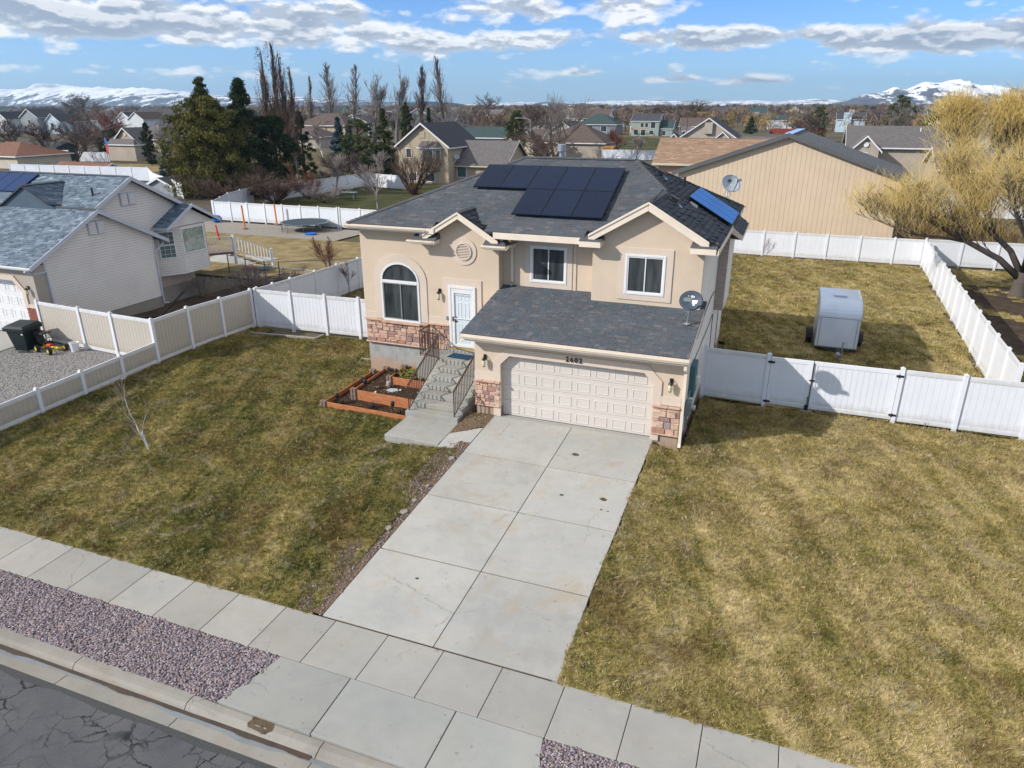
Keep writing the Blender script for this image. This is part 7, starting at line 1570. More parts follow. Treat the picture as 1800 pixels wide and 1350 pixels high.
def skeleton(seed, style, stems=1, trunk=.3, r0=.03, lean=.25, maxseg=5000):
    rg = random.Random(seed); S = STY[style]; segs = []
    def perp(d, ang, rot):
        a = d.orthogonal().normalized(); a.rotate(__import__('mathutils').Quaternion(d, rot)); return (d*math.cos(ang)+a*math.sin(ang)).normalized()
    q = []
    for s in range(stems):
        t = rg.random()*2*PI; l = lean*rg.uniform(.4, 1) if stems > 1 else lean*.3*rg.random()
        q.append((Vector((.02*math.cos(t), .02*math.sin(t), 0))*(stems > 1), Vector((math.cos(t)*l, math.sin(t)*l, 1)).normalized(), trunk if stems == 1 else trunk*rg.uniform(.8, 1.3), r0, 0))
    while q and len(segs) < maxseg:
        p, d, L, r, lv = q.pop(0); k = 3 if lv < 2 else 2; pts = [p]
        for i in range(k):
            d = (d+Vector((rg.uniform(-1, 1), rg.uniform(-1, 1), rg.uniform(-.6, 1)))*((.10+.03*lv) if style != 'upright' else (.02 if lv == 0 else .09))+Vector((0, 0, S['up']*.12))).normalized()
            np_ = pts[-1]+d*(L/k); ra, rb = r*(1-.4*i/k), r*(1-.4*(i+1)/k); segs.append((pts[-1].copy(), np_.copy(), ra, rb, lv)); pts.append(np_)
        if lv >= S['lv']: continue
        n = S['n']+rg.choice((-1, 0, 0, 1))
        if style == 'upright' and lv == 0: n = 46
        for c in range(n):
            f = 1 if c == 0 else rg.uniform(S['t0'], 1); i = min(int(f*k), k-1); base = pts[i]+(pts[i+1]-pts[i])*(f*k-i)
            dd = perp(d, math.radians(rg.uniform(*S['sp']))*(.35 if c == 0 else 1), rg.random()*2*PI); dd = (dd+Vector((0, 0, S['up']))).normalized()
            LL = L*rg.uniform(*S['lr']); LL *= (.30 if style == 'upright' and lv == 0 else 1)
            if style == 'upright' and lv == 0: LL *= (1.35-f*1.12)
            q.append((base, dd, LL, r*(.62 if c == 0 else .45)*(.75 if lv else 1), lv+1))
    return segs
def bare_tree(name, label, x, y, top, w, style='round', seed=0, stems=1, bark='bark_brown', twig='twig_brown', trunk=.3, r0=.028, lean=.25, z0=None, group=None, minr=.010, maxseg=4200, cat='tree', rscale=1, ysc=1.0):
    z = gz(x, y)-.05 if z0 is None else z0; segs = skeleton(seed, style, stems, trunk, r0, lean, maxseg)
    P = np.array([[*s[0], *s[1]] for s in segs]); R = np.array([[s[2], s[3]] for s in segs]); lv = np.array([s[4] for s in segs])
    zs = P[:, [2, 5]].max(); xy = np.percentile(np.abs(P[:, [3, 4]]), 98); hz = (top-z)/zs; hx = w/2/xy
    sc_ = np.array([hx, hx*ysc, hz]); P0, P1 = P[:, :3]*sc_, P[:, 3:]*sc_; R = np.maximum(R*(top-z)/zs*rscale, minr)
    t = thing(name, label, cat, (x, y, z), group=group); base = np.array([x, y, z]); rg = np.random.default_rng(seed)
    thick = lv <= 1 if stems == 1 else lv <= 0
    for nm, msk, m, n in (('trunk', thick, bark, 6), ('crown', ~thick, twig, 3)):
        if msk.sum() == 0: continue
        V, F = tubes_np(P0[msk]+base, P1[msk]+base, R[msk, 0], R[msk, 1], n)
        np_mesh(nm, V, F, m, t, np.repeat(rg.random(msk.sum()), n)*.98+.01)
    return t
def leaves_np(C, size, rng, thin=1.0, up=0):
    """random small triangles at centres C"""
    N = len(C); a = rng.normal(size=(N, 3)); a[:, 2] += up; a /= np.linalg.norm(a, axis=1)[:, None]; b = rng.normal(size=(N, 3)); b -= a*(a*b).sum(1)[:, None]; b /= np.linalg.norm(b, axis=1)[:, None]
    s = (size*rng.uniform(.6, 1.4, N))[:, None]; V = np.stack([C-a*s*.5-b*s*.28*thin, C+a*s*.6, C-a*s*.35+b*s*.4*thin], 1).reshape(-1, 3)
    return V, np.arange(3*N).reshape(-1, 3)
def conifer(name, label, x, y, top, w, kind='cone', seed=0, m='needle_dark', n=5000, size=.22, clumps=60, group=None, cat='tree', z0=None, m2=None, crown0=.06):
    rng = np.random.default_rng(seed); z = gz(x, y)-.05 if z0 is None else z0; h = top-z; t = thing(name, label, cat, (x, y, z), group=group)
    part('trunk', 'bark_brown', t, lambda b: b.tube([(x, y, z), (x+w*.01, y, z+h*.5), (x, y, z+h*.93)], w*.032+.05, 7, .03))
    cl = []
    for i in range(clumps):
        f = crown0+(1-crown0)*rng.random()**(1.15 if kind == 'cone' else .9); th = rng.random()*2*PI
        if kind == 'cone': rad = (1-f)**.85*.5*w*(.82+.3*rng.random())
        elif kind == 'column': rad = .5*w*min(1, (1-f)*3.0+.12)*(.55+.45*min(1, f*6))*(.8+.25*rng.random())
        else: rad = .5*w*math.sqrt(max(0, 1-((f-.42)/.60)**2))*(.7+.4*rng.random())
        q = rad*rng.uniform(.45, 1.0); cr = w*rng.uniform(.045, .09)*(1.15 if kind == 'pine' else .9)*(1.25-f*.6)
        cl.append((q*math.cos(th), q*math.sin(th), f*h, cr))
    cl = np.array(cl); k = rng.integers(0, clumps, n); d = rng.normal(size=(n, 3)); d /= np.linalg.norm(d, axis=1)[:, None]; rr = rng.random(n)**.45
    C = cl[k, :3]+d*(cl[k, 3]*rr)[:, None]*np.array([1.25, 1.25, .72]); ctint = rng.random(clumps)[k]*.55+rng.random(n)*.4+.02
    C += np.array([x, y, z]); V, F = leaves_np(C, size*1.3, rng, .42, .9); np_mesh('crown', V, F, m, t, ctint)
    # limbs
    P0 = np.stack([np.full(clumps, x), np.full(clumps, y), z+np.maximum(.03*h, cl[:, 2]-.12*h)], 1); P1 = cl[:, :3]+np.array([x, y, z]); V, F = tubes_np(P0, P1, np.full(clumps, .05), np.full(clumps, .02), 3); np_mesh('limbs', V, F, 'bark_brown', t, np.full(len(F), .3))
    return t
# the big pines and their neighbours at the left
conifer('pine_tree', 'largest yellowish-green pine with a knobbly top left of the poplars', -60, 53, 10.3, 10.8, 'pine', 1, 'needle_olive', 40000, .27, 330)
conifer('pine_tree', 'dark green pine behind the yellowish pine with an open ragged top', -57.6, 57.0, 12.4, 10.5, 'cone', 2, 'needle_dark', 24000, .28, 210)
conifer('pine_tree', 'darker pine filling the gap between the ragged pine and the poplars', -55.5, 60, 8.2, 6.5, 'pine', 3, 'needle_dark', 18000, .28, 150)
conifer('pine_tree', 'upper knobbly leader rising out of the left side of the largest pine', -61.2, 54.5, 12.8, 9.0, 'cone', 14, 'needle_mid', 12000, .25, 120, crown0=.40)
for i, (x, y, tp, w, lb) in enumerate(((-59.8, 64.1, 16.6, 1.9, 'leftmost tall narrow poplar with brown leaves'), (-58.6, 64.4, 17.3, 2.2, 'tallest narrow poplar of the brown-leaved group'), (-57.2, 64.9, 16.0, 2.0, 'third brown-leaved poplar from the left'), (-56.4, 65.3, 14.4, 2.2, 'rightmost poplar of the brown-leaved group'))):
    t = bare_tree('poplar_tree', lb, x, y, tp, w, 'upright', 20+i, bark='bark_grey', twig='twig_brown', trunk=1.0, r0=.010, minr=.014, maxseg=1900, group='tall poplars with clinging leaves')
    rng = np.random.default_rng(i); n = 650; f = .25+.75*rng.random(n); rad = w*.5*np.minimum(1, (1-f)*3+.25)*rng.random(n)**.5; th = rng.random(n)*2*PI; zb = gz(x, y)
    V, F = leaves_np(np.stack([x+rad*np.cos(th), y+rad*np.sin(th), zb+f*(tp-zb)], 1), .15, rng); np_mesh('leaves', V, F, 'poplar_leaf', t, rng.random(n)*.98+.01)
conifer('spruce_tree', 'dark green conical conifer right of the brown-leaved poplars', -58.1, 69.2, 8.6, 5.8, 'cone', 5, 'needle_dark', 9000, .24, 110)
bare_tree('bare_shrub', 'wide bare brown shrub in front of the big pines behind the white fence', -54.0, 50.0, 3.4, 10.5, 'shrub', 31, 26, 'bark_brown', 'twig_brown', .34, .016, 1.5, minr=.018, maxseg=9000, cat='shrub')
bare_tree('bare_shrub', 'lower part of the bare brown thicket right next to the white fence', -48.8, 50.5, 2.0, 6.0, 'shrub', 32, 18, 'bark_brown', 'twig_brown', .34, .016, 1.4, minr=.016, maxseg=5000, cat='shrub')
T_ = [  # name, label, x, y, top, w, style, stems, bark, twig
 ('poplar_tree', 'slim bare poplar standing alone right of the brown-leaved group', -158, 210, 19.8, 3.4, 'upright', 1, 'bark_grey', 'twig_grey'),
 ('poplar_tree', 'broad topped bare poplar, left of the twin pair', -149, 210, 23.6, 7.0, 'upright', 1, 'bark_grey', 'twig_grey'),
 ('poplar_tree', 'bare poplar, right of the twin pair', -139.9, 210, 22.9, 6.4, 'upright', 1, 'bark_grey', 'twig_grey'),
 ('bare_tree', 'tall open bare tree between the twin poplars and the dark poplar', -113.5, 180, 19.4, 9.6, 'vase', 1, 'bark_grey', 'twig_grey'),
 ('bare_tree', 'tall wispy bare tree just left of the dark narrow poplar', -105.8, 180, 20.5, 9.0, 'vase', 1, 'bark_grey', 'twig_grey'),
 ('poplar_tree', 'narrow dark poplar with reddish leaves above the tan house', -81.5, 150, 18.9, 3.9, 'upright', 1, 'bark_brown', 'twig_purple'),
 ('poplar_tree', 'tall full bare poplar right above the tan house roof', -84.1, 170, 22.0, 7.0, 'upright', 1, 'bark_grey', 'twig_grey'),
 ('bare_tree', 'dark spreading bare oak right of the tall poplar', -102.5, 240, 14.2, 14.8, 'round', 1, 'bark_brown', 'bark_brown'),
 ('bare_tree', 'smaller dark bare oak beside the spreading one', -84.8, 240, 10.6, 11, 'round', 1, 'bark_brown', 'bark_brown'),
 ('bare_tree', 'pale grey bare tree behind the right end of the tan house', -75, 165, 9.5, 8, 'vase', 1, 'twig_grey', 'twig_pale'),
 ('bare_tree', 'large greyish bare tree in front of the brown hip roof', -38.9, 129, 12.1, 14.5, 'vase', 3, 'bark_grey', 'twig_grey'),
 ('bare_tree', 'dense bushy bare tree beside the ridge flue', -39.5, 122, 5.0, 15, 'shrub', 8, 'bark_brown', 'twig_brown'),
 ('bare_tree', 'small rusty red-brown tree beside the ochre shed', -28.5, 139, 5.6, 6.0, 'round', 1, 'bark_brown', 'twig_red'),
 ('bare_tree', 'thin pale sapling in front of the distant white fence', -23.1, 133, 3.6, 3.4, 'vase', 1, 'twig_pale', 'twig_pale'),
 ('bare_tree', 'large dark bare oak above the beige gable', -36, 300, 11.6, 20, 'round', 1, 'bark_brown', 'bark_brown'),
 ('bare_tree', 'bare oak left of the large dark one', -54, 330, 10.0, 15, 'round', 1, 'bark_brown', 'twig_purple'),
 ('bare_tree', 'reddish bare tree in the field behind the metal building', 7.6, 230, 7.8, 11, 'round', 2, 'bark_brown', 'twig_purple'),
 ('bare_tree', 'grey bare tree in front of the pine at the right horizon', 26.8, 160, 9.8, 6.2, 'vase', 3, 'bark_grey', 'twig_grey'),
 ('bare_tree', 'dark bare street tree in front of the far white fence at the left', -131, 85.2, 7.4, 9.6, 'round', 1, 'bark_brown', 'twig_purple'),
 ('bare_tree', 'second bare street tree, nearest the flagpole', -125.2, 87.2, 8.2, 12.5, 'round', 1, 'bark_brown', 'twig_purple'),
 ('bare_tree', 'dark red-brown bare tree at the left edge', -151.8, 95, 7.6, 10, 'round', 2, 'bark_brown', 'twig_purple'),
 ('bare_tree', 'red tinged bare tree behind the two street trees', -146, 112, 9.2, 10, 'round', 2, 'bark_brown', 'twig_red'),
 ('bare_tree', 'dark red thicket tree further left behind the street trees', -160, 118, 7.6, 12, 'round', 2, 'bark_brown', 'twig_purple'),
 ('bare_tree', 'reddish bare tree between the flagpole and the dark roofs', -172, 135, 8.0, 13, 'round', 2, 'bark_brown', 'twig_purple'),
 ('bare_tree', 'pale grey bushy bare tree right of the beige house', -105.5, 91.1, 6.0, 7.4, 'vase', 3, 'twig_grey', 'twig_grey'),
 ('bare_tree', 'very tall faint bare tree near the left horizon', -376, 300, 17, 22, 'vase', 1, 'twig_grey', 'twig_grey'),
 ('birch_tree', 'white barked bare birch in front of the brown roofs', -89, 118, 6.4, 6.5, 'vase', 1, 'white_bark', 'twig_pale'),
 ('bare_shrub', 'large bare brown shrub hiding the left wall of the tan house', -37.9, 64.1, 6.3, 7.6, 'shrub', 16, 'bark_brown', 'twig_brown'),
 ('bare_tree', 'pale pinkish bare tree standing on the dull green lawn', -34.9, 50.5, 5.0, 4.4, 'vase', 1, 'twig_pale', 'twig_pale'),
 ('bare_shrub', 'twiggy reddish shrub behind the white fence, left of the small table', -47.5, 55.0, 3.4, 4.0, 'shrub', 8, 'bark_brown', 'twig_red'),
 ('bare_shrub', 'tangled pale shrub behind the white fence near the picnic table', -43.6, 53.0, 1.2, 5.0, 'shrub', 10, 'bark_brown', 'twig_pale'),
 ('bare_shrub', 'grey dome-shaped shrub before the purple thicket', -54.8, 70.5, 1.4, 5.0, 'shrub', 16, 'twig_grey', 'twig_grey'),
 ('bare_shrub', 'purple-brown thicket behind the grey dome-shaped shrub', -57, 78, 3.2, 7.5, 'shrub', 12, 'bark_brown', 'twig_purple'),
 ('bare_tree', 'thin pale pruned tree against the distant fence', -47.0, 60.5, 4.0, 3.0, 'vase', 1, 'twig_pale', 'twig_pale')]
for i, (nm, lb, x, y, tp, w, st, stems, bk, tw) in enumerate(T_):
    far = math.hypot(x-8, y+20); shrub = 'shrub' in nm
    bare_tree(nm, lb, x, y, tp, w, st, 100+i, stems, bk, tw, 1.0 if st == 'upright' else .34 if shrub else .3, .012 if st == 'upright' else .016 if shrub else .028, 1.1 if shrub else .5, z0=None if y < 60 else -1.3,
              minr=max(.010, far*.00017), maxseg=(2600 if far < 100 else 1900 if far < 200 else 1300), cat='shrub' if shrub else 'tree', rscale=1)
for a in [('spruce_tree', 'blue-grey spruce in front of the brown roofed house', -72.6, 100, 7.3, 4.6, 'cone', 'needle_blue'), ('spruce_tree', 'paler blue spruce right of the blue-grey one', -69.0, 98, 6.1, 3.8, 'cone', 'needle_blue'),
          ('pine_tree', 'broad green pine left of the tan house', -57.0, 82, 7.4, 7.0, 'pine', 'needle_mid'), ('pine_tree', 'taller dark green pine close to the tan house', -55.8, 88, 9.0, 6.0, 'cone', 'needle_mid'), ('pine_tree', 'small dark pine behind the bare shrub at the fence', -51.5, 80, 3.8, 5.4, 'pine', 'needle_dark'),
          ('arborvitae', 'tall dark column-shaped arborvitae above the tan house', -69.2, 120, 9.8, 3.1, 'column', 'needle_mid'), ('arborvitae', 'shorter pointed arborvitae right of the column-shaped one', -69, 130, 9.0, 2.6, 'cone', 'needle_dark'),
          ('pine_tree', 'round green pine beside the brown hip roofed house', -48.3, 130, 8.3, 5.6, 'pine', 'needle_mid'), ('juniper', 'low blue-green juniper in front of the green roofed house', -58, 128, 2.2, 7, 'pine', 'needle_blue'), ('pine_tree', 'small conical pine in front of the red fence', -10.4, 290, 5.0, 6.0, 'cone', 'needle_dark'),
          ('pine_tree', 'dark pine behind the reddish bare tree', 13.7, 260, 8.8, 6.2, 'pine', 'needle_mid'), ('pine_tree', 'tall dark green pine at the right horizon', 28.5, 172, 11.2, 7.2, 'pine', 'needle_mid'), ('evergreen_shrub', 'flat-topped olive evergreen before the pyramid roof', 35, 160, 8.0, 9, 'pine', 'needle_olive'),
          ('arborvitae', 'narrow dark arborvitae against the beige house at the left', -109, 90, 6.3, 2.6, 'column', 'needle_dark'), ('spruce_tree', 'dull blue-green spruce left of the largest pine', -79.8, 65.5, 3.9, 4.0, 'cone', 'needle_blue'), ('pine_tree', 'dark round shrub-like pine right of the flagpole', -131, 101, 4.6, 7, 'pine', 'needle_dark')]:
    nm, lb, x, y, tp, w, kd, m = a; far = math.hypot(x-8, y+20)
    conifer(nm, lb, x, y, tp, w, kd, int(abs(x*7)), m, 9000 if far < 160 else 3600,   .26 if far < 130 else .42, 120, z0=-1.3)
dry_bush(-38.2, 65.0, -1.3, 1.5, 420, 9, 'shrub_orange', 'rusty orange shrub by the base of the tan house', 'shrub')
bare_tree('shrub_tree', 'multi-stemmed orange-brown shrub beside the grey side fence', -20.7, 20.4, 1.3, 2.2, 'upright', 61, 5, 'twig_red', 'twig_red', .8, .012, .2, minr=.010, maxseg=1500)
bare_tree('sapling', 'tiny pinkish sapling against the corner of the grey fence', -17.5, 22.2, .8, .9, 'vase', 62, 1, 'twig_pale', 'twig_pale', .3, .015, .2, minr=.008, maxseg=500)
bare_tree('sapling', 'small bare sapling in the side yard in front of the white fence', -14.9, 13.9, 1.45, 1.3, 'vase', 63, 1, 'bark_grey', 'twig_brown', .4, .018, .2, minr=.007, maxseg=300)
bare_tree('sapling', 'thin staked sapling in front of the back yard fence', 6.6, 33.7, .9, 1.5, 'vase', 64, 1, 'twig_pale', 'twig_pale', .4, .014, .2, minr=.010, maxseg=110)
for i, (x, y, tp, w) in enumerate(((-20.6, 12.2, .9, 2.6), (-19.0, 14.2, .7, 2.4), (-21.6, 13.4, .9, 2.2), (-22.3, 10.6, .6, 1.6))):
    bare_tree('dead_shrub', ('pale dead brush below the bay window', 'tangle of dead brush by the chain link fence', 'dead brush beside the deck stairs', 'small dead brush under the corner of the bay')[i], x, y, tp, w, 'shrub', 70+i, 9, 'twig_brown', 'twig_pale', .34, .014, 1.3, minr=.007, maxseg=1300, cat='shrub')
# young staked tree on the front lawn
yt = bare_tree('young_tree', 'thin leaning young tree tied to a line on the left front lawn', -9.75, -5.25, 2.05, 1.5, 'vase', 81, 1, 'white_bark', 'twig_pale', .62, .018, .3, minr=.005, maxseg=80)
yt.rotation_euler = (0, -.24, 0)
part('guy_line', 'bark_grey', yt, lambda b: (b.tube([(-9.85, -5.2, .55), (-9.3, -6.0, -.1), (-8.9, -6.4, -.5)], .007, 4), b.tube([(-9.85, -5.2, .45), (-10.2, -5.4, .0), (-10.35, -5.7, -.35)], .014, 4)))
part('tree_wrap', 'white_paint', yt, lambda b: b.tube([(-9.75, -5.25, -.5), (-9.78, -5.24, .1)], .032, 7))
# willow: heavy limbs placed one by one, then golden twigs
def willow(label, x, y, limbs, seed, tw, ntw, twig='twig_willow', r0=.32, up=(.55, 1.1), zlim=7.9, name='willow_tree', cat='tree', minr=.010, tl=(.5, 1.6)):
    rg = random.Random(seed); rng = np.random.default_rng(seed); z = gz(x, y)-.1; t = thing(name, label, cat, (x, y, z)); ends = []; P0 = []; P1 = []; R0 = []; R1 = []; tr = MB()
    tr.lathe([(r0*1.9, 0), (r0*1.35, .25), (r0*1.12, .7), (r0*1.05, 1.5)], (x, y, z), 12); tr.build('trunk', 'bark_grey', t, smooth=True)
    for pts, r in limbs:
        pts = [Vector(p) for p in pts]; lm = MB(); lm.tube(pts, r, 8, r*.35); lm.build('limb', 'bark_grey', t, smooth=True)
        for a, b in zip(pts[1:], pts[2:]):
            for k in range(9): ends.append((a+(b-a)*rg.random(), (b-a).normalized(), (b-a).length*.5, r*.28, 1))
        ends.append((pts[-1], (pts[-1]-pts[-2]).normalized(), (pts[-1]-pts[-2]).length*.8, r*.35, 1))
    q = list(ends); tips = []
    def env(p): return z+(zlim-z)*(1-.34*((p[0]-x)**2+(p[1]-y)**2)/81)+.5*math.sin(p[0]*1.3+seed)+.4*math.sin(p[1]*1.7)+.3*math.sin(p[0]*3.1+p[1]*2)
    while q:
        p, d, L, r, lv = q.pop(0)
        for i in range(3):
            d = (d+Vector((rg.uniform(-1, 1), rg.uniform(-1, 1), rg.uniform(-.3, 1)))*.22+Vector((0, 0, .08 if p.z < env(p)*.8 else -.16))).normalized(); n = p+d*(L/3)
            P0.append(p); P1.append(n); R0.append(max(r*(1-.2*i), .012)); R1.append(max(r*(1-.2*(i+1)), .012)); p = n
            tips.append((p, d, lv))
        if lv < 4 and p.z < env(p)-.8:
            for c in range(3):
                dd = (d+Vector((rg.uniform(-1, 1), rg.uniform(-1, 1), rg.uniform(-.5, .6)))*.9).normalized(); q.append((p, dd, L*rg.uniform(.6, .85), r*.6, lv+1))
    V, F = tubes_np(P0, P1, R0, R1, 4); np_mesh('branches', V, F, 'bark_grey', t, rng.random(len(F))*.9+.05)
    tp = [q for q in tips if q[2] >= 3 and q[0].z < env(q[0])]; idx = rng.integers(0, len(tp), ntw); p = np.array([tp[i][0] for i in idx])+rng.normal(size=(ntw, 3))*np.array([.75, .75, .42])
    d = np.array([tp[i][1] for i in idx])+rng.normal(size=(ntw, 3))*.38; d[:, 2] = np.abs(d[:, 2])*.4+rng.uniform(*up, ntw); d /= np.linalg.norm(d, axis=1)[:, None]; L = rng.uniform(*tl, ntw)[:, None]; L *= np.clip(((np.array([env(k) for k in p])[:, None])+1.1-p[:, 2:3])/1.6, .25, 1)
    mid = p+d*L*.55; e = mid+(d+rng.normal(size=(ntw, 3))*.22)*L*.5; A = np.concatenate([p, mid]); B = np.concatenate([mid, e])
    V, F = tubes_np(A, B, np.full(2*ntw, minr), np.concatenate([np.full(ntw, minr*.8), np.full(ntw, minr*.4)]), 3); tt = rng.random(ntw); np_mesh('twigs', V, F, twig, t, np.repeat(np.concatenate([tt, tt]), 3)*.96+.02)
    return t
wx, wy = 21.0, 28.5
willow('big golden willow with heavy spreading limbs at the right edge', wx, wy, [
    ([(wx, wy, .0), (19.6, 28.2, 1.2), (17.8, 28.0, 2.1), (15.8, 27.8, 3.1), (14.2, 27.8, 4.3)], .20), ([(wx, wy, .2), (20.2, 28.8, 1.6), (18.6, 29.2, 3.0), (17.4, 29.6, 4.4), (16.6, 29.8, 5.8)], .19),
    ([(wx, wy, .4), (21.0, 28.3, 2.2), (20.2, 28.0, 4.0), (19.6, 27.8, 5.8)], .20), ([(wx+.1, wy, .4), (22.0, 28.6, 2.0), (22.8, 28.6, 3.8), (23.2, 28.2, 5.8)], .20), ([(wx+.1, wy, .2), (22.8, 28.0, 1.6), (24.8, 27.6, 3.0), (26.0, 27.4, 4.8)], .2),
    ([(wx, wy, .4), (21.4, 29.4, 2.2), (21.4, 30.6, 4.2), (21.0, 31.4, 6.0)], .18), ([(wx, wy, .4), (20.6, 27.0, 2.2), (19.4, 25.8, 3.8), (18.6, 25.2, 5.2)], .17), ([(17.8, 28.0, 2.1), (16.4, 27.2, 2.4), (14.6, 26.6, 2.6), (13.0, 26.4, 3.2)], .09)], 5, 0, 10000, minr=.0065, tl=(.35, 1.3))
willow('second golden willow further back at the right edge', 24.5, 60, [([(24.5, 60, 0), (23.2, 60, 3), (22, 60, 5.5), (21.2, 60, 7.6)], .3), ([(24.5, 60, 0), (25, 60, 3.4), (25.4, 59.6, 6), (25.6, 59.6, 8)], .3), ([(24.5, 60, 0), (26.4, 60, 3), (28, 60, 5.6), (29, 60, 7.6)], .3)], 6, 0, 6000, minr=.016, tl=(.5, 1.6), zlim=10.4)
bare_tree('bare_shrub', 'olive-brown thicket behind the fence corner by the metal building', 18.3, 42, 2.2, 5.0, 'shrub', 91, 12, 'bark_brown', 'far_ochre', .34, .016, 1.0, minr=.014, maxseg=3500, cat='shrub')
bare_tree('bare_shrub', 'olive thicket beyond the fence on the willow lot', 23.5, 43, 2.4, 6.0, 'shrub', 92, 12, 'bark_brown', 'far_ochre', .34, .016, 1.0, minr=.014, maxseg=3500, cat='shrub')
conifer('evergreen_shrub', 'round dark shrub beyond the right back fence', 20.8, 46, 1.6, 4.2, 'pine', 93, 'needle_olive', 3000, .18, 30, z0=-1.25, cat='shrub')

# ------------------------------------------------------------------ far woodland: countless bare trees up to the horizon
def woodland(name, label, m, n, seed, ymin, ymax, hr, wr, leaves, size):
    rng = np.random.default_rng(seed); C = []; S = []; tt = []; T0 = []; T1 = []; TR = []
    y = ymin*np.exp(rng.random(n)*math.log(ymax/ymin)); a = rng.uniform(-1.05, .36, n); x = 8+np.tan(a)*(y+20)
    ok = ~((y < 300) & (x > -82) & (x < 60)) & ~((y < 175) & (x > -125)); x, y = x[ok], y[ok]
    for xi, yi in zip(x, y):
        h = rng.uniform(*hr)*(1.0 if yi < 700 else 1.1); w = h*rng.uniform(*wr); k = leaves; d = rng.normal(size=(k, 3)); d /= np.linalg.norm(d, axis=1)[:, None]; r = rng.random(k)**.5
        nb = 4; bc = rng.normal(size=(nb, 3))*np.array([w*.22, w*.22, h*.13]); j = rng.integers(0, nb, k)
        p = bc[j]+d*r[:, None]*np.array([w*.33, w*.33, h*.27])+np.array([xi, yi, -1.3+h*.58]); p[:, 2] = np.maximum(p[:, 2], -1.2); C.append(p); S.append(np.full(k, size*(.5+yi/500))); tt.append(np.clip(rng.random()*.6+rng.random(k)*.4, .01, .99))
        T0.append((xi, yi, -1.4)); T1.append((xi, yi, -1.3+h*.6)); TR.append(.12+h*.012)
    C = np.concatenate(C); S = np.concatenate(S); rg2 = np.random.default_rng(seed+1); N = len(C)
    a_ = rg2.normal(size=(N, 3)); a_[:, 2] = np.abs(a_[:, 2])*1.4; a_ /= np.linalg.norm(a_, axis=1)[:, None]; b_ = rg2.normal(size=(N, 3)); b_ -= a_*(a_*b_).sum(1)[:, None]; b_ /= np.linalg.norm(b_, axis=1)[:, None]; S = S[:, None]*rg2.uniform(.5, 1.5, N)[:, None]
    V = np.stack([C-a_*S*.9-b_*S*.10, C-a_*S*.9+b_*S*.10, C+a_*S*1.1], 1).reshape(-1, 3)
    o = np_mesh(name, V, np.arange(3*N).reshape(-1, 3), m, None, np.concatenate(tt)); tag(o, label, 'trees', kind='stuff')
    V, F = tubes_np(T0, T1, TR, [r*.4 for r in TR], 3); o2 = np_mesh('distant_trunks', V, F, 'bark_brown', o, np.full(len(F), .4), None); o2['kind'] = 'stuff'
woodland('distant_trees', 'hazy brown bare treetops covering the suburb to the horizon', 'far_brown', 1700, 1, 190, 3200, (5, 9.5), (.7, 1.25), 100, 1.15)
woodland('distant_trees', 'purple-brown bare trees between the distant houses', 'twig_purple', 600, 2, 170, 2200, (5, 9), (.7, 1.2), 110, 1.1)
woodland('distant_trees', 'ochre and tan treetops along the horizon', 'far_ochre', 800, 3, 240, 3200, (5, 8.5), (.8, 1.3), 90, 1.2)
woodland('distant_evergreens', 'dark green evergreens dotted through the distant suburb', 'far_green', 620, 4, 230, 2600, (5, 9.5), (.4, .75), 110, 1.0)

# ------------------------------------------------------------------ snowy mountains
def mountain(name, label, pts, base_y, depth, seed, sn=60, rough=.42, m='mountain'):
    """pts: (x, height) ridge profile; the range is a real ridge with spurs"""
    rng = np.random.default_rng(seed); xs = np.linspace(pts[0][0], pts[-1][0], 420); hz_ = np.interp(xs, [p[0] for p in pts], [p[1] for p in pts]); ny_ = 64; V = []
    g = [rng.random((300, 300)) for _ in range(1)][0]
    def vn(u, v):
        i, j = int(math.floor(u)), int(math.floor(v)); fu, fv = u-i, v-j; fu = fu*fu*(3-2*fu); fv = fv*fv*(3-2*fv); G = lambda a, b: g[a % 300, b % 300]
        return (G(i, j)*(1-fu)+G(i+1, j)*fu)*(1-fv)+(G(i, j+1)*(1-fu)+G(i+1, j+1)*fu)*fv
    def rid(u, v): return sum((1-abs(2*vn(u*f, v*f+k*17)-1))*a for k, (f, a) in enumerate(((1, .5), (2.1, .27), (4.3, .14), (8.7, .08))))
    for j in range(ny_):
        v = j/(ny_-1); env = math.sin(PI*min(1, v*1.0))**.9 if v < .5 else math.sin(PI*v)**.9
        for x, h in zip(xs, hz_):
            L = 300*depth/1400; r_ = rid(x/L*1.3, v*depth/L*.8); V.append((x, base_y+depth*v, -2+h*env*(1-rough+rough*1.6*r_) if h > 0 else -2))
    n = len(xs); i, j = np.meshgrid(np.arange(n-1), np.arange(ny_-1)); a = (j*n+i).ravel(); F = np.stack([a, a+1, a+1+n, a+n], 1)
    return tag(np_mesh(name, V, F, m, smooth=False), label, kind='structure')
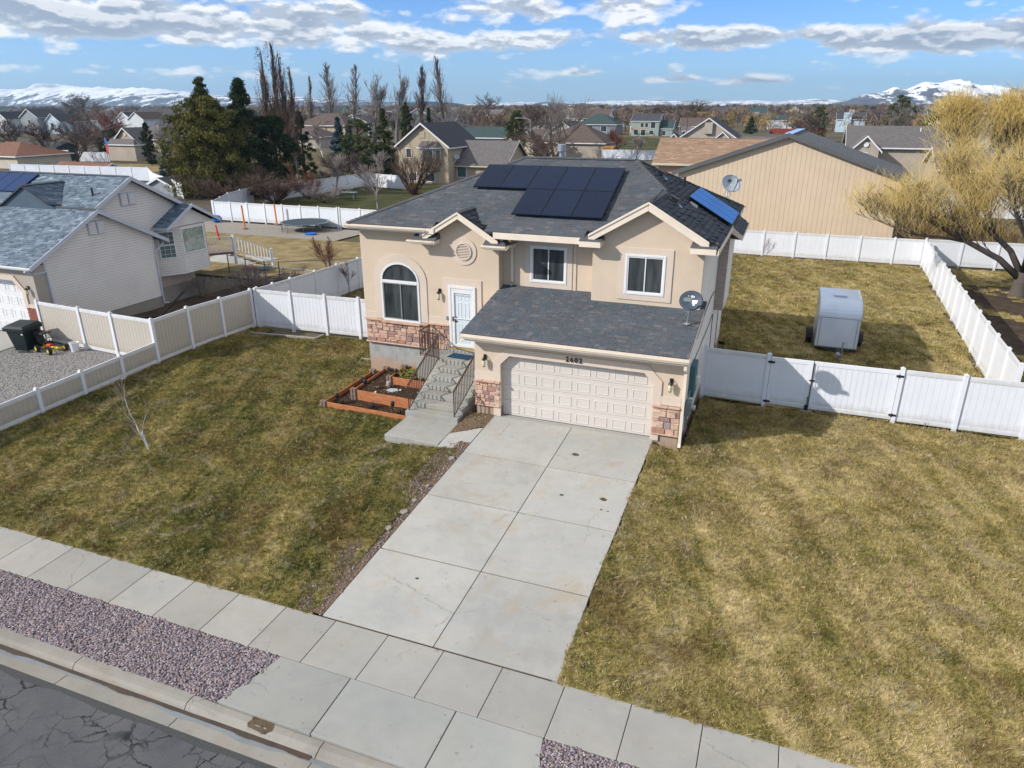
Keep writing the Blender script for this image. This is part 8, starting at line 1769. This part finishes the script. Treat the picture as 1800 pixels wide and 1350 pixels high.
def f_mtn(nt, b):
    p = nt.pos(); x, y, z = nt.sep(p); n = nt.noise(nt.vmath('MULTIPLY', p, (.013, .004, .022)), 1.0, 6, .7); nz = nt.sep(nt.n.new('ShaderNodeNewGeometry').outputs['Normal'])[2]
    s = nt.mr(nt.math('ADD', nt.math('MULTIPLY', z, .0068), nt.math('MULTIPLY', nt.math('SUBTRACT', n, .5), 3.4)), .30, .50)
    hazed_rock = nt.ramp(nt.noise(nt.vmath('MULTIPLY', p, (.01, .01, .06)), 1.0, 5, .7), (.3, (.055, .065, .085)), (.7, (.12, .125, .14)))  # bluish rock: distance haze put into the base colour
    return nt.mix(s, hazed_rock, (.86, .88, .92))
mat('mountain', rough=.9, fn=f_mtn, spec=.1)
mat('snow_hill', rough=.9, spec=.1, fn=lambda nt, b: nt.ramp(nt.noise(nt.vmath('MULTIPLY', nt.pos(), (.008, .008, .06)), 1.0, 5, .7), (.42, (.16, .15, .16)), (.52, (.84, .86, .9))))
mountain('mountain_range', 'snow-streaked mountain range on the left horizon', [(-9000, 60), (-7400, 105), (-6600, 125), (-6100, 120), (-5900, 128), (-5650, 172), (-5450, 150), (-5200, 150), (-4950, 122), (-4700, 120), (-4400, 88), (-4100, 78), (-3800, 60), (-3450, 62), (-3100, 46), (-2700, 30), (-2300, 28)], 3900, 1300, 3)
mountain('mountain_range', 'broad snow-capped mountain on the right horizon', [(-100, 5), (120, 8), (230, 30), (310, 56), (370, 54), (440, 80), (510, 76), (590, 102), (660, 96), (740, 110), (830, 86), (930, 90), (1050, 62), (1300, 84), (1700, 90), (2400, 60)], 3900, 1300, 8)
mountain('mountain_range', 'faint low snowy hills in the middle of the horizon', [(-3000, 16), (-2500, 30), (-2100, 22), (-1700, 36), (-1300, 42), (-900, 34), (-500, 40), (-200, 34), (100, 46), (500, 30)], 6200, 1300, 12, m='snow_hill')
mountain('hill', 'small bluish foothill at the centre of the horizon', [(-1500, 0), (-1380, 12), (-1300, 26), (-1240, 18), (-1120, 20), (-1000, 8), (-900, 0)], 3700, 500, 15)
# ------------------------------------------------------------------ thin winter haze
hm = bpy.data.materials.new('haze'); hm.use_nodes = True; hn = hm.node_tree; hn.nodes.clear(); ho = hn.nodes.new('ShaderNodeOutputMaterial'); hv = hn.nodes.new('ShaderNodeVolumePrincipled')
hv.inputs['Color'].default_value = (.50, .74, 1, 1); hv.inputs['Density'].default_value = .00009; hv.inputs['Anisotropy'].default_value = .25; hn.links.new(hv.outputs[0], ho.inputs['Volume'])
MATS['haze'] = hm
tag(MB().box(-9500, 9500, -700, 9500, -3.5, 260).build('haze', 'haze'), 'thin bluish winter haze over the valley', kind='stuff')
